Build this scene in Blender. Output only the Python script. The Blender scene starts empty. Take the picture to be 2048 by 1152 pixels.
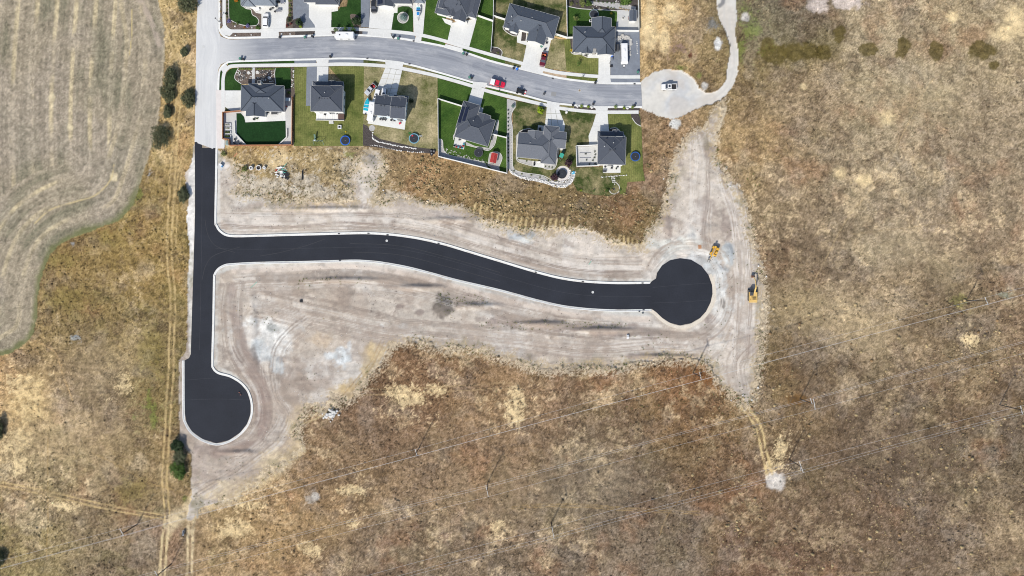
import bpy, bmesh, math, random
import numpy as np
from mathutils import Vector, Matrix

# ------------------------------------------------------------------ camera, sky, sun, exposure
scene = bpy.context.scene
COL = scene.collection
CAM_H = 250.0                      # metres above the ground
PPM = 6.0                          # photograph pixels per metre on the ground
SUN_EL, SUN_AZ = 43.0, 207.0       # degrees; shadows fall to the north-north-east
cam_data = bpy.data.cameras.new("camera")
cam = bpy.data.objects.new("camera", cam_data)
COL.objects.link(cam)
cam.location = (0, 0, CAM_H)
cam.rotation_euler = (0, 0, 0)
cam_data.sensor_width = 36.0
cam_data.lens = 36.0 * CAM_H / (2048.0 / PPM)
cam_data.clip_start = 1.0
cam_data.clip_end = 6000.0
scene.camera = cam

world = bpy.data.worlds.new("World")
scene.world = world
world.use_nodes = True
wn = world.node_tree.nodes
wl = world.node_tree.links
bg = wn.get("Background") or wn.new("ShaderNodeBackground")
sky = wn.new("ShaderNodeTexSky")
sky.sky_type = 'NISHITA'
sky.sun_disc = False
sky.sun_elevation = math.radians(SUN_EL)
sky.sun_rotation = math.radians(SUN_AZ)
sky.altitude = 1500.0
sky.air_density = 1.0
sky.dust_density = 4.0
bg.inputs["Strength"].default_value = 0.13
wl.new(sky.outputs[0], bg.inputs["Color"])

sun_data = bpy.data.lights.new("sun", 'SUN')
sun_data.energy = 3.7
sun_data.angle = math.radians(1.5)
sun_data.color = (1.0, 0.955, 0.885)
sun = bpy.data.objects.new("sun", sun_data)
COL.objects.link(sun)
_el, _az = math.radians(SUN_EL), math.radians(SUN_AZ)
sun_dir = Vector((math.sin(_az) * math.cos(_el), math.cos(_az) * math.cos(_el), math.sin(_el)))
sun.rotation_euler = (-sun_dir).to_track_quat('-Z', 'Y').to_euler()
sun.location = sun_dir * 400

scene.view_settings.view_transform = 'Standard'
scene.view_settings.look = 'None'
scene.view_settings.exposure = 0.54
scene.view_settings.gamma = 1.0
scene.view_settings.use_curve_mapping = False
scene.cycles.pixel_filter_type = 'BLACKMAN_HARRIS'
scene.cycles.filter_width = 1.05
GAIN = (1.46, 1.47, 1.52)          # brightness of a flat matte surface of albedo 1 in this light

# ------------------------------------------------------------------ helpers
random.seed(11)
RNG = np.random.default_rng(7)

def P(px, py, h=0.0):
    """World point at height h that the photograph shows at (px, py)."""
    k = (CAM_H - h) / CAM_H / PPM
    return ((px - 1024.0) * k, (576.0 - py) * k)

def lin1(c):
    c = c / 255.0
    return c / 12.92 if c <= 0.04045 else ((c + 0.055) / 1.055) ** 2.4

def S(r, g, b):
    """Albedo whose sunlit flat surface shows as this sRGB colour."""
    return tuple(min(0.86, lin1(v) / k) for v, k in zip((r, g, b), GAIN))

def SA(r, g, b):
    return np.array(S(r, g, b), dtype=np.float32)

MATS = {}
def mat(name, rgb, rough=0.85, var=0.25, scale=1.0, detail=6.0, bump=0.0, bscale=None, metal=0.0, spec=0.3,
        rgb2=None, stretch=None, sub=None, coords='Object', thresh=None, fine=None, stripe=None):
    """Procedural material: base colour broken up by fractal noise, optional second colour, optional bump."""
    if name in MATS:
        return MATS[name]
    m = bpy.data.materials.new(name)
    m.use_nodes = True
    nt = m.node_tree
    N, L = nt.nodes, nt.links
    b = N["Principled BSDF"]
    b.inputs["Roughness"].default_value = rough
    b.inputs["Metallic"].default_value = metal
    b.inputs["Specular IOR Level"].default_value = spec
    tc = N.new("ShaderNodeTexCoord")
    if coords == 'World':
        g = N.new("ShaderNodeNewGeometry")
        vec = g.outputs["Position"]
    else:
        vec = tc.outputs[coords]
    if stretch:
        mp = N.new("ShaderNodeMapping")
        mp.inputs["Scale"].default_value = stretch
        L.new(vec, mp.inputs["Vector"])
        vec = mp.outputs["Vector"]
    nz = N.new("ShaderNodeTexNoise")
    nz.inputs["Scale"].default_value = scale
    nz.inputs["Detail"].default_value = detail
    nz.inputs["Roughness"].default_value = 0.65
    L.new(vec, nz.inputs["Vector"])
    ramp = N.new("ShaderNodeValToRGB")
    lo, hi = thresh if thresh else (0.3, 0.7)
    ramp.color_ramp.elements[0].position = lo
    ramp.color_ramp.elements[1].position = hi
    c1 = tuple(v * (1 - var) for v in rgb)
    c2 = rgb2 if rgb2 else tuple(min(0.9, v * (1 + var)) for v in rgb)
    ramp.color_ramp.elements[0].color = (*c1, 1)
    ramp.color_ramp.elements[1].color = (*c2, 1)
    L.new(nz.outputs["Fac"], ramp.inputs["Fac"])
    out = ramp.outputs["Color"]
    if fine:
        fs, fv = fine
        n2 = N.new("ShaderNodeTexNoise")
        n2.inputs["Scale"].default_value = fs
        n2.inputs["Detail"].default_value = 4.0
        L.new(vec, n2.inputs["Vector"])
        mr = N.new("ShaderNodeMapRange")
        mr.inputs["From Min"].default_value = 0.3
        mr.inputs["From Max"].default_value = 0.7
        mr.inputs["To Min"].default_value = 1 - fv
        mr.inputs["To Max"].default_value = 1 + fv
        L.new(n2.outputs["Fac"], mr.inputs["Value"])
        mx = N.new("ShaderNodeMix")
        mx.data_type = 'RGBA'
        mx.blend_type = 'MULTIPLY'
        mx.inputs["Factor"].default_value = 1.0
        L.new(out, mx.inputs["A"])
        L.new(mr.outputs["Result"], mx.inputs["B"])
        out = mx.outputs["Result"]
    if stripe:                      # mowing bands
        wv = N.new("ShaderNodeTexWave")
        mpw = N.new("ShaderNodeMapping")
        mpw.inputs["Rotation"].default_value = (0, 0, stripe[1])
        L.new(vec, mpw.inputs["Vector"]); L.new(mpw.outputs["Vector"], wv.inputs["Vector"])
        wv.inputs["Scale"].default_value = stripe[0]
        wv.inputs["Distortion"].default_value = 1.5
        wv.inputs["Detail"].default_value = 2
        mr2 = N.new("ShaderNodeMapRange")
        mr2.inputs["To Min"].default_value = 1 - stripe[2]
        mr2.inputs["To Max"].default_value = 1 + stripe[2]
        L.new(wv.outputs["Fac"], mr2.inputs["Value"])
        mx2 = N.new("ShaderNodeMix"); mx2.data_type = 'RGBA'; mx2.blend_type = 'MULTIPLY'; mx2.inputs["Factor"].default_value = 1.0
        L.new(out, mx2.inputs["A"]); L.new(mr2.outputs["Result"], mx2.inputs["B"])
        out = mx2.outputs["Result"]
    L.new(out, b.inputs["Base Color"])
    if bump > 0:
        nb = N.new("ShaderNodeTexNoise")
        nb.inputs["Scale"].default_value = bscale or scale * 3
        nb.inputs["Detail"].default_value = 4.0
        L.new(vec, nb.inputs["Vector"])
        bp = N.new("ShaderNodeBump")
        bp.inputs["Strength"].default_value = 1.0
        bp.inputs["Distance"].default_value = bump
        L.new(nb.outputs["Fac"], bp.inputs["Height"])
        L.new(bp.outputs["Normal"], b.inputs["Normal"])
    MATS[name] = m
    return m

def attr_mat(name, nscale=4.0, nvar=0.22, bump=0.05, bscale=3.0, rough=1.0, spec=0.1):
    """Material whose base colour is the point attribute "tint" (soil, straw, weeds) times fine noise."""
    m = bpy.data.materials.new(name)
    m.use_nodes = True
    N, L = m.node_tree.nodes, m.node_tree.links
    b = N["Principled BSDF"]
    b.inputs["Roughness"].default_value = rough
    b.inputs["Specular IOR Level"].default_value = spec
    at = N.new("ShaderNodeAttribute")
    at.attribute_name = "tint"
    g = N.new("ShaderNodeNewGeometry")
    nz = N.new("ShaderNodeTexNoise")
    nz.inputs["Scale"].default_value = nscale
    nz.inputs["Detail"].default_value = 5.0
    nz.inputs["Roughness"].default_value = 0.7
    L.new(g.outputs["Position"], nz.inputs["Vector"])
    mr = N.new("ShaderNodeMapRange")
    mr.inputs["From Min"].default_value = 0.25
    mr.inputs["From Max"].default_value = 0.75
    mr.inputs["To Min"].default_value = 1 - nvar
    mr.inputs["To Max"].default_value = 1 + nvar
    L.new(nz.outputs["Fac"], mr.inputs["Value"])
    mx = N.new("ShaderNodeMix")
    mx.data_type = 'RGBA'
    mx.blend_type = 'MULTIPLY'
    mx.inputs["Factor"].default_value = 1.0
    L.new(at.outputs["Color"], mx.inputs["A"])
    L.new(mr.outputs["Result"], mx.inputs["B"])
    L.new(mx.outputs["Result"], b.inputs["Base Color"])
    if bump > 0:
        nb = N.new("ShaderNodeTexNoise")
        nb.inputs["Scale"].default_value = bscale
        nb.inputs["Detail"].default_value = 3.0
        L.new(g.outputs["Position"], nb.inputs["Vector"])
        bp = N.new("ShaderNodeBump")
        bp.inputs["Distance"].default_value = bump
        L.new(nb.outputs["Fac"], bp.inputs["Height"])
        L.new(bp.outputs["Normal"], b.inputs["Normal"])
    MATS[name] = m
    return m

def link(o, parent=None):
    COL.objects.link(o)
    if parent is not None:
        o.parent = parent
    return o

def tag(o, label=None, cat=None, group=None, kind=None):
    if label: o["label"] = label
    if cat: o["category"] = cat
    if group: o["group"] = group
    if kind: o["kind"] = kind
    return o

def np_mesh(name, co, faces, material, tint=None, smooth=False):
    """Mesh from numpy arrays: co (n,3), faces (m,k) of one size."""
    me = bpy.data.meshes.new(name)
    n, (m, k) = len(co), faces.shape
    me.vertices.add(n)
    me.vertices.foreach_set("co", np.ascontiguousarray(co, dtype=np.float32).ravel())
    me.loops.add(m * k)
    me.loops.foreach_set("vertex_index", np.ascontiguousarray(faces, dtype=np.int32).ravel())
    me.polygons.add(m)
    me.polygons.foreach_set("loop_start", np.arange(0, m * k, k, dtype=np.int32))
    if smooth:
        me.polygons.foreach_set("use_smooth", np.ones(m, dtype=bool))
    me.update(calc_edges=True)
    if tint is not None:
        a = me.attributes.new("tint", 'FLOAT_COLOR', 'POINT')
        rgba = np.ones((n, 4), dtype=np.float32)
        rgba[:, :3] = tint
        a.data.foreach_set("color", rgba.ravel())
    me.materials.append(material)
    return me

def smooth_line(pts, n=6, closed=False):
    """Catmull-Rom through the points."""
    out = []
    m = len(pts)
    rng = range(m) if closed else range(m - 1)
    for i in rng:
        p1, p2 = pts[i], pts[(i + 1) % m]
        p0 = pts[i - 1] if (closed or i > 0) else p1
        p3 = pts[(i + 2) % m] if (closed or i + 2 < m) else p2
        for j in range(n):
            t = j / n
            out.append(tuple(0.5 * (2 * b + (c - a) * t + (2 * a - 5 * b + 4 * c - d) * t * t + (3 * b - a - 3 * c + d) * t ** 3)
                             for a, b, c, d in zip(p0, p1, p2, p3)))
    if not closed:
        out.append(tuple(pts[-1]))
    return out

class MB:
    """Collects shapes; build() links them as one mesh object."""
    def __init__(s):
        s.v, s.f = [], []
    def add(s, vs, fs):
        o = len(s.v)
        s.v += [tuple(p) for p in vs]
        s.f += [tuple(i + o for i in f) for f in fs]
        return s
    def box(s, c, d, rz=0.0, M=None):
        hx, hy, hz = d[0] / 2, d[1] / 2, d[2] / 2
        vs = [Vector((x, y, z)) for z in (-hz, hz) for x, y in ((-hx, -hy), (hx, -hy), (hx, hy), (-hx, hy))]
        R = M if M is not None else Matrix.Rotation(rz, 3, 'Z')
        vs = [R @ v + Vector(c) for v in vs]
        return s.add(vs, [(3, 2, 1, 0), (4, 5, 6, 7), (0, 1, 5, 4), (1, 2, 6, 5), (2, 3, 7, 6), (3, 0, 4, 7)])
    def rings(s, rs, cap=True):
        n = len(rs[0])
        vs = [p for r in rs for p in r]
        fs = []
        for k in range(len(rs) - 1):
            for i in range(n):
                j = (i + 1) % n
                fs.append((k * n + i, k * n + j, (k + 1) * n + j, (k + 1) * n + i))
        if cap:
            fs.append(tuple(range(n - 1, -1, -1)))
            fs.append(tuple((len(rs) - 1) * n + i for i in range(n)))
        return s.add(vs, fs)
    def prism(s, pts, z0, z1):
        return s.rings([[(x, y, z0) for x, y in pts], [(x, y, z1) for x, y in pts]])
    def frustum(s, a, za, b, zb):
        """a, b = (x0, x1, y0, y1) rectangles."""
        q = lambda r, z: [(r[0], r[2], z), (r[1], r[2], z), (r[1], r[3], z), (r[0], r[3], z)]
        return s.rings([q(a, za), q(b, zb)])
    def cyl(s, p0, p1, r0, r1=None, n=8):
        r1 = r0 if r1 is None else r1
        p0, p1 = Vector(p0), Vector(p1)
        d = (p1 - p0).normalized()
        u = d.orthogonal().normalized()
        w = d.cross(u)
        rg = lambda p, r: [p + (u * math.cos(2 * math.pi * i / n) + w * math.sin(2 * math.pi * i / n)) * r for i in range(n)]
        return s.rings([rg(p0, r0), rg(p1, r1)])
    def tube(s, path, r, n=6):
        for a, b in zip(path[:-1], path[1:]):
            s.cyl(a, b, r, r, n)
        return s
    def ring(s, c, r0, r1, z0, z1, n=24):
        """Flat washer with thickness."""
        vs, fs = [], []
        for i in range(n):
            a = 2 * math.pi * i / n
            for r, z in ((r0, z0), (r1, z0), (r1, z1), (r0, z1)):
                vs.append((c[0] + r * math.cos(a), c[1] + r * math.sin(a), z))
        for i in range(n):
            j = (i + 1) % n
            for k in range(4):
                l = (k + 1) % 4
                fs.append((i * 4 + k, j * 4 + k, j * 4 + l, i * 4 + l))
        return s.add(vs, fs)
    def disc(s, c, r, z, n=24):
        return s.add([(c[0] + r * math.cos(2 * math.pi * i / n), c[1] + r * math.sin(2 * math.pi * i / n), z) for i in range(n)], [tuple(range(n))])
    def mesh(s, name, m, smooth=False):
        me = bpy.data.meshes.new(name)
        me.from_pydata(s.v, [], s.f)
        me.update()
        bm = bmesh.new(); bm.from_mesh(me)
        bmesh.ops.recalc_face_normals(bm, faces=bm.faces)
        bm.to_mesh(me); bm.free()
        if smooth:
            me.polygons.foreach_set("use_smooth", [True] * len(me.polygons))
        me.materials.append(m)
        return me
    def build(s, name, m, parent=None, smooth=False):
        return link(bpy.data.objects.new(name, s.mesh(name, m, smooth)), parent)

def thing(name, label, cat, xy, rz=0.0, group=None, z=0.0):
    o = bpy.data.objects.new(name, None)
    o.empty_display_size = 0.3
    COL.objects.link(o)
    o.location = (xy[0], xy[1], z)
    o.rotation_euler = (0, 0, rz)
    return tag(o, label, cat, group)

def copy_thing(root, xy, rz=0.0, label=None, group=None, z=None, scale=None):
    def cp(o, parent):
        c = o.copy()
        COL.objects.link(c)
        if parent is not None:
            c.parent = parent
        for ch in o.children:
            cp(ch, c)
        return c
    r = cp(root, None)
    r.location = (xy[0], xy[1], root.location.z if z is None else z)
    r.rotation_euler = (0, 0, rz)
    if scale: r.scale = (scale,) * 3
    if label: r["label"] = label
    if group: r["group"] = group
    return r

def ang(dx, dy):
    """World heading of an image direction."""
    return math.atan2(-dy, dx)

SLAB_N = [0]
def slab(name, pts, z, m, depth=0.15, kind="structure", parent=None, smoothn=0, closed=True):
    """Flat sheet with a skirt; pts in photograph pixels on the ground."""
    if smoothn:
        pts = smooth_line(pts, smoothn, True)
    if parent is None:              # no two sheets share a plane
        SLAB_N[0] += 1
        z += 0.0003 * (SLAB_N[0] % 12)
    w = [P(*p) for p in pts]
    area = sum(a[0] * b[1] - b[0] * a[1] for a, b in zip(w, w[1:] + w[:1]))
    if area < 0:
        w = w[::-1]
    n = len(w)
    vs = [(x, y, z) for x, y in w] + [(x, y, z - depth) for x, y in w]
    fs = [tuple(range(n))] + [(i, i + n, (i + 1) % n + n, (i + 1) % n) for i in range(n)]
    me = bpy.data.meshes.new(name)
    me.from_pydata(vs, [], fs)
    me.materials.append(m)
    o = link(bpy.data.objects.new(name, me), parent)
    if kind and parent is None:
        o["kind"] = kind
    return o
# ------------------------------------------------------------------ terrain: one dense relief grid, split into kinds of ground
STEP = 0.36
X0, X1, Y0, Y1 = -194.4, 194.4, -119.16, 119.16
CS = STEP * 3
ncx, ncy = int(round((X1 - X0) / CS)) + 1, int(round((Y1 - Y0) / CS)) + 1
nx, ny = (ncx - 1) * 3 + 1, (ncy - 1) * 3 + 1
gx = X0 + np.arange(nx, dtype=np.float32) * STEP
gy = Y0 + np.arange(ny, dtype=np.float32) * STEP
GX, GY = np.meshgrid(gx, gy)
PX, PY = 1024 + GX * PPM, 576 - GY * PPM
cX, cY = np.meshgrid(X0 + np.arange(ncx, dtype=np.float32) * CS, Y0 + np.arange(ncy, dtype=np.float32) * CS)
cPX, cPY = 1024 + cX * PPM, 576 - cY * PPM
_t = RNG.random((512, 512), dtype=np.float32)

def vn(x, y, seed=0):
    x = x + seed * 37.17
    y = y + seed * 91.73
    xi, yi = np.floor(x), np.floor(y)
    fx, fy = (x - xi).astype(np.float32), (y - yi).astype(np.float32)
    fx = fx * fx * (3 - 2 * fx)
    fy = fy * fy * (3 - 2 * fy)
    xi, yi = xi.astype(np.int32) & 511, yi.astype(np.int32) & 511
    x2, y2 = (xi + 1) & 511, (yi + 1) & 511
    return (_t[yi, xi] * (1 - fx) + _t[yi, x2] * fx) * (1 - fy) + (_t[y2, xi] * (1 - fx) + _t[y2, x2] * fx) * fy

def fbm(x, y, scale, octaves=4, seed=0, gain=0.5):
    """Fractal noise about 0..1; scale = metres of the largest feature."""
    s, a, t = 0.0, 1.0, 0.0
    f = 1.0 / scale
    for k in range(octaves):
        ca, sa = math.cos(0.6 + k), math.sin(0.6 + k)
        s = s + a * vn((x * ca - y * sa) * f, (x * sa + y * ca) * f, seed + k * 5)
        t += a
        a *= gain
        f *= 2.03
    return s / t

def up(c):
    """Coarse field to the fine grid."""
    ix, iy = np.arange(nx), np.arange(ny)
    jx, jy = np.minimum(ix // 3, ncx - 2), np.minimum(iy // 3, ncy - 2)
    fx, fy = ((ix - jx * 3) / 3).astype(np.float32), ((iy - jy * 3) / 3).astype(np.float32)
    r = c[jy] * (1 - fy)[:, None] + c[jy + 1] * fy[:, None]
    return r[:, jx] * (1 - fx) + r[:, jx + 1] * fx

def line_dist(pts, px, py):
    d = np.full(px.shape, 1e9, dtype=np.float32)
    for (ax, ay), (bx, by) in zip(pts[:-1], pts[1:]):
        dx, dy = bx - ax, by - ay
        t = np.clip(((px - ax) * dx + (py - ay) * dy) / (dx * dx + dy * dy + 1e-9), 0, 1)
        d = np.minimum(d, (px - ax - t * dx) ** 2 + (py - ay - t * dy) ** 2)
    return np.sqrt(d)

def sdf_c(poly, px=None, py=None):
    px = cPX if px is None else px
    py = cPY if py is None else py
    ins = np.zeros(px.shape, dtype=bool)
    q = list(poly) + [poly[0]]
    for (ax, ay), (bx, by) in zip(q[:-1], q[1:]):
        if ay == by:
            continue
        c = (ay > py) != (by > py)
        ins ^= c & (px < (bx - ax) * (py - ay) / (by - ay) + ax)
    d = line_dist(q, px, py)
    return np.where(ins, -d, d)

def sdf(poly):
    return up(sdf_c(poly))

def sstep(a, b, x):
    t = np.clip((x - a) / (b - a), 0, 1)
    return t * t * (3 - 2 * t)

FIELD = smooth_line([(-160, -160), (300, -160), (318, 0), (328, 60), (328, 120), (318, 230), (298, 310), (280, 370), (262, 415), (235, 442), (200, 456), (140, 478),
                     (105, 505), (85, 550), (76, 600), (74, 640), (60, 678), (30, 700), (0, 712), (-160, 740)], 4, True)
DIRT = [(431, 296), (444, 316), (462, 322), (472, 338), (474, 384), (520, 398), (600, 402), (680, 405), (706, 402), (700, 385), (688, 360), (705, 335), (732, 312),
        (738, 296), (752, 302), (766, 322), (768, 345), (752, 372), (748, 398), (765, 402), (800, 398), (875, 408), (930, 419), (962, 438), (1000, 450), (1040, 459),
        (1110, 461), (1160, 456), (1188, 468), (1225, 484), (1262, 496), (1290, 490), (1294, 466), (1320, 438), (1336, 395), (1343, 345), (1364, 292), (1382, 264), (1412, 258),
        (1424, 225), (1438, 205), (1450, 200), (1438, 240), (1432, 262), (1430, 290), (1428, 312), (1450, 348), (1480, 390), (1498, 440), (1508, 500), (1520, 545), (1523, 640),
        (1519, 720), (1512, 760), (1504, 796), (1492, 812), (1472, 792), (1442, 766), (1416, 724), (1390, 716), (1300, 716), (1262, 724), (1240, 738), (1180, 734), (1100, 737), (1052, 731), (1020, 714),
        (960, 700), (870, 688), (800, 680), (778, 688), (758, 722), (722, 772), (690, 800), (660, 822), (612, 818), (592, 858), (598, 892), (560, 928), (500, 966),
        (440, 1004), (400, 1016), (384, 1040), (372, 1040), (382, 1000), (384, 905), (360, 884), (357, 800), (359, 720), (373, 702), (375, 560), (380, 500), (374, 440), (377, 400), (370, 345), (384, 330), (386, 286)]
GRAVEL = smooth_line([(1282, 166), (1300, 151), (1328, 140), (1360, 142), (1385, 158), (1398, 178), (1418, 188), (1438, 181), (1452, 164), (1456, 140), (1460, 95), (1451, 62), (1438, 34), (1434, 0),
          (1430, -80), (1468, -80), (1470, 0), (1473, 30), (1470, 70), (1476, 110), (1472, 150), (1456, 184), (1430, 206), (1402, 213), (1376, 226), (1345, 236), (1312, 228), (1282, 211)], 3, True)
RESID = [(385, -200), (1290, -200), (1290, 380), (1150, 372), (1010, 352), (870, 312), (730, 296), (588, 296), (437, 298), (437, 300), (389, 300)]
TURF_N = [(1440, -90), (1500, -90), (1530, 40), (1520, 60), (1490, 80), (1478, 60)]

nrd = [(512, 498.8), (637, 496), (737, 494), (787, 498), (837, 507), (887, 521), (937, 535), (1024, 558), (1074, 572.5), (1124, 584.5), (1174, 591), (1236, 594), (1300, 593)]
new_road_axis = [(409, 286), (409, 450), (405, 600), (402, 720), (430, 815)]
NEWROAD = [(386, 280), (436, 280), (434, 440), (462, 470), (737, 463), (887, 485), (1024, 526), (1174, 560), (1305, 562), (1330, 525), (1362, 512), (1400, 526), (1428, 570), (1426, 610),
           (1400, 640), (1360, 656), (1325, 640), (1303, 622), (1174, 621), (1024, 590), (862, 549), (700, 524), (462, 532), (431, 552), (428, 735), (462, 752), (497, 780), (506, 815), (485, 866),
           (432, 891), (385, 872), (365, 831), (364, 718), (380, 700)]
sd_field, sd_dirt, sd_grav = sdf(FIELD), sdf(DIRT), sdf(GRAVEL)
sd_res, sd_new = sdf(RESID), sdf(NEWROAD)
d_road = up(line_dist(smooth_line(nrd, 2), cPX, cPY))
n_big = fbm(GX, GY, 30, 4, 1)
n_mid = fbm(GX, GY, 7, 4, 2)
n_sml = fbm(GX, GY, 2.2, 3, 3)
n_fin = fbm(GX, GY, 0.9, 2, 4)
n_hue = fbm(GX, GY, 16, 4, 6)
n_hue2 = fbm(GX, GY, 5, 4, 8)
jit = (n_sml - 0.5) * 14 + (n_fin - 0.5) * 8 + (n_mid - 0.5) * 14

# --- dry grassland: regional colours of straw, weeds and earth
ANCH = [(360, 60, 168, 146, 92), (360, 250, 176, 150, 92), (330, 420, 152, 130, 74), (250, 500, 152, 128, 68), (150, 560, 150, 124, 72), (130, 650, 140, 120, 72), (200, 620, 138, 120, 70),
        (40, 760, 192, 158, 106), (60, 830, 186, 160, 112), (180, 720, 164, 144, 108), (200, 850, 168, 148, 118), (290, 800, 134, 116, 68), (100, 960, 174, 154, 118), (250, 950, 140, 120, 78), (20, 1000, 170, 150, 100),
        (60, 1080, 148, 132, 84), (200, 1100, 142, 124, 92), (280, 1120, 138, 120, 94), (450, 1080, 160, 134, 92), (550, 1000, 166, 136, 90), (650, 950, 140, 114, 80), (800, 720, 128, 98, 66),
        (850, 800, 134, 104, 74), (780, 860, 126, 104, 78), (950, 750, 140, 112, 76), (1030, 820, 166, 136, 94), (1100, 800, 132, 106, 80), (1250, 760, 146, 116, 78), (1400, 740, 128, 90, 56),
        (1200, 850, 124, 104, 76), (1000, 900, 138, 114, 84), (900, 950, 146, 122, 90), (700, 1000, 158, 130, 90), (800, 1100, 128, 110, 86), (1000, 1080, 134, 116, 90), (1150, 950, 126, 112, 88),
        (1200, 1050, 124, 108, 86), (1300, 1000, 116, 100, 78), (1400, 900, 124, 98, 68), (1450, 1000, 118, 94, 66), (1500, 1100, 116, 90, 66), (1300, 1120, 128, 112, 90), (1400, 820, 132, 104, 66),
        (1600, 200, 162, 142, 108), (1500, 300, 166, 140, 94), (1560, 400, 152, 132, 98), (1800, 150, 168, 152, 118), (1750, 300, 160, 144, 112), (1950, 100, 165, 148, 112), (1950, 300, 155, 138, 108),
        (1600, 480, 134, 116, 90), (1750, 480, 154, 138, 110), (1900, 480, 144, 126, 98), (1560, 600, 150, 132, 96), (1700, 640, 166, 146, 112), (1800, 650, 152, 132, 98), (1900, 650, 126, 108, 80),
        (2000, 620, 142, 120, 90), (1650, 740, 114, 96, 72), (1800, 780, 116, 98, 74), (1950, 800, 130, 108, 76), (1550, 830, 142, 118, 78), (1650, 930, 116, 96, 70), (1800, 920, 112, 94, 74),
        (1950, 920, 115, 100, 76), (1700, 1050, 114, 94, 70), (1850, 1050, 120, 102, 80), (2000, 1100, 142, 122, 92), (1580, 720, 118, 98, 66), (1540, 520, 120, 100, 70), (1320, 60, 206, 174, 116),
        (1380, 40, 190, 160, 106), (1350, 110, 162, 136, 88), (1400, 130, 146, 126, 84), (1490, 60, 108, 106, 66), (1512, 20, 126, 114, 98), (1530, 110, 118, 104, 54), (1480, 170, 144, 122, 82),
        (560, 315, 172, 146, 88), (620, 335, 168, 148, 98), (700, 350, 166, 148, 112), (800, 340, 150, 128, 86), (900, 370, 120, 106, 66), (1000, 390, 124, 106, 66), (1100, 420, 130, 110, 72),
        (1200, 400, 124, 104, 68), (1250, 445, 126, 106, 66), (1310, 300, 158, 128, 88), (1320, 250, 152, 128, 94), (1300, 360, 140, 114, 78), (880, 320, 172, 134, 86), (1000, 350, 150, 124, 82), (600, 380, 160, 146, 120)]
wsum = np.zeros(cX.shape, dtype=np.float32)
csum = np.zeros(cX.shape + (3,), dtype=np.float32)
wx = cPX + (up(np.zeros_like(cX))[:1, :1] * 0) + (fbm(cX, cY, 18, 3, 21) - 0.5) * 120
wy = cPY + (fbm(cX, cY, 18, 3, 22) - 0.5) * 120
for ax, ay, r, g, b in ANCH:
    w = np.exp(-((wx - ax) ** 2 + (wy - ay) ** 2) / (2 * 52.0 ** 2)) + 1e-7
    wsum += w
    csum += w[..., None] * SA(r, g, b)
grass = np.stack([up(csum[..., k] / wsum) for k in range(3)], -1)

def contrast(n, k):
    return np.clip(0.5 + (n - 0.5) * k, 0, 1)

straw, brown, rust, olive, grey = SA(218, 194, 148), SA(98, 79, 60), SA(150, 106, 70), SA(112, 108, 62), SA(158, 148, 134)
def mixc(c, col, a):
    return c * (1 - a[..., None]) + col * a[..., None]
grass = mixc(grass, rust, 0.38 * sstep(0.56, 0.74, n_hue) * sstep(0.35, 0.65, n_hue2))
grass = mixc(grass, olive, 0.26 * sstep(0.55, 0.72, fbm(GX, GY, 12, 5, 31, .6)) * np.where(PX < 430, 1.4, 0.6))
grass = mixc(grass, grey, 0.22 * sstep(0.58, 0.74, fbm(GX, GY, 9, 4, 33)))
grass = mixc(grass, straw, 0.48 * sstep(0.50, 0.64, fbm(GX, GY, 6, 6, 35, 0.82)) * sstep(0.40, 0.58, n_big) * (1 - .45 * sstep(1380, 1500, PX) * sstep(640, 720, PY)))
grass = mixc(grass, brown, 0.46 * sstep(0.50, 0.64, fbm(GX, GY, 7, 6, 37, 0.80)))
n_tuft = contrast(fbm(GX, GY, 1.7, 3, 41, 0.85), 1.9)
n_flk = contrast(RNG.random(GX.shape, dtype=np.float32) * .65 + .35 * fbm(GX, GY, 0.8, 2, 43, 0.9), 1.5)
grass = (grass * 0.87 + 0.13 * grass.mean(-1, keepdims=True)) * np.array([1.07, 1.035, 1.02], dtype=np.float32)
grass = mixc(grass, np.minimum(grass * 1.55 + 0.03, .75), 0.80 * sstep(0.50, 0.86, n_tuft * 0.42 + n_flk * 0.58))
grass = mixc(grass, grass * 0.45, 0.78 * sstep(0.50, 0.16, n_tuft * 0.42 + n_flk * 0.58))
grass *= (0.93 + 0.20 * contrast(n_mid, 1.6))[..., None]

def patch(c, cx, cy, rx, ry, rgb, a=1.0, edge=0.35, rot=0.0, frag=True):
    """Soft irregular patch of another colour, in place."""
    m = 1.6
    x0, x1 = np.searchsorted(gx, ((cx - m * max(rx, ry)) - 1024) / PPM), np.searchsorted(gx, ((cx + m * max(rx, ry)) - 1024) / PPM)
    y0, y1 = np.searchsorted(gy, (576 - (cy + m * max(rx, ry))) / PPM), np.searchsorted(gy, (576 - (cy - m * max(rx, ry))) / PPM)
    sl = (slice(y0, y1), slice(x0, x1))
    if x1 <= x0 or y1 <= y0:
        return
    dx, dy = PX[sl] - cx, PY[sl] - cy
    ca, sa = math.cos(rot), math.sin(rot)
    d = np.sqrt(((dx * ca + dy * sa) / rx) ** 2 + ((-dx * sa + dy * ca) / ry) ** 2)
    d = d + (n_mid[sl] - 0.5) * 0.9 + (n_sml[sl] - 0.5) * 0.8 + (n_fin[sl] - 0.5) * 0.4
    w = sstep(1 + edge * 0.5, 1 - edge, d)
    if c is grass and frag:
        w = sstep(0.25, 0.95, sstep(1.5, 0.3, d) + (n_tuft[sl] - 0.5) * 0.8 + (n_flk[sl] - .5) * .8)
    w = (a * w)[..., None]
    c[sl] = c[sl] * (1 - w) + SA(*rgb) * w * (0.8 + 0.4 * contrast(n_tuft[sl], 1.4))[..., None]

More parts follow.
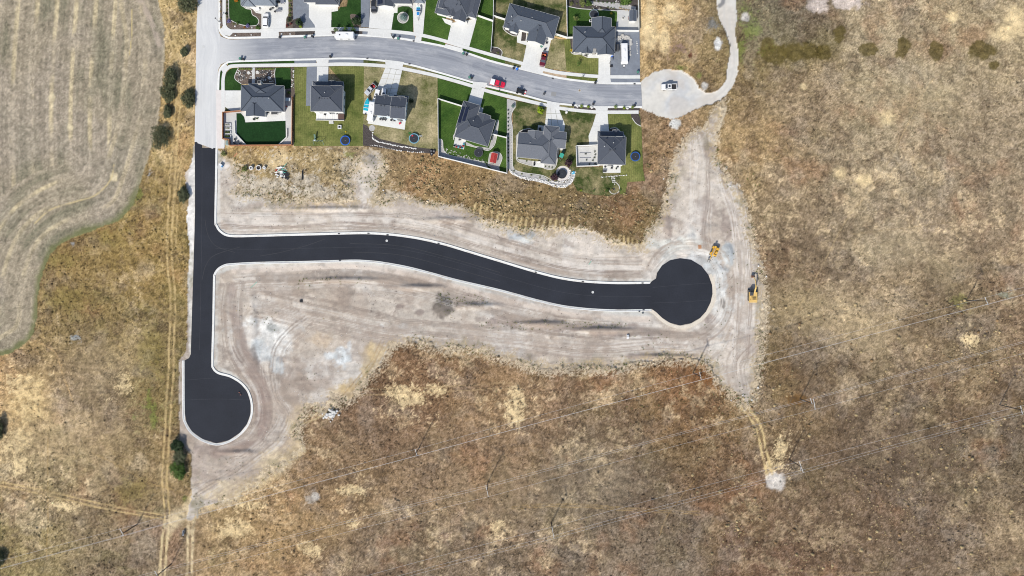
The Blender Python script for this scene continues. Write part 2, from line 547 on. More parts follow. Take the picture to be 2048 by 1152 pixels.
def rut(c, pts, width, rgb, a=0.8, off=(0,), wob=3.0):
    """Wheel ruts or a foot trail along a line, in place."""
    pts = smooth_line(pts, 4)
    xs, ys = [p[0] for p in pts], [p[1] for p in pts]
    pad = 16
    x0, x1 = np.searchsorted(gx, (min(xs) - pad - 1024) / PPM), np.searchsorted(gx, (max(xs) + pad - 1024) / PPM)
    y0, y1 = np.searchsorted(gy, (576 - max(ys) - pad) / PPM), np.searchsorted(gy, (576 - min(ys) + pad) / PPM)
    sl = (slice(y0, y1), slice(x0, x1))
    px, py = PX[sl] + (n_mid[sl] - 0.5) * wob, PY[sl] + (n_mid[sl] - 0.5) * wob
    for o in off:
        q = []
        for i, p in enumerate(pts):
            t = pts[min(i + 1, len(pts) - 1)]
            s = pts[max(i - 1, 0)]
            dx, dy = t[0] - s[0], t[1] - s[1]
            l = math.hypot(dx, dy) + 1e-9
            q.append((p[0] - dy / l * o, p[1] + dx / l * o))
        d = line_dist(q, px, py)
        w = (a * sstep(width, width * 0.35, d) * (0.35 + 0.65 * sstep(0.3, 0.5, n_sml[sl])))[..., None]
        c[sl] = c[sl] * (1 - w) + SA(*rgb) * w

ST = (232, 208, 162)
for cx, cy, rx, ry in ((1905, 30, 14, 14), (2032, 38, 22, 26), (2012, 66, 30, 14), (1772, 232, 22, 15), (1680, 346, 12, 10), (1730, 360, 14, 10), (1940, 678, 18, 11), (1606, 172, 8, 6), (995, 1052, 14, 12),
                       (706, 1046, 14, 9), (1032, 815, 16, 30), (825, 800, 30, 12), (880, 780, 22, 10), (800, 780, 30, 10), (1560, 900, 14, 24), (1545, 930, 14, 20), (700, 980, 30, 10), (1300, 20, 14, 34),
                       (1340, 30, 22, 20), (1300, 70, 16, 30), (1330, 75, 10, 26), (560, 322, 22, 14), (566, 305, 10, 14), (45, 770, 34, 22), (60, 820, 18, 24), (30, 880, 26, 20), (40, 930, 18, 20), (130, 1012, 30, 8),
                       (250, 770, 14, 20), (500, 1010, 26, 12), (470, 1060, 30, 16), (620, 1100, 20, 14)):
    patch(grass, cx, cy, rx * 1.15, ry * 1.15, ST, 0.78, 0.6, frag=cy > 400)
OLV = (98, 86, 46)
for cx, cy, rx, ry in ((1548, 108, 34, 22), (1600, 104, 44, 20), (1650, 104, 22, 16), (1680, 72, 14, 18), (1734, 100, 22, 12), (1804, 98, 16, 20), (1874, 102, 15, 20), (1962, 100, 26, 18), (1990, 130, 10, 9), (1535, 90, 18, 18)):
    patch(grass, cx, cy, rx, ry, OLV, 0.85, 0.2, frag=False)
for cx, cy, rx, ry in ((276, 385, 8, 26), (308, 830, 8, 30), (300, 800, 6, 30), (1395, 150, 10, 8), (1362, 136, 14, 6), (1500, 50, 26, 34), (1480, 100, 8, 30), (1490, 20, 14, 16), (700, 310, 16, 8), (760, 325, 8, 12), (370, 1000, 6, 6)):
    patch(grass, cx, cy, rx, ry, (106, 122, 52), 0.6)
for cx, cy, rx, ry, rgb in ((1640, 10, 22, 16, (214, 200, 190)), (1690, 6, 34, 12, (214, 200, 190)), (1490, 32, 12, 12, (214, 208, 202)), (1436, 88, 9, 14, (236, 236, 234)), (1424, 48, 14, 14, (126, 126, 122)),
                            (1350, 248, 12, 10, (226, 226, 222)), (1552, 964, 20, 24, (228, 220, 210)), (620, 998, 12, 8, (176, 166, 154)), (632, 992, 8, 8, (190, 184, 176)), (1408, 172, 8, 10, (200, 196, 190)),
                            (1380, 112, 6, 9, (104, 62, 46)), (1360, 95, 16, 12, (150, 124, 112)), (150, 675, 8, 6, (150, 156, 158)), (298, 348, 5, 8, (160, 160, 158)), (145, 488, 5, 4, (160, 160, 158)), (2010, 590, 14, 6, (140, 140, 120)),
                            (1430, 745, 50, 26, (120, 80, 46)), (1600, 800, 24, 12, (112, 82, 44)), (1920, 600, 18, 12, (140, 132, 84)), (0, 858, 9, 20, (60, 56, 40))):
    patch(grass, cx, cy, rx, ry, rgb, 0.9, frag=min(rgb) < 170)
for cx, cy, rx, ry in ((530, 372, 70, 22), (482, 360, 30, 26), (640, 384, 60, 16), (600, 362, 40, 18), (700, 388, 40, 14), (520, 392, 60, 10), (690, 330, 20, 20), (790, 392, 30, 10)):
    patch(grass, cx, cy, rx, ry, (194, 184, 168), 0.70)
for cx, cy, rx, ry in ((120, 480 + 40, 40, 20), (230, 470, 40, 20), (300, 700, 30, 60), (150, 600, 50, 24), (260, 980, 40, 26)):
    patch(grass, cx, cy, rx, ry, (132, 120, 64), 0.45)
for cx, cy, rx, ry, rgb, a_ in ((1700, 645, 100, 55, (196, 176, 138), .42), (1590, 600, 50, 50, (186, 166, 126), .35), (1790, 490, 90, 45, (188, 172, 138), .36), (1900, 540, 60, 40, (188, 170, 134), .3), (1850, 200, 120, 70, (184, 168, 132), .3), (1640, 500, 60, 40, (104, 88, 70), .45), (1560, 540, 36, 50, (104, 86, 66), .45), (1850, 660, 60, 40, (108, 90, 68), .4), (1720, 450, 50, 26, (112, 96, 76), .35),
                              (110, 880, 110, 90, (192, 168, 124), .42), (60, 790, 60, 60, (204, 176, 124), .45), (190, 730, 60, 50, (180, 160, 122), .35), (1600, 760, 80, 40, (104, 84, 62), .4), (1800, 900, 140, 80, (108, 92, 74), .35), (550, 1060, 120, 60, (176, 148, 104), .35), (1000, 1000, 120, 60, (160, 138, 108), .3), (1180, 960, 110, 60, (150, 136, 114), .35)):
    patch(grass, cx, cy, rx, ry, rgb, a_, 0.9, frag=False)
TRK = (206, 180, 130)
rut(grass, [(322, -20), (330, 30), (345, 85), (358, 130), (357, 170), (353, 230), (346, 330), (341, 400), (338, 480), (340, 540), (345, 600), (343, 700), (340, 780), (335, 860), (330, 950), (331, 1000), (333, 1040), (327, 1090), (323, 1180)], 2.8, TRK, 0.85, (-5, 4.5))
rut(grass, [(333, 1040), (328, 1090), (324, 1180)], 3.4, (220, 198, 156), 0.9, (-5, 5))
rut(grass, [(378, 1000), (352, 1040), (335, 1075)], 9, (216, 194, 152), 0.6)
rut(grass, [(372, 300), (360, 340), (350, 420), (346, 500)], 2.2, TRK, 0.6, (-4, 3))
rut(grass, [(-20, 964), (100, 988), (200, 1012), (330, 1035)], 2.4, TRK, 0.85, (-4, 4))
rut(grass, [(385, 1000), (381, 1040), (379, 1090), (378, 1180)], 3.6, (222, 200, 160), 0.95, (-4.5, 4.5))
rut(grass, [(338, 1052), (352, 1034), (386, 1018), (430, 1004), (470, 990)], 20, (216, 196, 160), 0.8)
rut(grass, [(386, 990), (384, 1020), (380, 1060)], 12, (214, 194, 158), 0.7)
rut(grass, [(500, 975), (560, 940), (600, 900)], 16, (214, 192, 152), 0.6)
for k_ in range(17):
    x_ = 948 + k_ * 11.5
    y_ = float(np.interp(x_, [940, 1000, 1040, 1110, 1150], [424, 446, 456, 458, 454]))
    rut(grass, [(x_ + 4, y_ - 20), (x_ + 1, y_ - 8), (x_ - 1, y_ + 4)], 3.2, (212, 190, 142), .8)
for k_ in range(6):
    rut(grass, [(1238 + k_ * 9, 470 + k_ * 3), (1238 + k_ * 9, 490 + k_ * 2)], 3.0, (212, 188, 136), .7)
for k_ in range(14):
    rut(grass, [(470 + k_ * 10, 992 - k_ * 8.5), (476 + k_ * 10, 1000 - k_ * 8.0), (481 + k_ * 10, 1008 - k_ * 8)], 2.6, (216, 194, 150), .7)
rut(grass, [(180, 905), (225, 925), (270, 950), (300, 967), (325, 973), (380, 990)], 1.6, (176, 148, 100), 0.6)
rut(grass, [(94, 860), (96, 1000), (93, 1120)], 1.3, (180, 150, 96), 0.5)
rut(grass, [(225, 440), (262, 480), (285, 545), (300, 590), (345, 650)], 1.5, (176, 146, 96), 0.5)
rut(grass, [(65, 680), (110, 705), (125, 750), (145, 800)], 2.0, (214, 180, 130), 0.6)
rut(grass, [(235, 690), (290, 730), (345, 770), (300, 720)], 1.4, (170, 140, 90), 0.4)
rut(grass, [(670, 800), (640, 830), (600, 846)], 2.0, (214, 192, 146), 0.8, (-4, 5))
rut(grass, [(1024, 770), (900, 778), (800, 782), (700, 786)], 1.8, (186, 160, 120), 0.6, (-5, 5))
rut(grass, [(1024, 735), (970, 718), (950, 700)], 1.8, (186, 160, 120), 0.6)
rut(grass, [(1486, 812), (1515, 850), (1528, 900), (1540, 950)], 3.4, (222, 196, 144), 0.9, (-5, 5))
rut(grass, [(1405, 720), (1418, 750), (1440, 790)], 2.0, (170, 130, 84), 0.5, (-4, 4))
rut(grass, [(1024, 1012), (1100, 1008), (1180, 1010), (1240, 1015), (1400, 1024)], 1.6, (176, 148, 100), 0.55, (0, 5))
rut(grass, [(1390, 960), (1350, 1010), (1330, 1040), (1320, 1070)], 1.6, (180, 150, 104), 0.5)
rut(grass, [(1790, 20), (1710, 50), (1690, 85)], 2.0, (110, 92, 66), 0.6)
rut(grass, [(1885, 140), (1850, 180), (1820, 240), (1780, 320), (1740, 380), (1700, 430), (1660, 500), (1620, 580), (1575, 650)], 1.5, (196, 172, 130), 0.55)
rut(grass, [(1700, 470), (1780, 460), (1900, 445)], 1.4, (180, 156, 116), 0.4)
rut(grass, [(1536, 1135), (1650, 1146), (1800, 1142), (1860, 1126)], 1.5, (170, 142, 104), 0.5)
rut(grass, [(420, 1010), (430, 1040), (428, 1080)], 2.0, (216, 186, 136), 0.6, (-4, 4))
rut(grass, [(1432, 258), (1446, 215)], 3.5, (220, 206, 180), 0.8, (-6, 5))

# --- bare dirt of the building site
dirt = np.ones(GX.shape + (3,), dtype=np.float32) * SA(207, 196, 183)
along = (PX * 0.9 + PY * 0.25)
stre = 0.5 * fbm(d_road / PPM * 1.0 + 400, along / PPM * 0.09, 1.4, 4, 51, 0.65) + 0.5 * fbm(d_road / PPM + 200, along / PPM * 0.05, 4.0, 3, 52)
dirt = mixc(dirt, SA(174, 161, 149), 0.75 * sstep(0.50, 0.66, stre))
dirt = mixc(dirt, SA(150, 134, 122), 0.55 * sstep(0.54, 0.70, fbm(GX, GY, 9, 5, 53, 0.6)))
dirt = mixc(dirt, SA(226, 220, 212), 0.60 * sstep(0.52, 0.66, fbm(GX, GY, 14, 4, 54)))
dirt = mixc(dirt, SA(214, 198, 180), 0.35 * sstep(0.50, 0.64, fbm(GX, GY, 22, 3, 55)))
dirt *= (0.82 + 0.34 * contrast(n_sml, 1.7))[..., None] * (0.92 + 0.16 * contrast(n_fin, 1.6))[..., None] * (0.94 + 0.12 * RNG.random(GX.shape, dtype=np.float32))[..., None]
dirt = mixc(dirt, SA(148, 134, 124), 0.5 * sstep(0.56, 0.66, fbm(GX, GY, 3.5, 5, 58, .7)) * sstep(.5, .62, fbm(GX, GY, 18, 3, 59)))
WG, GG, DK = (240, 238, 232), (206, 210, 210), (150, 134, 126)
for a in ((530, 665, 60, 36, WG, .9), (560, 690, 26, 22, WG, .8), (505, 650, 22, 16, WG, .8), (528, 700, 16, 26, GG, .8), (552, 728, 18, 18, GG, .8), (512, 700, 12, 20, GG, .7), (545, 655, 14, 9, (176, 178, 174), .8),
          (560, 720, 10, 8, (150, 150, 150), .6), (685, 716, 20, 24, (226, 230, 230), 1.), (660, 712, 14, 10, (226, 230, 230), .8), (698, 690, 6, 12, (222, 226, 226), .8), (640, 680, 26, 16, (214, 190, 160), .5),
          (763, 651, 6, 6, (222, 222, 218), .8), (805, 652, 10, 4, (214, 214, 210), .6), (480, 700, 14, 60, DK, .55), (510, 760, 20, 36, DK, .5), (505, 720, 10, 26, (124, 110, 102), .6), (526, 820, 16, 70, (164, 146, 136), .9),
          (460, 890, 60, 10, (160, 144, 134), .7), (480, 905, 50, 8, DK, .6), (410, 900, 24, 12, DK, .5), (885, 612, 20, 24, (112, 104, 98), .85), (800, 612, 10, 6, DK, .6), (840, 625, 8, 6, DK, .6), (600, 575, 24, 14, (170, 158, 138), .6),
          (560, 580, 60, 16, (180, 166, 154), .6), (1000, 640, 40, 12, DK, .7), (1060, 648, 60, 12, DK, .7), (1140, 655, 60, 11, DK, .75), (1230, 660, 60, 12, DK, .7), (940, 600, 30, 16, DK, .6), (1310, 668, 40, 10, DK, .6),
          (700, 560, 80, 12, (180, 164, 150), .5), (820, 566, 70, 12, (172, 156, 144), .5), (1335, 455, 14, 40, (152, 136, 126), .6), (1320, 440, 8, 14, DK, .5), (1430, 455, 46, 34, (166, 152, 140), .5), (1410, 420, 24, 30, DK, .4),
          (1455, 450, 14, 34, DK, .5), (1350, 490, 60, 16, (214, 214, 206), .8), (1400, 520, 40, 16, (200, 202, 202), .8), (1330, 525, 18, 20, (206, 206, 200), .8), (1430, 535, 26, 18, (198, 202, 202), .7), (1442, 565, 14, 40, (216, 218, 216), .9),
          (1455, 510, 12, 24, (194, 198, 198), .9), (1400, 505, 30, 6, (238, 236, 230), .7), (1385, 475, 14, 22, (226, 224, 216), .7), (1450, 620, 26, 40, (222, 220, 214), .8), (1420, 660, 40, 22, (216, 210, 202), .7), (1420, 640, 14, 12, DK, .6),
          (1446, 605, 5, 12, (120, 114, 108), .8), (1400, 690, 60, 12, (222, 216, 206), .7), (1320, 692, 60, 9, (220, 212, 202), .5), (1320, 712, 80, 6, (140, 124, 114), .7), (1475, 592, 10, 8, GG, .8), (1485, 605, 6, 10, GG, .8),
          (1046, 478, 26, 16, (194, 198, 198), .8), (1030, 470, 20, 10, (190, 194, 196), .7), (820, 415, 60, 7, (188, 176, 166), .6), (900, 428, 50, 8, (184, 172, 164), .6), (900, 445, 14, 6, (140, 124, 112), .5), (640, 410, 140, 6, (184, 170, 158), .6),
          (1500, 690, 14, 40, (196, 186, 178), .6), (1490, 770, 12, 26, (190, 180, 170), .5), (450, 330, 10, 10, (226, 220, 214), .7), (1330, 610, 40, 10, (226, 216, 204), .5), (520, 430, 30, 5, (222, 220, 214), .5), (735, 340, 30, 36, (206, 194, 180), .9),
          (560, 925, 50, 36, (226, 206, 172), .85), (470, 985, 80, 26, (226, 206, 172), .85), (600, 860, 34, 50, (220, 198, 164), .8), (400, 930, 14, 60, (192, 178, 168), .6), (735, 735, 16, 44, (206, 184, 142), .7), (680, 785, 36, 18, (204, 182, 142), .7),
          (750, 700, 16, 20, (210, 186, 142), .7), (700, 775, 30, 20, (208, 182, 136), .7), (382, 600, 7, 150, (222, 218, 210), .95), (384, 360, 8, 70, (226, 222, 216), .95), (381, 450, 9, 70, (228, 224, 218), .95), (366, 790, 5, 70, (210, 196, 186), .8)):
    patch(dirt, a[0], a[1], a[2], a[3], a[4], a[5])
def shoulder(pts, w, rgb, a):
    rut(dirt, pts, w, rgb, a, (0,), 1.0)
SH = (218, 218, 212)
shoulder([(512, 470), (637, 466), (737, 464), (787, 466), (887, 485), (1024, 526), (1124, 553), (1236, 562), (1300, 562)], 7, SH, .7)
shoulder([(470, 532), (612, 527), (700, 524), (812, 538), (912, 564), (1024, 592), (1124, 616), (1236, 626), (1300, 625)], 10, SH, .8)
shoulder([(436, 300), (436, 440), (445, 462), (470, 469)], 7, SH, .7)
shoulder([(470, 532), (446, 540), (432, 560), (430, 700), (432, 735), (460, 748), (496, 776)], 8, SH, .7)
shoulder([(470, 540), (700, 532), (820, 548), (912, 574), (1024, 602), (1150, 625), (1300, 640)], 9, (228, 212, 198), .5)
shoulder([(1303, 622), (1325, 640), (1360, 655), (1395, 642), (1420, 615), (1430, 585)], 7, (224, 212, 194), 1.)
for off in (-10, -4, 3, 9):
    rut(dirt, [(1440, 275), (1450, 330), (1470, 400), (1480, 470), (1488, 560), (1480, 640), (1470, 700)], 1.8, (224, 214, 206), .6, (off * 1.5,))
rut(dirt, [(1395, 690), (1300, 690), (1180, 700), (1050, 690), (900, 672), (780, 664), (650, 640), (560, 620)], 2.0, (182, 166, 154), .55, (-14, -8, 0, 7))
rut(dirt, [(1395, 690), (1300, 685), (1180, 690), (1050, 676), (900, 662)], 2.2, (226, 218, 208), .6, (-9, 4, 12))
rut(dirt, [(440, 440), (560, 450), (700, 440), (850, 455), (1000, 500), (1150, 540)], 1.8, (176, 160, 150), .5, (-26, -15, -6, 5))
rut(dirt, [(1270, 520), (1310, 505), (1340, 490), (1370, 470)], 1.6, (178, 164, 152), .5, (-4, 4))
rut(dirt, [(1470, 545), (1455, 565), (1440, 575), (1400, 590)], 1.4, (140, 126, 118), .6)
rut(dirt, [(1404, 735), (1440, 700), (1470, 640), (1482, 590), (1490, 500)], 2.0, (226, 220, 212), .6, (-5, 5))
rut(dirt, [(1390, 700), (1415, 682), (1455, 690), (1460, 715), (1420, 722)], 1.6, (222, 214, 204), .6)
rut(dirt, [(770, 685), (745, 735), (700, 790), (660, 835)], 1.8, (176, 144, 100), .6, (-12, -5, 3, 10))
rut(dirt, [(520, 740), (545, 800), (520, 880), (450, 940), (392, 990)], 2.0, (198, 182, 168), .5, (-8, 0, 9))
_rr = random.Random(21)
def many(base, offs, step, a=.45):
    for o_ in range(offs[0], offs[1], step):
        k_ = _rr.random()
        rut(dirt, [(x + _rr.uniform(-4, 4), y + _rr.uniform(-4, 4)) for x, y in base], _rr.uniform(1.5, 2.4), (226, 218, 208) if k_ < .45 else ((168, 154, 142) if k_ < .85 else (142, 128, 118)), a * _rr.uniform(.7, 1.4), (o_ + _rr.uniform(-2, 2), o_ + _rr.uniform(-2, 2) + 5), 5.0)
many([(440, 440), (560, 446), (700, 440), (850, 455), (1000, 500), (1150, 535), (1285, 540)], (-30, 26), 5)
many([(465, 556), (600, 548), (720, 546), (850, 572), (1000, 614), (1150, 642), (1300, 650)], (-6, 26), 5)
many([(520, 600), (650, 628), (780, 655), (900, 668), (1050, 684), (1180, 698), (1300, 692), (1420, 690)], (-26, 30), 6)
many([(1400, 270), (1405, 330), (1400, 400), (1395, 460), (1400, 500)], (-34, 40), 6, .35)
many([(1445, 290), (1465, 360), (1485, 430), (1495, 520), (1496, 620), (1490, 720)], (-20, 22), 5, .5)
many([(470, 570), (466, 640), (470, 700), (500, 745), (524, 790), (522, 850), (490, 890), (440, 905)], (-22, 20), 5, .45)
many([(1300, 540), (1330, 505), (1370, 490), (1420, 500), (1450, 540), (1458, 600), (1440, 650), (1400, 680)], (-14, 20), 5, .4)
many([(620, 640), (560, 700), (560, 780), (590, 830), (560, 890), (480, 950), (400, 1000)], (-24, 26), 7, .4)
many([(1500, 690), (1470, 730), (1480, 790)], (-16, 20), 6, .4)
rut(dirt, [(500, 742), (520, 765), (532, 800), (530, 840), (510, 875), (470, 900), (430, 908)], 15, (164, 146, 135), .75, (0,), 6)
rut(dirt, [(462, 575), (470, 640), (486, 690), (506, 735)], 13, (168, 152, 142), .7, (0,), 6)
rut(dirt, [(520, 556), (600, 552), (690, 548), (760, 552), (830, 566), (900, 590), (960, 614), (1040, 640), (1130, 652), (1220, 658), (1310, 662), (1370, 672), (1420, 655)], 11, (158, 146, 135), .75, (0,), 9)
rut(dirt, [(520, 541), (612, 536), (700, 533), (812, 546), (912, 573), (1024, 603), (1124, 627), (1236, 638), (1295, 638)], 7, (226, 212, 198), .7, (0,), 4)
dirt *= (1 - .10 * sstep(535, 560, PY) * (PX < 1340))[..., None]
dirt = mixc(dirt, SA(168, 152, 138), 0.45 * sstep(0.50, 0.62, fbm(GX, GY, 7, 5, 60, .7)) * sstep(535, 560, PY))
weed = sstep(0.58, 0.74, fbm(GX, GY, 5, 4, 57, .62)) * (sstep(40, 0, np.abs(sd_dirt)) * 0.5)
dirt = mixc(dirt, SA(122, 118, 82), weed)

# --- crushed gravel turnaround and track
grav = np.ones(GX.shape + (3,), dtype=np.float32) * SA(219, 215, 207)
grav = mixc(grav, SA(196, 199, 203), 0.8 * sstep(70, 30, np.hypot(PX - 1345, (PY - 188) * 1.3)) * sstep(.35, .6, n_mid))
grav = mixc(grav, SA(206, 196, 184), 0.5 * sstep(.52, .68, n_mid))
grav *= (0.93 + 0.14 * contrast(n_fin, 1.6))[..., None]
rut(grav, [(1453, -40), (1455, 60), (1464, 120), (1450, 170), (1410, 200), (1350, 215)], 3, (206, 202, 196), .6, (-5, 4))
rut(grav, [(1445, -60), (1447, 0), (1440, 12)], 6, (112, 114, 118), .8)

# --- stubble field: combine rows run north, headlands follow the edge
s_in = np.clip(-sd_field, 0, 400)
wob = (fbm(GX, GY, 60, 2, 61) - 0.5) * 7
curve = np.where((PY > 330) & (s_in < 150), s_in, PX + 12 * np.sin(PY / 160) + (PY < 330) * 0) + wob
head = sstep(95, 70, s_in)
rows = np.where(head > 0.5, s_in * 1.0 + wob * 0.3, curve)
field = np.ones(GX.shape + (3,), dtype=np.float32) * SA(165, 153, 132)
band = 0.5 + 0.5 * np.sin(rows * 2 * math.pi / 39.0 + 1.9)
field = mixc(field, SA(126, 123, 102), 0.72 * sstep(0.42, 0.62, fbm(rows / PPM, GY * 0.16, 3.4, 3, 63) * 0.55 + fbm(GX, GY, 14, 4, 65) * 0.45) * (1 - band * 0.5))
field = mixc(field, SA(170, 158, 142), 0.5 * sstep(0.48, 0.64, fbm(GX, GY, 20, 3, 66)))
sw = sstep(0.80, 0.97, band) * sstep(0.38, 0.60, fbm(GX, GY, 12, 4, 67))
field = mixc(field, SA(198, 182, 146), 0.72 * sw * (1 - .45 * head))
field *= (0.90 + 0.17 * band)[..., None]
fine_rows = 0.5 + 0.5 * np.sin(rows * 2 * math.pi / 9.5)
field *= (0.93 + 0.14 * fine_rows)[..., None] * (0.62 + 0.76 * contrast(fbm(GX, GY, 1.2, 3, 68, .8), 1.5))[..., None] * (0.80 + 0.40 * RNG.random(GX.shape, dtype=np.float32))[..., None]
field = mixc(field, SA(112, 116, 74), 0.85 * sstep(16, 3, s_in + (n_sml - .5) * 10) * sstep(300, 420, PY))
for cx, cy, rx, ry in ((104, 196, 8, 8), (140, 256, 8, 9), (228, 354, 8, 9)):
    patch(field, cx, cy, rx, ry, (222, 206, 170), .9)
rut(field, [(264, 20), (263, 70), (258, 110)], 1.4, (206, 186, 130), .8)
rut(field, [(268, -20), (285, 10), (305, 50), (318, 90)], 8, (188, 172, 156), .7)
rut(field, [(228, 330), (220, 360), (190, 390), (150, 404), (100, 420), (70, 446)], 2.4, (208, 188, 140), .7)

# --- zones
zone = np.zeros(GX.shape, dtype=np.int8)
zone[(sd_field + jit * 0.25) < 0] = 3
zone[(sd_dirt + jit * np.where((PY > 780) | (PX > 1440), 2.4, 1.0) + np.where(PY > 780, (n_mid - .5) * 40, 0)) < 0] = 1
zone[(sd_dirt + jit * 0.15 < 0) & (PX < 436)] = 1
zone[(PX < 392) & (sd_new > 0) & (zone == 1) & ((sd_dirt + jit * 0.3) > 0)] = 0
zone[(sd_grav - 1.5 + jit * 0.28) < 0] = 2
tint = grass.copy()
for k, c in ((1, dirt), (2, grav), (3, field)):
    tint[zone == k] = c[zone == k]
edge_n = contrast(n_sml * .5 + n_flk * .5, 1.6)
blend = sstep(np.where(PY < 520, 16, 30), 0, sd_dirt + jit * 0.8) * (zone == 0) * (PX > 436) * (sd_dirt < 45) * (sd_res > 2)
tint = mixc(tint, SA(206, 190, 164) * (0.8 + .4 * n_tuft)[..., None], 0.85 * sstep(.30, .75, blend * .75 + (edge_n - .5) * .8) * sstep(0, .25, blend))
inner = sstep(-26, 0, sd_dirt + jit * 0.8) * (zone == 1) * (PX > 436) * (sd_new > 14)
tint = mixc(tint, SA(188, 168, 132) * (0.7 + .5 * n_tuft)[..., None], 0.7 * sstep(.35, .8, inner * .7 + (edge_n - .5) * .8) * sstep(0, .25, inner))
np.clip(tint, 0.01, 0.8, out=tint)

# --- relief
flat = np.maximum(sstep(8, -2, sd_new), np.maximum(sstep(4, -4, sd_res), sstep(5, -5, sdf([(384, -200), (440, -200), (440, 300), (384, 300)]))))
rough = np.select([zone == 1, zone == 2, zone == 3], [0.17, 0.04, 0.10], 0.34)
z = rough * ((fbm(GX, GY, 1.3, 2, 71, .8) - 0.5) * 1.3 + (n_mid - 0.5) * 0.8)
z += (zone == 3) * 0.05 * (fine_rows - .5)
z += (zone == 1) * 0.16 * (stre - 0.5) * 2
z += (sstep(0.5, 0.7, fbm(GX, GY, 26, 3, 73)) * 0.5 - 0.15) * sstep(0, 60, np.minimum(sd_new, sd_res)) * (zone == 0)
z = z * (1 - flat) - 0.07 * flat
def mound(cx, cy, rx, ry, h):
    global z
    d = np.sqrt(((PX - cx) / rx) ** 2 + ((PY - cy) / ry) ** 2) + (n_mid - .5) * .5 + (n_sml - .5) * .25
    z = z + h * sstep(1.0, 0.1, d) * (1 - flat)
for a in ((690, 560, 90, 9, .7), (840, 575, 70, 9, .8), (960, 612, 60, 10, .9), (1080, 648, 70, 9, .9), (1200, 660, 80, 9, .9), (505, 640, 14, 90, .7), (885, 612, 22, 24, 1.0), (1430, 460, 40, 18, .25), (1335, 460, 12, 30, .3),
          (1455, 512, 13, 26, .7), (1442, 548, 22, 22, .4), (480, 905, 60, 8, .5), (640, 418, 150, 7, .5), (900, 440, 80, 8, .5), (1050, 475, 30, 14, .6), (1330, 712, 80, 6, .5), (735, 330, 24, 26, 1.0), (1380, 478, 14, 18, .6)):
    mound(*a)
z = z.astype(np.float32)
co_all = np.stack([GX, GY, z], -1).reshape(-1, 3)
tint_all = tint.reshape(-1, 3)
idx = np.arange(nx * ny).reshape(ny, nx)
quads = np.stack([idx[:-1, :-1], idx[:-1, 1:], idx[1:, 1:], idx[1:, :-1]], -1).reshape(-1, 4)
zc = zone[:-1, :-1].reshape(-1)
m_ground = attr_mat("dry_grassland", 2.8, 0.42, 0.08, 3.0)
m_dirt = attr_mat("bare_dirt", 3.0, 0.13, 0.05, 3.0)
m_grav = attr_mat("crushed_gravel", 9.0, 0.12, 0.02, 9.0)
m_field = attr_mat("stubble", 3.2, 0.36, 0.05, 4.0)
FARW = 2500.0
for k, nm, m in ((0, "ground", m_ground), (1, "dirt_ground", m_dirt), (2, "gravel_turnaround", m_grav), (3, "stubble_field", m_field)):
    q = quads[zc == k]
    used, inv = np.unique(q, return_inverse=True)
    co, fc, tn = co_all[used], inv.reshape(q.shape), tint_all[used]
    if k == 0:                      # the surrounding plain, out to the horizon
        fx = [-FARW, X0, X1, FARW]
        fy = [-FARW, Y0, Y1, FARW]
        extra = np.array([(x, y, -0.1) for y in fy for x in fx], dtype=np.float32)
        b0 = len(co)
        ef = [[b0 + r * 4 + c, b0 + r * 4 + c + 1, b0 + (r + 1) * 4 + c + 1, b0 + (r + 1) * 4 + c] for r in range(3) for c in range(3) if not (r == 1 and c == 1)]
        co = np.vstack([co, extra])
        fc = np.vstack([fc, np.array(ef)])
        tn = np.vstack([tn, np.tile(SA(140, 120, 88), (16, 1))])
    me = np_mesh(nm, co, fc, m, tn, smooth=(k != 0))
    tag(link(bpy.data.objects.new(nm, me)), kind="structure")

def sample(field_, px, py):
    ix = np.clip(((px - 1024) / PPM - X0) / STEP, 0, nx - 2).astype(int)
    iy = np.clip(((576 - py) / PPM - Y0) / STEP, 0, ny - 2).astype(int)
    return field_[iy, ix]
# ------------------------------------------------------------------ roads, kerbs, pavements
m_asph_new = mat("new_asphalt", S(44, 47, 55), 0.85, 0.20, 0.10, 12, bump=0.006, bscale=14, coords='World', spec=0.25, fine=(3.0, 0.10))
m_conc = mat("pale_concrete", S(226, 226, 223), 0.9, 0.07, 0.22, 8, coords='World', fine=(2.5, 0.05))
m_kerb = mat("kerb_concrete", S(238, 238, 235), 0.9, 0.10, 0.8, 6, coords='World', fine=(7.0, 0.05))
m_conc_grey = mat("grey_concrete", S(206, 206, 204), 0.9, 0.07, 0.5, 6, coords='World', fine=(5.0, 0.04))
m_conc_pink = mat("dusty_concrete", S(228, 221, 217), 0.9, 0.06, 0.6, 6, coords='World', fine=(5.0, 0.03))
m_lawn_dark = mat("dark_lawn", S(44, 74, 34), 0.95, 0.28, 0.2, 8, rgb2=S(58, 88, 42), bump=0.03, bscale=5, coords='World', spec=0.1, fine=(2.0, 0.22), stripe=(.6, .3, .07))
m_lawn_deep = mat("deep_lawn", S(32, 62, 32), 0.95, 0.12, 0.4, 6, bump=0.03, bscale=5, coords='World', spec=0.1, fine=(2.0, 0.20), stripe=(.9, 1.2, .10))
m_lawn = mat("green_lawn", S(58, 92, 38), 0.95, 0.30, 0.16, 9, rgb2=S(84, 110, 50), bump=0.03, bscale=5, coords='World', spec=0.1, fine=(2.0, 0.24), stripe=(.5, .9, .09))
m_lawn_mow = mat("mown_lawn", S(80, 100, 44), 0.95, 0.26, 0.14, 9, rgb2=S(140, 140, 84), bump=0.03, bscale=5, coords='World', spec=0.1, fine=(2.0, 0.24), stripe=(.45, 0, .07))
m_lawn_patch = mat("patchy_lawn", S(82, 96, 50), 0.95, 0.30, 0.2, 10, rgb2=S(172, 158, 120), bump=0.04, bscale=5, coords='World', spec=0.1, fine=(2.6, 0.30), thresh=(0.42, 0.72))
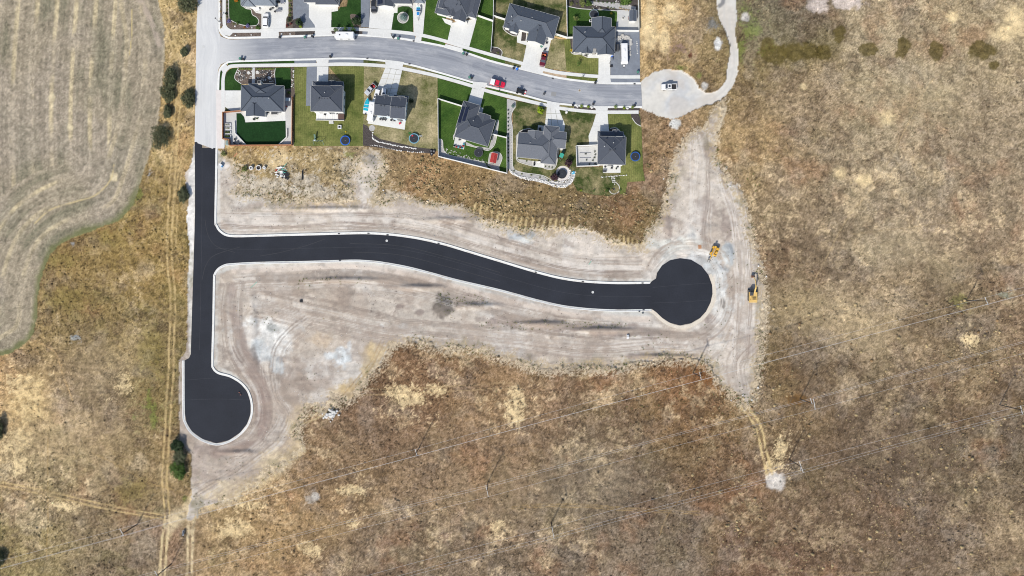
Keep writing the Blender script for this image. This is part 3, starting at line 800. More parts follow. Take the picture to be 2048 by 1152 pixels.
m_lawn_dry = mat("dry_lawn", S(112, 116, 68), 0.95, 0.25, 0.16, 10, rgb2=S(184, 170, 134), bump=0.04, bscale=5, coords='World', spec=0.1, fine=(2.4, 0.30), thresh=(0.34, 0.66))
m_mulch = mat("dark_mulch", S(84, 78, 76), 1.0, 0.3, 1.5, 6, bump=0.05, bscale=6, coords='World', spec=0.1, fine=(6, 0.3))
m_mulch_br = mat("brown_mulch", S(112, 100, 92), 1.0, 0.3, 1.2, 6, bump=0.05, bscale=6, coords='World', spec=0.1, fine=(5, 0.35))
m_gravel = mat("blue_grey_gravel", S(132, 138, 148), 1.0, 0.12, 0.7, 6, bump=0.03, bscale=9, coords='World', spec=0.1, fine=(8, 0.14))
m_gravel_lt = mat("light_gravel", S(186, 184, 182), 1.0, 0.14, 0.9, 6, bump=0.03, bscale=9, coords='World', spec=0.1, fine=(8, 0.16))
m_dirt_bed = mat("tan_earth", S(190, 168, 142), 1.0, 0.15, 0.5, 6, bump=0.04, bscale=4, coords='World', spec=0.1, fine=(3, 0.2))
m_edge = mat("edging_concrete", S(214, 212, 206), 0.9, 0.06, 1.0, coords='World')

def road_mat(name, c_light, c_dark, c_mid, west=False):
    """Worn asphalt: long streaks follow the road through its UV, patches of pale dust over them."""
    m = bpy.data.materials.new(name)
    m.use_nodes = True
    N, L = m.node_tree.nodes, m.node_tree.links
    b = N["Principled BSDF"]
    b.inputs["Roughness"].default_value = 0.9
    b.inputs["Specular IOR Level"].default_value = 0.2
    uv = N.new("ShaderNodeUVMap")
    mp = N.new("ShaderNodeMapping")
    mp.inputs["Scale"].default_value = (0.03, 1.1, 1)
    L.new(uv.outputs[0], mp.inputs[0])
    n1 = N.new("ShaderNodeTexNoise"); n1.inputs["Scale"].default_value = 1.0; n1.inputs["Detail"].default_value = 6; n1.inputs["Roughness"].default_value = 0.7
    L.new(mp.outputs[0], n1.inputs["Vector"])
    r1 = N.new("ShaderNodeValToRGB")
    r1.color_ramp.elements[0].position, r1.color_ramp.elements[1].position = 0.34, 0.64
    r1.color_ramp.elements[0].color, r1.color_ramp.elements[1].color = (*c_dark, 1), (*c_mid, 1)
    L.new(n1.outputs[0], r1.inputs[0])
    mp2 = N.new("ShaderNodeMapping"); mp2.inputs["Scale"].default_value = (0.10, 0.28, 1)
    L.new(uv.outputs[0], mp2.inputs[0])
    n2 = N.new("ShaderNodeTexNoise"); n2.inputs["Scale"].default_value = 1.0; n2.inputs["Detail"].default_value = 8; n2.inputs["Roughness"].default_value = 0.72
    L.new(mp2.outputs[0], n2.inputs["Vector"])
    r2 = N.new("ShaderNodeValToRGB")
    r2.color_ramp.elements[0].position, r2.color_ramp.elements[1].position = 0.48, 0.68
    r2.color_ramp.elements[0].color, r2.color_ramp.elements[1].color = (0, 0, 0, 1), (0.75, 0.75, 0.75, 1)
    L.new(n2.outputs[0], r2.inputs[0])
    mx = N.new("ShaderNodeMix"); mx.data_type = 'RGBA'
    L.new(r2.outputs[0], mx.inputs["Factor"]); L.new(r1.outputs[0], mx.inputs["A"]); mx.inputs["B"].default_value = (*c_light, 1)
    if west:
        sp = N.new("ShaderNodeSeparateXYZ"); L.new(uv.outputs[0], sp.inputs[0])
        ad = N.new("ShaderNodeMath"); ad.operation = 'MULTIPLY_ADD'; ad.inputs[1].default_value = 14.0
        L.new(n2.outputs[0], ad.inputs[0]); L.new(sp.outputs[0], ad.inputs[2])
        wr = N.new("ShaderNodeMapRange"); wr.inputs["From Min"].default_value = 8; wr.inputs["From Max"].default_value = 20; wr.inputs["To Min"].default_value = 0.9; wr.inputs["To Max"].default_value = 0
        L.new(ad.outputs[0], wr.inputs[0])
        mw = N.new("ShaderNodeMix"); mw.data_type = 'RGBA'
        L.new(wr.outputs[0], mw.inputs["Factor"]); L.new(mx.outputs["Result"], mw.inputs["A"]); mw.inputs["B"].default_value = (*S(212, 212, 212), 1)
        mx = mw
    n3 = N.new("ShaderNodeTexNoise"); n3.inputs["Scale"].default_value = 5.0; n3.inputs["Detail"].default_value = 3
    L.new(uv.outputs[0], n3.inputs["Vector"])
    mr = N.new("ShaderNodeMapRange"); mr.inputs["From Min"].default_value = 0.3; mr.inputs["From Max"].default_value = 0.7; mr.inputs["To Min"].default_value = 0.94; mr.inputs["To Max"].default_value = 1.06
    L.new(n3.outputs[0], mr.inputs[0])
    m2 = N.new("ShaderNodeMix"); m2.data_type = 'RGBA'; m2.blend_type = 'MULTIPLY'; m2.inputs["Factor"].default_value = 1
    L.new(mx.outputs["Result"], m2.inputs["A"]); L.new(mr.outputs[0], m2.inputs["B"])
    L.new(m2.outputs["Result"], b.inputs["Base Color"])
    MATS[name] = m
    return m
m_road_old = road_mat("worn_asphalt", S(190, 191, 194), S(134, 138, 147), S(166, 169, 176), True)
m_road_pale = road_mat("pale_road", S(228, 228, 226), S(206, 207, 208), S(220, 220, 219))

def resample(pts, n):
    d = [0.0]
    for a, b in zip(pts[:-1], pts[1:]):
        d.append(d[-1] + math.dist(a, b))
    out = []
    for k in range(n):
        t = d[-1] * k / (n - 1)
        i = min(max(np.searchsorted(d, t, side='right') - 1, 0), len(pts) - 2)
        f = (t - d[i]) / max(1e-9, d[i + 1] - d[i])
        out.append((pts[i][0] + (pts[i + 1][0] - pts[i][0]) * f, pts[i][1] + (pts[i + 1][1] - pts[i][1]) * f))
    return out

def road_between(name, A, B, z, m, n=120, nc=6):
    """Ribbon between two edge lines (pixels) with UV in metres."""
    A, B = resample(smooth_line(A, 5), n), resample(smooth_line(B, 5), n)
    vs, fs, uvs = [], [], []
    u = 0.0
    for i in range(n):
        a, b = P(*A[i]), P(*B[i])
        if i:
            u += math.dist(((a[0] + b[0]) / 2, (a[1] + b[1]) / 2), prev)
        prev = ((a[0] + b[0]) / 2, (a[1] + b[1]) / 2)
        w = math.dist(a, b)
        for j in range(nc + 1):
            t = j / nc
            vs.append((a[0] + (b[0] - a[0]) * t, a[1] + (b[1] - a[1]) * t, z + 0.07 * (1 - (2 * t - 1) ** 2)))
            uvs.append((u, w * t))
    for i in range(n - 1):
        for j in range(nc):
            q = i * (nc + 1) + j
            fs.append((q, q + 1, q + nc + 2, q + nc + 1))
    me = bpy.data.meshes.new(name)
    me.from_pydata(vs, [], fs)
    ul = me.uv_layers.new(name="UVMap")
    for p in me.polygons:
        for li in p.loop_indices:
            ul.data[li].uv = uvs[me.loops[li].vertex_index]
    me.materials.append(m)
    bm = bmesh.new(); bm.from_mesh(me); bmesh.ops.recalc_face_normals(bm, faces=bm.faces)
    if bm.faces[0].normal.z < 0 if bm.faces.ensure_lookup_table() is None else False:
        bmesh.ops.reverse_faces(bm, faces=bm.faces)
    bm.to_mesh(me); bm.free()
    return tag(link(bpy.data.objects.new(name, me)), kind="structure")

def strip_line(name, pts, w, z0, z1, m, side=0.0, parent=None, sm=5, closed=False, kind="structure"):
    """Raised strip (kerb, pavement, edging) along a line of pixels; w in pixels; side shifts it to the left (+) or right (-)."""
    q = smooth_line(pts, sm, closed) if sm else list(pts)
    n = len(q)
    vs, fs = [], []
    for i, p in enumerate(q):
        a = q[(i - 1) % n] if (closed or i) else q[i]
        b = q[(i + 1) % n] if (closed or i < n - 1) else q[i]
        dx, dy = b[0] - a[0], b[1] - a[1]
        l = math.hypot(dx, dy) + 1e-9
        nxv, nyv = dy / l, -dx / l
        for o in (side + w / 2, side - w / 2):
            X, Y = P(p[0] + nxv * o, p[1] + nyv * o)
            vs += [(X, Y, z0), (X, Y, z1)]
    rng = range(n) if closed else range(n - 1)
    for i in rng:
        a, b = i * 4, ((i + 1) % n) * 4
        fs += [(a + 1, a + 3, b + 3, b + 1), (a, a + 1, b + 1, b), (a + 3, a + 2, b + 2, b + 3), (a + 2, a, b, b + 2)]
    if not closed:
        e = (n - 1) * 4
        fs += [(0, 2, 3, 1), (e, e + 1, e + 3, e + 2)]
    mb = MB(); mb.v, mb.f = vs, fs
    o = mb.build(name, m, parent)
    if parent is None and kind:
        o["kind"] = kind
    return o

# old road, running east from the north-south road to the gravel turnaround
N_EDGE = [(440, 72), (452, 77), (464, 79), (520.6, 77), (580, 75), (624, 73.6), (680, 71.5), (711, 72), (781.6, 77), (830, 84), (888, 95), (923.8, 105), (980, 124), (1041, 139.5), (1083, 150), (1120.6, 158.6), (1160, 164), (1189, 167), (1222, 168.8), (1282, 169)]
S_EDGE = [(440, 130), (452, 124), (467.5, 121), (536, 118.8), (580, 117.6), (633, 116.4), (680, 114.8), (734.7, 116.4), (808, 125), (875, 142), (945.6, 162.5), (980, 172), (1034.7, 185), (1094, 200.8), (1120.6, 205.5), (1189, 211.7), (1230, 212), (1284, 212)]
road_between("road", N_EDGE, S_EDGE, 0.0, m_road_old)
road_between("road", [(436, -170), (436, 20), (437, 60), (441, 72), (446, 100), (441, 130), (436, 142), (434.5, 180), (433, 240), (432, 300)],
             [(397, -170), (395, 0), (393, 50), (392, 100), (391.5, 150), (391, 180), (390, 240), (389, 284)], -0.03, m_road_pale)
N_FN = (np.array([p[0] for p in N_EDGE]), np.array([p[1] for p in N_EDGE]))
S_FN = (np.array([p[0] for p in S_EDGE]), np.array([p[1] for p in S_EDGE]))
kN = lambda x: float(np.interp(x, *N_FN))
kS = lambda x: float(np.interp(x, *S_FN))
strip_line("kerb", [(436.5, -170), (436.5, 20), (436.5, 50), (438, 62), (444, 71.5), (452, 76), (464, 78)] + N_EDGE[3:], 3.8, -0.1, 0.13, m_kerb, side=2.2)
strip_line("kerb", [(432, 296), (433, 240), (434.5, 180), (436, 148), (441, 134), (452, 124.5), (467.5, 121)] + S_EDGE[3:], 3.8, -0.1, 0.13, m_kerb, side=-2.2)
NW = [(448.5, -170), (448.5, 0), (448.5, 42), (451, 54), (459, 61), (470, 62.5), (520, 62), (560, 60.5), (624, 59), (680, 58), (711, 58.5), (781, 63), (827, 67.8), (860, 74.5), (895.6, 84), (938, 97), (999, 114.5), (1044, 127), (1088, 139.3), (1130, 147.2), (1195.6, 153), (1240, 154), (1280, 154)]
SW = [(446.2, 294), (446.2, 180), (446.4, 160), (449, 145), (456, 136), (467.5, 132), (520.6, 131), (633, 129.7), (680, 128.4), (730, 129.5), (770.6, 132.3), (805, 137.3), (873.8, 152), (944, 172), (980, 183.6), (1034.7, 197), (1094, 211), (1117.5, 216.2), (1150, 220.5), (1191, 224), (1235, 224.5), (1277, 224.3)]
NW_FN = (np.array([p[0] for p in NW[6:]]), np.array([p[1] for p in NW[6:]]))
SW_FN = (np.array([p[0] for p in SW[5:]]), np.array([p[1] for p in SW[5:]]))
wN = lambda x: float(np.interp(x, *NW_FN))
wS = lambda x: float(np.interp(x, *SW_FN))
strip_line("pavement", NW, 6.6, -0.1, 0.140, m_conc)
strip_line("pavement", SW, 6.6, -0.1, 0.140, m_conc)

def verge(name, side, x0, x1, m, z=0.104):
    n = max(2, int((x1 - x0) / 8))
    xs = [x0 + (x1 - x0) * i / n for i in range(n + 1)]
    if side == 'N':
        pts = [(x, wN(x) + 2) for x in xs] + [(x, kN(x) - 3) for x in xs[::-1]]
    else:
        pts = [(x, wS(x) - 2) for x in xs] + [(x, kS(x) + 3) for x in xs[::-1]]
    return slab(name, pts, z, m)
slab("planting_bed", [(438, -60), (446, -60), (446, 45), (447, 54), (441, 60), (438, 52)], 0.104, m_mulch_br)
for nm, sd, a, b, m in (("planting_bed", 'N', 460, 523, m_mulch_br), ("planting_bed", 'N', 557, 590, m_mulch_br), ("planting_bed", 'N', 590, 630, m_mulch), ("planting_bed", 'N', 664, 725, m_mulch), ("gravel_strip", 'N', 725, 736, m_gravel),
                        ("gravel_strip", 'N', 783, 830, m_gravel), ("grass_verge", 'N', 844, 890, m_lawn), ("grass_verge", 'N', 925, 1010, m_lawn), ("grass_verge", 'N', 1010, 1042, m_lawn_patch), ("dirt_verge", 'N', 1086, 1133, m_dirt_bed), ("grass_verge", 'N', 1133, 1195, m_lawn_mow),
                        ("gravel_strip", 'N', 1221, 1280, m_gravel), ("grass_verge", 'S', 456, 589, m_lawn_dark), ("gravel_strip", 'S', 589, 632, m_gravel), ("gravel_strip", 'S', 658, 727, m_gravel), ("grass_verge", 'S', 727, 771, m_lawn_patch),
                        ("grass_verge", 'S', 807, 875, m_lawn_patch), ("grass_verge", 'S', 875, 946, m_lawn), ("grass_verge", 'S', 973, 1015, m_lawn), ("grass_verge", 'S', 1015, 1095, m_lawn_patch), ("grass_verge", 'S', 1120, 1148, m_lawn_dry), ("planting_bed", 'S', 1148, 1191, m_mulch),
                        ("planting_bed", 'S', 1215, 1279, m_mulch)):
    verge(nm, sd, a, b, m)
slab("grass_verge", [(436.5, 179), (443, 179), (443.5, 158), (446, 144), (440, 139), (437, 150)], 0.104, m_lawn_dark)
slab("corner_pavement", [(441, 138), (447, 146), (458, 137), (452, 128)], 0.1365, m_conc)
slab("corner_pavement", [(440, 60), (446, 52), (458, 60), (466, 66), (460, 72), (448, 70)], 0.1365, m_conc)
slab("pavement", [(432.5, 180.5), (450.5, 180.5), (450.5, 222), (449, 297), (433.5, 297)], 0.1320, m_conc_pink)

# new asphalt street with two turning circles
NEW = [(389.5, 284), (404, 284), (404, 296), (431, 296), (430, 360), (428.7, 440), (431, 452), (440, 465), (460, 474), (512, 473.8), (575, 472), (637, 470.5), (690, 469), (737, 468.5), (787, 471.8), (837, 479), (887, 490.5), (937, 505.5), (980, 518.5), (1024, 531.8), (1074, 546.8), (1124, 559),
       (1174, 565.5), (1236.5, 568.3), (1300, 567.5), (1303, 563), (1312, 557), (1314, 546), (1324, 531), (1340, 520.5), (1360, 516.5), (1382, 519.5), (1403, 532), (1417, 550), (1424, 570), (1425, 588), (1421, 605), (1412, 623), (1400, 636), (1382, 646.5), (1360, 651),
       (1340, 645.5), (1325, 636), (1312, 624), (1303, 618), (1236.5, 619), (1174, 616), (1124, 609.8), (1074, 598.5), (1024, 584.8), (987, 575.3), (912, 558), (862, 544.3), (812, 531.8), (762, 523), (730, 520), (699.5, 519.3), (612, 521.8), (512, 523.8), (462.5, 526.5), (448, 529), (435, 536.5),
       (427.5, 548), (426, 560), (424.6, 640), (422.5, 723.5), (424.5, 737), (431, 745), (440, 749.5), (460, 755), (480, 767), (494, 783.5), (501, 806), (501, 828), (494, 848), (480, 865.5), (458, 880.5), (432.5, 886.5), (405, 878), (384, 863), (373, 845), (369.5, 825), (369, 721),
       (378, 716), (381.5, 708), (383.5, 640), (386, 560), (388.5, 480), (390, 420)]
slab("new_road", [p for p in NEW], 0.0, m_asph_new, 0.06)
m_gutter = mat("gutter_concrete", S(234, 234, 231), 0.9, 0.04, 0.30, 9, rgb2=S(204, 196, 186), thresh=(.50, .72), coords='World', fine=(2.0, 0.10))
i0, i1 = NEW.index((431, 296)), NEW.index((1300, 567.5))
strip_line("gutter", NEW[i0:i1 + 1], 2.8, -0.1, 0.02, m_gutter, side=1.4, sm=4)
strip_line("kerb", NEW[i0:i1 + 1], 1.6, -0.1, 0.16, m_kerb, side=3.6, sm=4)
KS = NEW[NEW.index((1303, 618)):NEW.index((369, 721)) + 1]
strip_line("gutter", KS, 2.8, -0.1, 0.02, m_gutter, side=1.4, sm=4)
strip_line("kerb", KS, 1.6, -0.1, 0.16, m_kerb, side=3.6, sm=4)
strip_line("road_base_edge", NEW[NEW.index((1417, 550)):NEW.index((1303, 618)) + 1], 6.5, -0.1, 0.02, mat("road_base", S(222, 212, 196), 1.0, 0.1, 0.6, coords='World', fine=(4, .1)), side=3.4, sm=4)

m_seam = mat("paving_seam", S(66, 68, 74), 0.9, 0.2, 0.4, coords='World')
m_dust = mat("asphalt_dust", S(64, 65, 69), 0.95, 0.25, 0.3, coords='World')
for pts in ([(404, 296), (404, 400), (402, 560), (399, 700)], [(431, 497), (512, 498.5), (637, 496), (737, 494), (787, 497), (837, 505), (887, 517.5), (937, 531.5), (1024, 558), (1074, 572.5), (1124, 584.3), (1174, 590.7), (1236, 593.6), (1302, 593)], [(1306, 575), (1360, 570), (1420, 566)], [(1303, 606), (1360, 604), (1420, 600)],
            [(372, 760), (430, 756), (462, 758)], [(372, 800), (435, 798), (500, 800)]):
    strip_line("paving_seam", pts, 0.5, -0.01, 0.004, m_seam, sm=4)
for pts in ([(410, 440), (416, 470), (432, 492), (470, 505)], [(404, 560), (412, 530), (430, 510), (480, 494)], [(520, 512), (560, 505), (610, 492), (650, 478)], [(700, 487), (800, 492), (900, 516), (1000, 545)], [(705, 504), (800, 510), (900, 535), (1000, 563)]):
    strip_line("tyre_mark", pts, 0.9, -0.01, 0.006, m_dust, sm=6)

# ------------------------------------------------------------------ yards: driveways, lawns, beds, patios
def driveway(quad, nu, nv, m=None, z=0.120, name="driveway"):
    """Concrete drive poured in bays: a thin bed and one slab per bay, joints open between them."""
    m = m or m_conc
    bed = slab(name, quad, z - 0.03, m_kerb, 0.12)
    a, b, c, d = [Vector((*P(*p), 0)) for p in quad]
    f = lambda u, v: (a * (1 - u) + b * u) * (1 - v) + (d * (1 - u) + c * u) * v
    g = 0.045
    lu = max(0.1, ((b - a).length + (c - d).length) / 2)
    lv = max(0.1, ((d - a).length + (c - b).length) / 2)
    for i in range(nu):
        for j in range(nv):
            u0, u1, v0, v1 = i / nu + g / lu, (i + 1) / nu - g / lu, j / nv + g / lv, (j + 1) / nv - g / lv
            q = [f(u0, v0), f(u1, v0), f(u1, v1), f(u0, v1)]
            MB().rings([[(p.x, p.y, z - 0.05) for p in q], [(p.x, p.y, z) for p in q]]).build("slab", m, bed)
    return bed
L1, L2, L3, L4 = 0.100, 0.106, 0.111, 0.116
# north row
slab("planting_bed", [(452, -60), (480, -60), (486, 10), (510, 20), (523, 28), (523, 59), (470, 59.5), (458, 56), (452, 46)], L1, m_mulch_br)
slab("lawn", [(458, -60), (483, -60), (483, 9), (486, 13), (492.5, 18), (502, 20), (505, 30), (513, 35), (517.5, 42), (515, 49), (509.7, 51), (495.6, 51.5), (478, 48), (463, 41), (458, 31)], L2, m_lawn_dark, smoothn=0)
slab("patio", [(486, 12), (523, 12), (548, 12), (548, -40), (577, -40), (577, 30), (573, 36), (571, 60), (523, 60), (523, 28), (512, 26), (505, 18)], L2, m_conc)
driveway([(523, 60), (557, 59.6), (559, 75), (521.5, 76)], 3, 1, z=0.137)
slab("planting_bed", [(577, -40), (586, -40), (586, 57), (570.5, 57), (573, 36), (576, 30)], L1, m_mulch_br)
slab("gravel_pad", [(586, -60), (618, -60), (618, 34), (630, 50), (630, 56), (586, 57)], L2, m_gravel)
slab("planting_bed", [(586, 40), (596, 36), (606, 46), (606, 57), (586, 57)], L3, m_mulch)
driveway([(618, 8), (663, 8), (662.5, 56), (630.5, 56)], 2, 3)
slab("driveway", [(618, 9), (676, 9), (676, 22), (663, 24), (663, 40), (630, 51), (618, 35)], 0.116, m_conc)
driveway([(630.5, 61), (662, 60.5), (665.5, 71), (628.6, 72)], 2, 1, z=0.137)
slab("lawn", [(663, 24), (676, 22), (680, 15), (694, 13), (702, -60), (722, -60), (723, 55), (663, 55)], L1, m_lawn_dark)
slab("planting_bed", [(700, 30), (714, 30), (724, 42), (722, 55), (708, 52)], L2, m_mulch_br, smoothn=3)
slab("gravel_pad", [(722, -60), (743, -60), (738, 55), (722, 54)], L2, m_gravel)
driveway([(741.5, 5), (790, 15), (783, 60), (738, 55.5)], 3, 3)
slab("patio", [(740, -30), (796, -30), (795, 26), (784, 26), (784, 12), (742, 12)], L3, m_conc)
driveway([(736.5, 61), (781, 65.5), (783.5, 76), (734.5, 71)], 3, 1, z=0.137)
slab("planting_bed", [(794, -30), (826, -30), (826, 18), (794, 18)], L1, m_gravel_lt)
slab("lawn", [(795, 15.6), (805, 12.5), (817, 13), (824, 17), (826, 31), (825.5, 64), (783, 60), (785.5, 26.6), (794, 26)], L2, m_lawn_dark)
slab("gravel_ring", [(806 + 10.5 * math.cos(t * math.pi / 8), 35.5 + 10.5 * math.sin(t * math.pi / 8)) for t in range(16)], L3, m_gravel_lt)
driveway([(825.5, 4), (852.6, -2), (846, 69), (827.5, 65)], 2, 4)
driveway([(832, 71), (843.5, 73.5), (842, 86), (829, 84)], 1, 1, z=0.137)
slab("lawn", [(855, -60), (890, -60), (892, 45), (905, 48), (897, 82), (846.5, 70)], L1, m_lawn)
driveway([(903, 46), (954, 37), (938.5, 93.5), (895, 81)], 3, 4)
slab("patio", [(884, 36), (905, 42), (903, 52), (890, 46)], L3, m_conc)
driveway([(891.5, 88), (925.5, 97), (924, 105.5), (888, 95)], 3, 1, z=0.137)
slab("lawn", [(955, -60), (988, -60), (985.5, 46), (982, 105), (938.5, 93.5), (952, 44)], L1, m_lawn)
slab("patchy_lawn", [(989, -60), (1132, -60), (1132, 76), (1108, 72), (1055, 90), (1046, 125), (982, 107), (986, 44)], L1, m_lawn_patch)
slab("planting_bed", [(1006, 54), (1012, 62), (1026, 72), (1034, 72), (1041, 62), (1030, 52)], L2, m_mulch, smoothn=2)
slab("planting_bed", [(982, 94), (997, 96), (1005, 105), (1001, 112), (982, 106)], L2, m_mulch, smoothn=2)
driveway([(1054, 84), (1088, 84), (1088, 136.5), (1045.5, 125)], 3, 4)
slab("patio", [(1034, 72), (1042, 58), (1054, 62), (1054, 91), (1034, 85)], L3, m_conc)
slab("planting_bed", [(1044, 64), (1053, 66), (1051, 82), (1042, 82)], L4, m_mulch)
slab("side_drive", [(1084, 86), (1090, 72), (1103, 77), (1093, 118), (1089, 137), (1082, 135)], L4, m_conc)
driveway([(1043, 130), (1086.5, 142), (1084.5, 150), (1040, 138.5)], 3, 1, z=0.137)
slab("patchy_lawn", [(1104, 76), (1128, 80), (1133, 141.5), (1089.5, 136)], L2, m_lawn_dry)
slab("lawn", [(1128, 79), (1150, 79), (1150, 108), (1197, 110), (1197, 150), (1133, 142)], L2, m_lawn_mow)
slab("planting_bed", [(1140, 76), (1148, 76), (1148, 98), (1165, 98), (1178, 104), (1178, 114), (1158, 110), (1143, 106)], L3, m_mulch, smoothn=0)
driveway([(1197, 104), (1221, 104), (1220.5, 151), (1196.5, 150)], 2, 4)
slab("patio", [(1175, 104), (1200, 104), (1200, 116.5), (1175, 116)], L4, m_conc)
driveway([(1195.6, 156), (1220.6, 156.5), (1222.5, 168.5), (1192, 167)], 2, 1, z=0.137)
slab("gravel_pad", [(1221.5, 62), (1279, 62), (1280, 151), (1221, 151)], L2, m_gravel)
slab("lawn", [(1134, 13), (1165, 18), (1230, 21), (1235.5, 26.6), (1233, 52), (1200, 60), (1140, 78), (1134, 78)], L2, m_lawn, smoothn=0)
slab("planting_bed", [(1133, -60), (1275, -60), (1275, 22), (1232, 24), (1165, 19), (1133, 13)], L1, m_mulch)
slab("gravel_strip", [(1180, 3), (1240, 6), (1272, 14), (1272, 20), (1236, 18), (1180, 9)], L2 + .002, m_gravel_lt, smoothn=0)
slab("patio", [(1234, 20), (1275, 20), (1276, 62), (1231, 62), (1235, 44)], L3, m_conc_grey)
# south row
slab("lawn", [(450, 180.5), (450, 158), (453.4, 145), (459, 139), (464, 137), (477, 136), (469, 156), (482, 166), (484, 180.5)], L1, m_lawn_dark)
slab("planting_bed", [(477, 135), (551, 135), (549, 150), (552, 168), (483, 168), (469.5, 156)], L2, m_mulch_br)
slab("garden_path", [(504, 135), (509.8, 135), (509.8, 168), (504, 168)], L4, m_conc_grey)
slab("lawn", [(551, 135.5), (581, 135), (582.5, 177), (560, 178), (552, 168), (549.5, 150)], L2, m_lawn_dark)
slab("planting_bed", [(581.5, 135), (588, 135), (590, 195), (570, 195), (570, 178), (582, 177)], L2, m_mulch_br)
driveway([(450.5, 181), (484, 181), (484, 204), (450.5, 204)], 2, 2, m_conc)
slab("driveway", [(450.5, 204.3), (484, 204.3), (484, 222.6), (463, 222.6), (450.5, 214)], 0.119, m_conc)
slab("planting_bed", [(449.5, 214), (463, 222.6), (449.5, 224)], L1, m_lawn_patch)
slab("patio", [(448.5, 225), (492, 222), (568, 195), (586, 195), (586, 291), (461, 291), (461, 279), (448.5, 279)], L1, m_conc_grey)
slab("lawn", [(473, 226.6), (482, 226.6), (488.6, 234), (491, 244.5), (571.4, 241.4), (572, 275), (561, 284), (558, 289.5), (493, 289.5), (473.8, 267)], L2, m_lawn_deep)
slab("patio", [(483, 222), (492, 212), (570, 212), (571.3, 241.6), (491.3, 244.8), (489, 234)], L3, m_conc)
slab("lawn", [(588, 135), (634, 133), (634, 170), (690, 170), (657, 133), (728, 132.5), (735, 150), (728, 292), (588, 292)], L1, m_lawn_mow)
slab("gravel_pad", [(613.6, 133.6), (634, 133.3), (634, 180), (624, 212), (612, 212)], L2, m_gravel)
driveway([(634, 133.2), (657, 133), (656, 172), (633.5, 172)], 2, 4)
driveway([(631.6, 117.5), (658, 117), (657, 126), (634, 127)], 2, 1, z=0.137)
slab("dry_lawn", [(728, 132.5), (771, 136), (806, 141.5), (875, 156), (876, 302), (840, 300), (745, 276), (727, 250)], L1, m_lawn_dry)
driveway([(770.6, 135.5), (804.5, 141), (792.5, 194), (744, 201.5)], 3, 6)
driveway([(770, 119), (808, 124), (805, 134.5), (771.4, 129.5)], 3, 1, z=0.137)
slab("patio", [(744, 201), (760, 198), (752, 232), (812, 236), (809.5, 259.5), (735.5, 247)], L3, m_conc)
slab("planting_bed", [(726, 248), (735, 252), (747, 269), (760, 278), (836, 295), (872, 299), (870, 308), (805, 302), (742.5, 293), (726, 291)], L2, m_mulch)
slab("stone_disc", [(744 + 6 * math.cos(t * math.pi / 9), 256.5 + 6.2 * math.sin(t * math.pi / 9)) for t in range(18)], L4 + .03, m_gravel_lt)
slab("lawn", [(875, 156.5), (945, 176), (935, 208), (925, 214), (876, 200)], L1, m_lawn)
slab("lawn", [(969, 182.5), (980, 186.5), (1013.5, 197.5), (1013.5, 273), (985, 269), (958, 232), (959, 214)], L1, m_lawn)
slab("lawn", [(877, 200), (925, 213), (958, 232), (988, 268), (1013, 275), (1013, 347), (877, 313)], L1, m_lawn)
slab("gravel_bed", [(877.5, 278), (883, 279), (885.5, 284), (887, 299), (896, 309), (914, 314), (940, 319), (961, 323), (972, 330), (978, 337), (1000, 343.5), (877, 313.3)], L2, m_gravel_lt)
slab("gravel_bed", [(976, 330), (979, 310), (984, 305), (995, 304), (1002, 309), (1004, 318), (998, 333), (1000, 342), (985, 339)], L2 + .002, m_gravel_lt)
slab("gravel_bed", [(906, 280), (910, 262), (924, 214), (930, 212), (932, 284), (950, 292), (978, 296), (994, 240), (997, 248), (990, 285), (984, 296), (975, 300), (960, 296), (932, 290), (930, 276), (912, 271)], L2, m_gravel_lt)
driveway([(944.2, 176), (969, 183), (960, 218), (934.7, 208)], 2, 4)
driveway([(946, 163), (975, 165.5), (970.4, 176), (945.4, 170)], 2, 1, z=0.137)
slab("patio", [(910.5, 274), (931.6, 280), (927.7, 299), (906.6, 293.8)], L3, m_conc)
slab("patio", [(958, 214), (967, 216), (963, 233), (956, 232)], L3, m_conc_grey)
slab("gravel_bed", [(1013.8, 197.5), (1031.6, 202), (1031.6, 213), (1024, 225), (1022, 238), (1025, 262), (1025.3, 330), (1030, 340), (1050, 347), (1085, 352), (1105, 364), (1128, 366), (1138, 360), (1143, 345), (1150, 345), (1149, 356), (1143, 367), (1130, 373), (1105, 371), (1060, 360), (1025, 349), (1013.8, 334)], L2, m_gravel_lt)
slab("patchy_lawn", [(1026, 225), (1032, 202), (1094, 214), (1118, 218), (1192, 227), (1178, 290), (1152, 292), (1151, 345), (1143, 345), (1128, 364), (1105, 364), (1085, 352), (1050, 347), (1026, 338)], L1, m_lawn_patch)
driveway([(1093.5, 214.5), (1117.5, 217), (1130, 249), (1089.4, 251.6)], 3, 3)
slab("driveway", [(1089, 251), (1130, 248.8), (1128.4, 264), (1086, 260)], 0.119, m_conc)
driveway([(1094, 202), (1122, 206), (1117.5, 213.5), (1094, 208)], 2, 1, z=0.137)
slab("patio", [(1076, 250), (1090, 252), (1088, 266), (1075, 264)], L3, m_conc_grey)
slab("planting_bed", [(1037, 270), (1042, 262), (1056, 258), (1066, 260), (1076, 266), (1076, 274), (1037, 275)], L3, m_mulch)
slab("planting_bed", [(1032, 272), (1037, 266), (1040, 300), (1036, 318), (1080, 324), (1108, 330), (1114, 296), (1117, 300), (1113, 326), (1108, 336), (1098, 339), (1064, 331), (1040, 324), (1032, 316)], L2, m_gravel_lt)
slab("patio", [(1065, 322), (1088, 324), (1088, 336), (1065, 333)], L3, m_conc)
slab("patio", [(1113, 293), (1128, 293), (1126, 301), (1113, 300)], L3, m_conc)
slab("patio", [(1112, 348), (1114, 338), (1122, 332), (1134, 334), (1140, 343), (1138, 354), (1130, 361), (1118, 362), (1112, 356)], L3, m_conc_pink, smoothn=3)
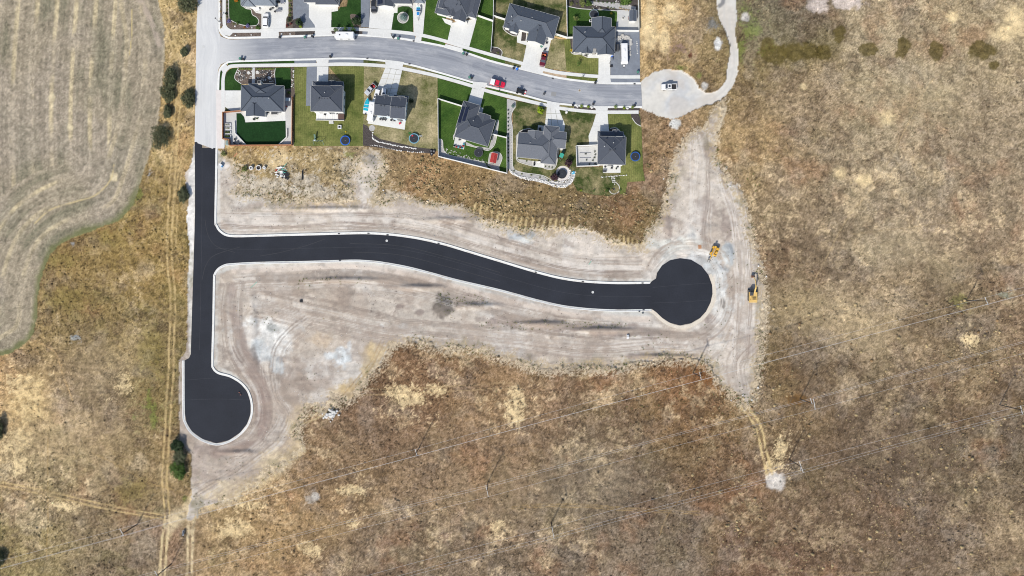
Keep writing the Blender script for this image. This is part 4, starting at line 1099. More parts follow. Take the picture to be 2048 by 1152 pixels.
slab("lawn", [(1215.5, 228), (1280, 228), (1283, 260), (1286, 340), (1290, 362), (1255, 364), (1250, 390), (1240, 392), (1238, 364), (1195, 364), (1195, 334), (1250, 330), (1250, 270), (1218, 262)], L1, m_lawn_mow)
slab("patchy_lawn", [(1150, 345), (1152, 336), (1196, 334), (1240, 340), (1240, 384), (1220, 392), (1190, 390), (1155, 382), (1146, 365)], L1 + .003, m_lawn_patch)
slab("planting_bed", [(1262, 228), (1278, 229), (1281, 252), (1272, 246), (1264, 236)], L2, m_mulch, smoothn=2)
slab("planting_bed", [(1218, 258), (1232, 256), (1240, 264), (1250, 272), (1250, 276), (1236, 274), (1220, 270)], L2, m_mulch, smoothn=2)
driveway([(1192.3, 227.5), (1215.2, 227.8), (1217, 252), (1184.5, 252)], 2, 3)
slab("driveway", [(1184.5, 252.4), (1217, 252.4), (1218.5, 264), (1195, 269), (1195.8, 290.5), (1178.4, 290.6), (1177, 272)], 0.119, m_conc)
driveway([(1189.5, 212.5), (1216.5, 213), (1215, 221), (1192, 221)], 2, 1, z=0.137)
slab("patio", [(1206, 328), (1241, 328), (1241, 345.5), (1206, 346)], L3, m_conc)
# ------------------------------------------------------------------ houses
def shingle_mat(name, rgb):
    m = mat(name, rgb, 0.95, 0.13, 3.0, 5, bump=0.015, bscale=9, spec=0.15, fine=(7.0, 0.10), stretch=(1, 1, 1))
    return m
R_CHAR = shingle_mat("charcoal_shingle", S(86, 91, 101))
R_GREY = shingle_mat("mid_grey_shingle", S(110, 114, 122))
R_BLUE = shingle_mat("blue_grey_shingle", S(130, 138, 147))
R_SLATE = shingle_mat("slate_shingle", S(91, 98, 109))
m_cap = mat("ridge_cap_shingle", S(96, 100, 108), 0.95, 0.08, 3)
m_cap_dk = mat("dark_ridge_cap", S(52, 58, 68), 0.95, 0.08, 3)
m_white = mat("white_paint", S(240, 240, 238), 0.6, 0.03, 0.8)
m_trim = mat("pale_trim", S(226, 224, 218), 0.6, 0.04, 1.0)
m_stucco = mat("white_stucco", S(236, 236, 234), 0.9, 0.04, 1.2, bump=0.004, bscale=20)
m_siding = mat("pale_blue_siding", S(206, 220, 232), 0.8, 0.03, 1.2, bump=0.006, bscale=4, stretch=(.2, .2, 6))
m_stone = mat("grey_stone_veneer", S(170, 166, 160), 0.95, 0.2, 3.0, bump=0.02, bscale=6)
m_glass = mat("window_glass", (0.03, 0.035, 0.045), 0.08, 0.1, 0.5, spec=0.6)
m_black = mat("black_metal", (0.02, 0.02, 0.022), 0.5, 0.2, 2.0)
m_dkgrey = mat("dark_grey_plastic", (0.05, 0.052, 0.056), 0.6, 0.2, 2.0)
m_garage = mat("garage_door_paint", S(222, 222, 220), 0.6, 0.03, 1.0)
m_solar = mat("solar_cells", (0.012, 0.015, 0.03), 0.15, 0.25, 0.8, spec=0.5)
m_wood_dk = mat("dark_door_wood", (0.05, 0.03, 0.02), 0.6, 0.2, 2)

def roof_wing(house, c, w, d, ridge, ends, eave, pitch, rmat, wmat, capm, over=0.45, wall=True, dz=0.0, walldrop=0.0):
    """One roofed wing in the house's frame: centre c, w along x, d along y, ridge 'x' or 'y', ends h(ip) or g(able) at -/+."""
    if ridge == 'y':
        T = lambda x, y, z: (c[0] - y, c[1] + x, z)
        L, W = d, w
    else:
        T = lambda x, y, z: (c[0] + x, c[1] + y, z)
        L, W = w, d
    hl, hw = L / 2, W / 2
    rz_ = eave + dz + hw * pitch
    e = eave + dz
    ra = -hl + (min(hw, hl * 0.98) if ends[0] == 'h' else 0)
    rb = hl - (min(hw, hl * 0.98) if ends[1] == 'h' else 0)
    if ra >= rb:
        ra, rb = -0.05, 0.05
    top = [T(-hl, -hw, e), T(hl, -hw, e), T(hl, hw, e), T(-hl, hw, e), T(ra, 0, rz_), T(rb, 0, rz_)]
    th = 0.22
    bot = [(x, y, z - th) for x, y, z in top]
    mb = MB()
    mb.add(top + bot, [(0, 1, 5, 4), (2, 3, 4, 5), (1, 2, 5), (3, 0, 4), (7, 6, 10, 11), (9, 8, 11, 10), (8, 7, 11), (6, 9, 10),
                       (0, 6, 7, 1), (1, 7, 8, 2), (2, 8, 9, 3), (3, 9, 6, 0)] if ends == 'hh' else
           [(0, 1, 5, 4), (2, 3, 4, 5), (7, 6, 10, 11), (9, 8, 11, 10), (0, 6, 7, 1), (2, 8, 9, 3)] +
           ([(1, 2, 5), (8, 7, 11), (1, 7, 8, 2)] if ends[1] == 'h' else [(1, 5, 11, 7), (5, 2, 8, 11)]) +
           ([(3, 0, 4), (6, 9, 10), (3, 9, 6, 0)] if ends[0] == 'h' else [(0, 6, 10, 4), (4, 10, 9, 3)]))
    roof = mb.build("roof", rmat, house)
    g = MB()                                    # gutters and verge boards round the eaves
    def bar(a, b, r=0.085):
        g.cyl(a, b, r, r, 4)
    lo = lambda p: (p[0], p[1], p[2] - 0.07)
    bar(lo(top[0]), lo(top[1])); bar(lo(top[2]), lo(top[3]))
    if ends[1] == 'h': bar(lo(top[1]), lo(top[2]))
    else: bar(lo(top[1]), lo(top[5])); bar(lo(top[5]), lo(top[2]))
    if ends[0] == 'h': bar(lo(top[3]), lo(top[0]))
    else: bar(lo(top[3]), lo(top[4])); bar(lo(top[4]), lo(top[0]))
    g.build("gutter", m_trim, roof)
    k = MB()
    def cap(a, b):
        k.cyl((a[0], a[1], a[2] + .01), (b[0], b[1], b[2] + .01), 0.11, 0.11, 6)
    cap(top[4], top[5])
    if ends[0] == 'h': cap(top[4], top[0]); cap(top[4], top[3])
    if ends[1] == 'h': cap(top[5], top[1]); cap(top[5], top[2])
    k.build("ridge_cap", capm, roof)
    if wall:
        o = over
        base = -0.1 + walldrop
        wl_, ww = hl - o, hw - o
        zt = e - 0.05 + o * pitch * 0.0
        w_ = MB()
        if ends == 'hh':
            q = [T(-wl_, -ww, 0), T(wl_, -ww, 0), T(wl_, ww, 0), T(-wl_, ww, 0)]
            w_.rings([[(x, y, base) for x, y, _ in q], [(x, y, zt) for x, y, _ in q]])
        else:
            # five-sided ends under gables
            a0, a1 = (-wl_, wl_)
            za = zt + (ww * pitch if ends[0] == 'g' else 0)
            zb = zt + (ww * pitch if ends[1] == 'g' else 0)
            r0 = [T(a0, -ww, base), T(a0, ww, base), T(a0, ww, zt), T(a0, 0, za + .001), T(a0, -ww, zt)]
            r1 = [T(a1, -ww, base), T(a1, ww, base), T(a1, ww, zt), T(a1, 0, zb + .001), T(a1, -ww, zt)]
            w_.rings([r0, r1])
        w_.build("wall", wmat, house)
    return roof, top

def wall_window(house, c, w, h, face, name="window"):
    """Framed window set on a wall; face 's','e','w','n' in the house frame."""
    sx = (w, 0.10, h) if face in 'sn' else (0.10, w, h)
    gx_ = (w - .16, 0.13, h - .16) if face in 'sn' else (0.13, w - .16, h - .16)
    f = MB().box(c, sx).build(name, m_white, house)
    MB().box(c, gx_).build("pane", m_glass, f)
    return f

def door(house, c, w, h, face, m=None, name="door"):
    sx = (w, 0.12, h) if face in 'sn' else (0.12, w, h)
    d = MB().box(c, sx).build(name, m or m_wood_dk, house)
    return d

def garage_door(house, c, w, face='s', h=2.3):
    g = MB().box((c[0], c[1], h / 2), (w, 0.08, h)).build("garage_door", m_trim, house)
    for k in range(4):
        MB().box((c[0], c[1], h * (k + .5) / 4), (w - .1, 0.14, h / 4 - .05)).build("door_panel", m_garage, g)
    return g

def vents(roof, pts, m, size=0.32):
    for x, y, z in pts:
        MB().box((x, y, z + 0.08), (size, size, 0.22)).build("roof_vent", m, roof)

def pipe(roof, x, y, z, m=None):
    MB().cyl((x, y, z - .3), (x, y, z + 0.45), 0.11, 0.09, 8).build("vent_pipe", m or m_white, roof)

class House:
    def __init__(s, label, px, py, deg, rmat, wmat=None, capm=None, eave=3.0, pitch=0.42):
        s.eave, s.pitch, s.deg = eave, pitch, deg
        s.px, s.py = px, py
        s.c = P(px, py, eave)
        s.rz = -math.radians(deg)
        s.o = thing("house", label, "house", s.c, s.rz)
        s.rmat, s.wmat, s.capm = rmat, wmat or m_stucco, capm or m_cap
        s.nw = 0
    def loc(s, px, py, h=None):
        h = s.eave if h is None else h
        x, y = P(px, py, h)
        dx, dy = x - s.c[0], y - s.c[1]
        c_, s_ = math.cos(-s.rz), math.sin(-s.rz)
        return (dx * c_ - dy * s_, dx * s_ + dy * c_)
    def wing(s, px, py, w, d, ridge, ends, eave=None, pitch=None, **k):
        eave = eave or s.eave
        kk = (CAM_H - eave) / CAM_H / PPM
        s.nw += 1
        return roof_wing(s.o, s.loc(px, py, eave), w * kk, d * kk, ridge, ends, eave, pitch or s.pitch, k.pop('rmat', s.rmat), k.pop('wmat', s.wmat), s.capm, dz=0.006 * s.nw, **k)

# G: corner house, L-shaped hip roof
h = House("corner house with slate hip roof above the dark walled back lawn", 525, 195, 1.0, R_SLATE, capm=m_cap_dk)
r, t = h.wing(525, 196.5, 86, 52, 'x', 'hh')
h.wing(511, 212, 38, 42, 'y', 'gh', pitch=.40)
h.wing(524, 182, 54, 30, 'y', 'hh', pitch=.40)
x, y = h.loc(521, 169); ch = MB().box((x, y + .4, 3.2), (1.0, 1.1, 2.2)).build("chimney", m_trim, h.o)
for i in (-1, 1):
    for j in (-1, 1):
        MB().box((x + i * .22, y + .4 + j * .24, 4.33), (.36, .38, .14)).build("flue", m_black, ch)
for px in (505, 512, 519, 528):
    x, y = h.loc(px, 197.5); vents(r, [(x, y, 4.55)], m_dkgrey)
x, y = h.loc(541, 199); pipe(r, x, y, 4.4)
x, y = h.loc(520, 229, 2); wall_window(h.o, (x - 1.2, h.loc(511, 230.2, 2.0)[1], 1.6), 1.6, 1.4, 's')
x, y = h.loc(540, 221.5, 2); door(h.o, (x, h.loc(540, 219.4, 2)[1], 1.1), 2.4, 2.1, 's', m_glass, "patio_door")
door(h.o, (h.loc(556, 220, 2)[0], h.loc(540, 219.4, 2)[1], 1.5), 1.6, 1.3, 's', m_glass, "window")

# H: two-storey house
h = House("two storey house with square charcoal roof and raised rear deck beside the blue rimmed trampoline", 653.5, 197, 1.0, R_CHAR, eave=5.6)
r, t = h.wing(653.5, 197.5, 64, 51, 'x', 'hh')
h.wing(671, 186, 26, 30, 'y', 'hh', eave=5.55)
h.wing(656, 174, 62, 22, 'x', 'hh', eave=2.9)
h.wing(664, 170, 16, 16, 'y', 'hg', eave=2.95)
for px in (640, 646, 651, 657, 662):
    x, y = h.loc(px, 199); vents(r, [(x, y, 7.15)], m_dkgrey)
x, y = h.loc(651, 187); pipe(r, x, y, 6.6)
for k in range(3):
    wall_window(h.o, (-3.4 + 3.2 * k, t[0][1] + .45, 4.3), 1.5, 1.2, 's')
for zz in (1.6, 4.3):
    for k in range(2):
        wall_window(h.o, (t[1][0] - .45, -1.6 + 3.0 * k, zz), 1.1, 1.2, 'e')
door(h.o, (0.8, t[0][1] + .45, 1.3), 1.9, 2.2, 's', m_glass, "patio_door")
wall_window(h.o, (-2.8, t[0][1] + .45, 1.6), 1.5, 1.3, 's')

# I: gabled two-storey house with pale blue end wall
h = House("two storey gabled house with pale blue end wall beside the teal covered boat", 781, 214, 5.5, R_CHAR, m_siding, eave=5.4, pitch=.40)
r, t = h.wing(766, 211.5, 32, 40, 'x', 'gg')
r2, t2 = h.wing(797, 215.5, 30, 43, 'x', 'gg')
h.wing(769.5, 202, 13, 24, 'y', 'hg', eave=5.3)
h.wing(801, 206, 15, 26, 'y', 'hg', eave=5.3)
h.wing(802, 197, 29, 12, 'x', 'gg', eave=2.8)
for px in (763, 770, 787, 792, 798, 803):
    x, y = h.loc(px, 213 + (px - 760) * .1); vents(r if px < 780 else r2, [(x, y, 6.75)], m_dkgrey)
x, y = h.loc(775, 232); pipe(r, x, y, 5.7)
for k in range(3):
    wall_window(h.o, (-3.5 + 3.4 * k, t[0][1] + .45, 4.2), 1.4, 1.2, 's')
for k in range(3):
    wall_window(h.o, (t2[1][0] - .45, -2.0 + 2.0 * k, 4.2), 1.0, 1.1, 'e')
    wall_window(h.o, (t2[1][0] - .45, -2.0 + 2.0 * k, 1.5), 1.0, 1.1, 'e')
door(h.o, (2.8, t2[0][1] + .45, 1.2), 1.8, 2.1, 's', m_glass, "patio_door")
wall_window(h.o, (-2.5, t[0][1] + .45, 1.5), 1.6, 1.2, 's')

# J: turned house with solar panels
h = House("turned house with solar panels on its roof inside the white fenced lawn", 950, 256, 16.5, R_CHAR)
r, t = h.wing(950, 256.8, 70, 54.5, 'x', 'hh', pitch=.44)
r2, t2 = h.wing(936, 233, 34.5, 56, 'y', 'hh', pitch=.42)
h.wing(966, 243, 24, 30, 'y', 'hg', pitch=.42)
for px, py in ((938, 254), (944, 255.5), (951, 257.5), (959, 259.5)):
    x, y = h.loc(px, py); vents(r, [(x, y, 4.6)], m_dkgrey)
x, y = h.loc(947, 243.5); pipe(r, x, y, 4.7)
sa = Matrix.Rotation(-math.atan(.42), 3, 'Y')
for i in range(2):
    for j in range(7 if i == 0 else 6):
        px0, py0 = 922.5 + i * 7.2 - j * 1.35 + (0 if i == 0 else .9), 213.5 + i * 2.0 + j * 4.55
        x, y = h.loc(px0 + 4, py0 + 2, 3.6)
        zz = 3.0 + (x - t2[0][0] if False else 0) * .42
        wx0 = h.loc(936, 233)[0]
        zz = 3.0 + (2.76 - abs(x - wx0)) * .42 + 0.16
        MB().box((x, y, zz), (1.12, .72, .05), M=sa).build("solar_panel", m_solar, r2)
for k in range(3):
    wall_window(h.o, (-2 + 2.9 * k, t[0][1] + .45, 1.6), 1.5, 1.3, 's')
door(h.o, (-4.6, t[0][1] + .45, 1.1), 1.9, 2.1, 's', m_glass, "patio_door")

# K: rambling house with three wings
h = House("rambling mid grey house with three gabled wings behind the rock edged terrace", 1083, 292, 5.5, R_GREY)
r, t = h.wing(1072, 292.5, 74, 50, 'x', 'gh', pitch=.40)
h.wing(1100, 290, 30, 76, 'y', 'hh', pitch=.40)
h.wing(1112, 279, 40, 33, 'x', 'hg', pitch=.38)
h.wing(1070, 276, 30, 28, 'y', 'hg', pitch=.40)
x, y = h.loc(1060, 287); pipe(r, x, y, 4.3)
vents(r, [(*h.loc(1099, 285), 4.7)], m_dkgrey)
for k in range(3):
    wall_window(h.o, (t[0][0] + 1.9 + 2.9 * k, t[0][1] + .45, 1.5), 1.5, 1.5, 's')
door(h.o, (0.6, t[0][1] + .45, 1.1), 1.9, 2.1, 's', m_glass, "patio_door")

# L: square two-storey house with the fenced side terrace
h = House("square charcoal roofed house beside the white fenced terrace and its small rear patio", 1223, 300, 1.5, R_CHAR, eave=5.4)
r, t = h.wing(1223.5, 301, 56, 56, 'y', 'hh')
h.wing(1240, 287, 22, 28, 'y', 'hh', eave=5.35)
h.wing(1221, 272, 52, 18, 'x', 'hh', eave=2.8)
h.wing(1232, 269, 14, 18, 'y', 'hg', eave=2.85)
for px, py in ((1212, 280), (1211, 289), (1244, 279)):
    vents(r, [(*h.loc(px, py), 6.3)], m_dkgrey)
for px, py in ((1226, 287), (1208, 294)):
    x, y = h.loc(px, py); pipe(r, x, y, 6.6)
for px in (1218, 1223, 1228):
    vents(r, [(*h.loc(px, 302), 7.2)], m_dkgrey)
for k in range(3):
    wall_window(h.o, (-2.8 + 2.8 * k, t[0][1] + .45, 4.2), 1.4, 1.2, 's')
door(h.o, (0.3, t[0][1] + .45, 1.2), 1.9, 2.1, 's', m_glass, "patio_door")
wall_window(h.o, (-2.6, t[0][1] + .45, 1.5), 1.3, 1.2, 's')

# E: turned house with big south gable
h = House("turned slate roofed house with white front gable above the maroon car's driveway", 1063.5, 42, 15.3, R_SLATE)
r, t = h.wing(1063.5, 42, 103.5, 45.5, 'x', 'hh', pitch=.46)
h.wing(1077, 62, 37, 50, 'y', 'gh', pitch=.50)
h.wing(1031, 48, 19, 34, 'y', 'gh', pitch=.46)
h.wing(1016, 50, 16, 14, 'y', 'gh', pitch=.40)
for k, px in enumerate((1033, 1043, 1052, 1063, 1072, 1085)):
    vents(r, [(*h.loc(px, 24.5 + (px - 1033) * .27), 5.1)], m_dkgrey, .26)
for px, py in ((1042, 44), (1064, 38), (1023, 36)):
    x, y = h.loc(px, py); pipe(r, x, y, 4.3)
vents(r, [(*h.loc(1024.5, 44), 3.9), (*h.loc(1074, 65), 4.7)], m_dkgrey)
gx1, gy1 = h.loc(1069.6, 86.6, 2.0)
garage_door(h.o, (gx1 + .2, h.loc(1070.5, 85.6, 2.2)[1] + .16), 4.6)
for px, py in ((1016, 55), (1031, 61)):
    x, y = h.loc(px, py, 1.6); wall_window(h.o, (x, y + .2, 1.6), 1.2, 1.2, 's')

# F: slate hip house beside the gravel pad
h = House("hip roofed slate house between the trampoline lawn and the gravel trailer pad", 1188, 80, 1.0, R_SLATE, capm=m_cap_dk)
r, t = h.wing(1188, 79, 84, 52, 'x', 'hh', pitch=.46)
h.wing(1203, 58, 40, 44, 'y', 'hg', pitch=.48)
h.wing(1212, 92, 34, 36, 'y', 'gh', pitch=.40)
h.wing(1174, 92, 22, 30, 'y', 'gh', pitch=.40)
x, y = h.loc(1169, 67.5); pipe(r, x, y, 4.7)
x, y = h.loc(1189, 104); MB().box((x, y + .5, 1.8), (1.0, .9, 3.6)).build("porch_post", m_stone, h.o)
garage_door(h.o, (h.loc(1212, 105, 2)[0], h.loc(1212, 109.8, 3)[1] + .4), 4.4)
x, y = h.loc(1174, 107, 2); wall_window(h.o, (x, h.loc(1174, 107, 3)[1] + .36, 1.5), 1.7, 1.3, 's')
x, y = h.loc(1155, 105, 2); wall_window(h.o, (x, t[0][1] + .45, 1.5), 1.5, 1.3, 's')
door(h.o, (h.loc(1190, 105, 2)[0], t[0][1] + .45, 1.05), 1.1, 2.1, 's')

# D
h = House("dark roofed house with small white gables and detached looking garage wing by the north edge", 908, 8, 15.0, R_CHAR)
r, t = h.wing(912, -4, 66, 62, 'x', 'hh', pitch=.46)
h.wing(889, 18, 34, 24, 'x', 'hh', pitch=.38)
h.wing(923, 22, 26, 40, 'y', 'gh', pitch=.42)
h.wing(906, 18, 17, 30, 'y', 'gh', pitch=.46)
h.wing(887, 6, 16, 24, 'y', 'gh', eave=3.4, pitch=.5)
h.wing(950, 4, 20, 62, 'y', 'hh', pitch=.40)
for px, py in ((908, 2), (916, 6), (921, 14), (913, 14)):
    x, y = h.loc(px, py); pipe(r, x, y, 4.8, m_dkgrey if px > 909 else None)
garage_door(h.o, (h.loc(923, 41, 2)[0], h.loc(923, 40.5, 2)[1]), 3.6)
x, y = h.loc(889, 29, 2); wall_window(h.o, (x, y + .2, 1.6), 1.6, 1.2, 's')

# C
h = House("gabled house with solar panels facing the drive with the black car", 770, -10, 1.0, R_CHAR)
r, t = h.wing(771, -12, 34, 50, 'y', 'gh', pitch=.45)
h.wing(800, -16, 50, 46, 'x', 'hh', pitch=.42)
sa = Matrix.Rotation(-math.atan(.45), 3, 'Y')
for i in range(2):
    for j in range(5):
        x, y = h.loc(757.5 + i * 5.6, -18 + j * 5.9, 3.4)
        zz = 3.0 + (2.78 - abs(x - h.loc(771, -12)[0])) * .45 + .16
        MB().box((x, y, zz), (.84, .9, .05), M=sa).build("solar_panel", m_solar, r)
garage_door(h.o, (h.loc(771, 12, 2)[0], h.loc(771, 12.2, 2.6)[1] + .32), 4.2)
x, y = h.loc(812, 5, 2); wall_window(h.o, (x, y + .3, 1.5), 2.0, 1.2, 's')
h = House("small pale grey roofed garage behind the blue speedboat", 838, -12, 2.0, R_BLUE, eave=2.8)
h.o.name = "garage"; h.o["category"] = "garage"
h.wing(838.5, -12, 21, 36, 'y', 'hh', pitch=.40)
garage_door(h.o, (0, h.loc(838.5, 3.5, 2.2)[1] + .4), 2.6)
# B
h = House("white fronted house with dark roof above the wide concrete drive", 643, -14, 0.5, R_CHAR)
r, t = h.wing(643, -18, 70, 46, 'x', 'hh', pitch=.42)
h.wing(654, -6, 46, 30, 'x', 'hh', pitch=.36)
garage_door(h.o, (h.loc(632, 3, 2)[0], t[0][1] + .45), 4.6)
door(h.o, (h.loc(667, 8, 2)[0], h.loc(654, 7.6, 2.5)[1] + .35, 1.05), 1.1, 2.1, 's')
# A
h = House("blue grey hip roofed house by the corner lawn with the white car's patio", 517, -14, 1.0, R_BLUE)
r, t = h.wing(516, -16, 68, 54, 'x', 'hh', pitch=.44)
h.wing(497, -4, 26, 34, 'y', 'hh', pitch=.42)
garage_door(h.o, (h.loc(535, 11, 2)[0], t[0][1] + .45), 3.4)
x, y = h.loc(495, 12, 2); wall_window(h.o, (x, h.loc(497, 12.8, 2.8)[1] + .4, 1.6), 1.5, 1.2, 's')
# garden shed at the east end
h = House("small garden shed with dark roof in the north-east corner patio", 1266, 33, 1.0, R_SLATE, eave=2.3)
h.o.name = "garden_shed"; h.o["category"] = "shed"
r, t = h.wing(1266, 31.5, 15, 22, 'y', 'gg', pitch=.4, over=.2)
door(h.o, (0, t[0][1] if False else h.loc(1266, 42.5, 2.3)[1] + .18, .95), 1.3, 1.8, 's', m_white)
# red playhouse
h = House("red roofed wooden playhouse in the fenced lawn", 987.5, 317, 12.0, mat("red_metal_roof", S(176, 62, 58), .5, .12, 2), mat("cedar_boards", S(190, 140, 84), .9, .15, 2), mat("red_cap", S(196, 84, 78), .5, .1, 2), eave=1.7)
h.o.name = "playhouse"; h.o["category"] = "playhouse"
h.wing(987.5, 316, 13, 20, 'y', 'gg', pitch=.5, over=.15)
door(h.o, (0, h.loc(987.5, 326, 1.7)[1] + .12, .6), .8, 1.1, 's', m_wood_dk)

# ------------------------------------------------------------------ fences and garden walls
m_vinyl = mat("white_vinyl", S(244, 244, 242), 0.5, 0.02, 1)
m_cedar = mat("brown_cedar", S(150, 98, 70), 0.9, 0.18, 1.5, fine=(4, .15))
m_cedar_lt = mat("light_cedar", S(206, 152, 112), 0.9, 0.12, 1.5)
def fence(name, label, pts, m, pm, h=1.7, bay=2.4, th=0.07, post=0.14, cat="fence", rail=True):
    """Fence as posts and one panel per bay (with a top rail) along a line of pixels."""
    w = [P(*p) for p in pts]
    o = thing(name, label, cat, w[0])
    ox, oy = w[0]
    for (ax, ay), (bx, by) in zip(w[:-1], w[1:]):
        l = math.dist((ax, ay), (bx, by))
        n = max(1, round(l / bay))
        a_ = math.atan2(by - ay, bx - ax)
        for k in range(n + 1):
            x, y = ax + (bx - ax) * k / n - ox, ay + (by - ay) * k / n - oy
            MB().box((x, y, (h + .1) / 2), (post, post, h + .1), a_).build("post", pm, o)
            if k < n:
                x, y = ax + (bx - ax) * (k + .5) / n - ox, ay + (by - ay) * (k + .5) / n - oy
                p_ = MB().box((x, y, h / 2), (l / n - post - .01, th, h - .06), a_).build("panel", m, o)
                if rail:
                    MB().box((x, y, h - .01), (l / n - post - .02, th + .07, .09), a_).build("top_rail", pm, p_)
    return o
fence("vinyl_fence", "white vinyl fence round the lawn of the house with solar panels", [(925, 214), (876.5, 199), (877.5, 314), (1014, 347.5), (1013.6, 274)], m_vinyl, m_vinyl)
fence("vinyl_fence", "short white vinyl fence between the solar panel house and the shrub strip", [(984.5, 269.5), (1013.2, 276.5)], m_vinyl, m_vinyl)
fence("vinyl_fence", "white vinyl fence between the green lawn and patchy yard on the north side", [(988.5, -60), (986.5, 42), (982, 104)], m_vinyl, m_vinyl)
fence("vinyl_fence", "white vinyl fence joining the small gabled house to the boundary", [(956, 33.5), (986, 44)], m_vinyl, m_vinyl)
fence("vinyl_fence", "short white vinyl fence at the west corner of the turned slate roofed house", [(987.5, 34), (1009.5, 41)], m_vinyl, m_vinyl)
fence("vinyl_fence", "white vinyl fence between the turned slate house and the trampoline lawn", [(1131.6, -60), (1133.8, 76)], m_vinyl, m_vinyl)
fence("vinyl_fence", "white vinyl fence bending between the two slate roofed houses", [(1110, 70), (1134, 77.5), (1146, 77)], m_vinyl, m_vinyl)
fence("vinyl_fence", "white vinyl fence along the east edge of the garden with the shed", [(1275, -60), (1276.5, 64), (1231, 63.5)], m_vinyl, m_vinyl)
fence("vinyl_fence", "white vinyl fence enclosing the pale terrace beside the square house", [(1194, 291), (1151.5, 292.8), (1153, 333.5), (1197, 332)], m_vinyl, m_vinyl, h=1.4)
fence("cedar_fence", "brown cedar fence round the deep green walled back lawn", [(490, 222.5), (448, 226), (448, 279), (461, 280), (461.5, 292), (585.5, 291), (586.5, 195)], m_cedar, m_cedar_lt, h=1.5)
fence("cedar_fence", "white boards fencing the parking place behind the west side house", [(571, 178), (571, 179.5)], m_vinyl, m_vinyl) if False else None

def wall_run(name, label, pts, m, w=0.25, h=0.6, z0=-0.05, cat="garden wall"):
    """Low masonry wall or retaining edge as butted blocks along a line."""
    q = [P(*p) for p in pts]
    o = thing(name, label, cat, q[0])
    for (ax, ay), (bx, by) in zip(q[:-1], q[1:]):
        l = math.dist((ax, ay), (bx, by))
        n = max(1, round(l / 1.2))
        a_ = math.atan2(by - ay, bx - ax)
        for k in range(n):
            x, y = ax + (bx - ax) * (k + .5) / n - q[0][0], ay + (by - ay) * (k + .5) / n - q[0][1]
            MB().box((x, y, (h + z0) / 2), (l / n - .03, w, h - z0), a_).build("block", m, o)
    return o
wall_run("garden_wall", "angled white retaining wall on the west side of the deep green lawn", [(470, 244), (471, 267), (492.5, 290)], m_trim, .35, .7)
wall_run("garden_wall", "angled white retaining wall on the east side of the deep green lawn", [(574.5, 259), (574.5, 275), (559, 289.5)], m_trim, .35, .7)

# lawn and bed edging: pale poured borders
for pts, sm in (([(458, -60), (458, 31), (463, 41), (478, 48.3), (495.6, 52), (509.7, 51.5), (515.5, 49), (518, 42), (513, 34.5), (505, 29.5), (502, 19.5), (492.5, 17.5), (486, 12.5)], 4),
                ([(477, 136), (469.5, 156), (483, 168)], 4), ([(551, 136), (549.5, 150), (552, 168)], 4), ([(1006, 52), (1007, 58), (1014, 65), (1026, 71.5), (1036, 72)], 4),
                ([(982, 94), (996, 96), (1004, 103), (1003, 112)], 4), ([(1134.7, 75), (1134.7, 16), (1138, 13.5), (1164, 18), (1228, 21.5), (1235, 26), (1233, 52)], 3),
                ([(1141, 98), (1143, 106), (1150, 109), (1160, 108.5), (1168, 112), (1175, 115)], 4), ([(877.6, 278.3), (883, 279), (885.5, 284), (887, 299), (896, 309), (914, 314), (940, 319), (961, 323), (972, 329)], 4),
                ([(976, 332), (979, 310), (984, 305), (995, 304), (1002, 309), (1004, 318), (998, 333)], 4), ([(1031.6, 213), (1024, 225), (1022, 238), (1025, 262), (1025.3, 330), (1030, 340), (1050, 346), (1085, 351), (1105, 362)], 4),
                ([(1037, 268), (1042, 261.5), (1056, 257.6), (1066, 259.6), (1076, 266)], 4), ([(1036, 268), (1033, 300), (1033, 318), (1040, 325), (1064, 332)], 4), ([(1088, 337), (1100, 339), (1109, 336), (1114, 324), (1117, 300)], 4),
                ([(926, 214), (912, 262), (907, 272), (908, 280)], 3), ([(932, 290), (960, 297), (975, 301), (984, 296), (991, 284), (997, 246), (994, 240)], 4), ([(1264, 236), (1272, 247), (1282, 252.5)], 4),
                ([(1220, 257), (1232, 256), (1240, 263), (1250, 272)], 4), ([(1231, 364 + 0), (1238, 372), (1238, 382), (1230, 388), (1222, 386), (1218, 380)], 4)):
    strip_line("edging", pts, 1.3, 0.02, 0.17, m_edge, sm=sm)
strip_line("edging", [(806 + 10.8 * math.cos(t * math.pi / 8), 35.5 + 10.8 * math.sin(t * math.pi / 8)) for t in range(16)], 1.5, 0.02, 0.2, m_edge, sm=2, closed=True)
# ------------------------------------------------------------------ vehicles
def paint(name, rgb, rough=0.25):
    return mat("paint_" + name, rgb, rough, 0.04, 0.5, spec=0.5)
PW, PSIL, PBLK, PMAR, PRED = paint("white", S(244, 244, 244)), paint("silver", S(196, 200, 206)), paint("black", (.02, .021, .024)), paint("maroon", (.10, .012, .022)), paint("red", (.52, .015, .045))
m_tyre = mat("tyre_rubber", (.015, .015, .015), .9, .2, 3)
m_rim = mat("wheel_rim", (.35, .35, .36), .3, .1, 3, metal=.6)
m_lamp = mat("headlight_glass", (.7, .72, .75), .1, .05, 2)
m_tail = mat("tail_light", (.35, .01, .01), .2, .1, 2)
m_liner = mat("bed_liner", (.022, .022, .024), .8, .2, 3)
m_yel = mat("machine_yellow", (.55, .31, .04), .55, .08, 1.2)
m_yel_lt = mat("faded_machine_yellow", (.54, .36, .12), .65, .10, 1.2)
m_steel = mat("worn_steel", (.16, .155, .15), .5, .2, 2, metal=.4)
m_teal = mat("teal_canvas", (.008, .30, .40), .7, .12, 1.5)
m_vblue = mat("boat_blue", (.03, .18, .42), .3, .1, 1.5)

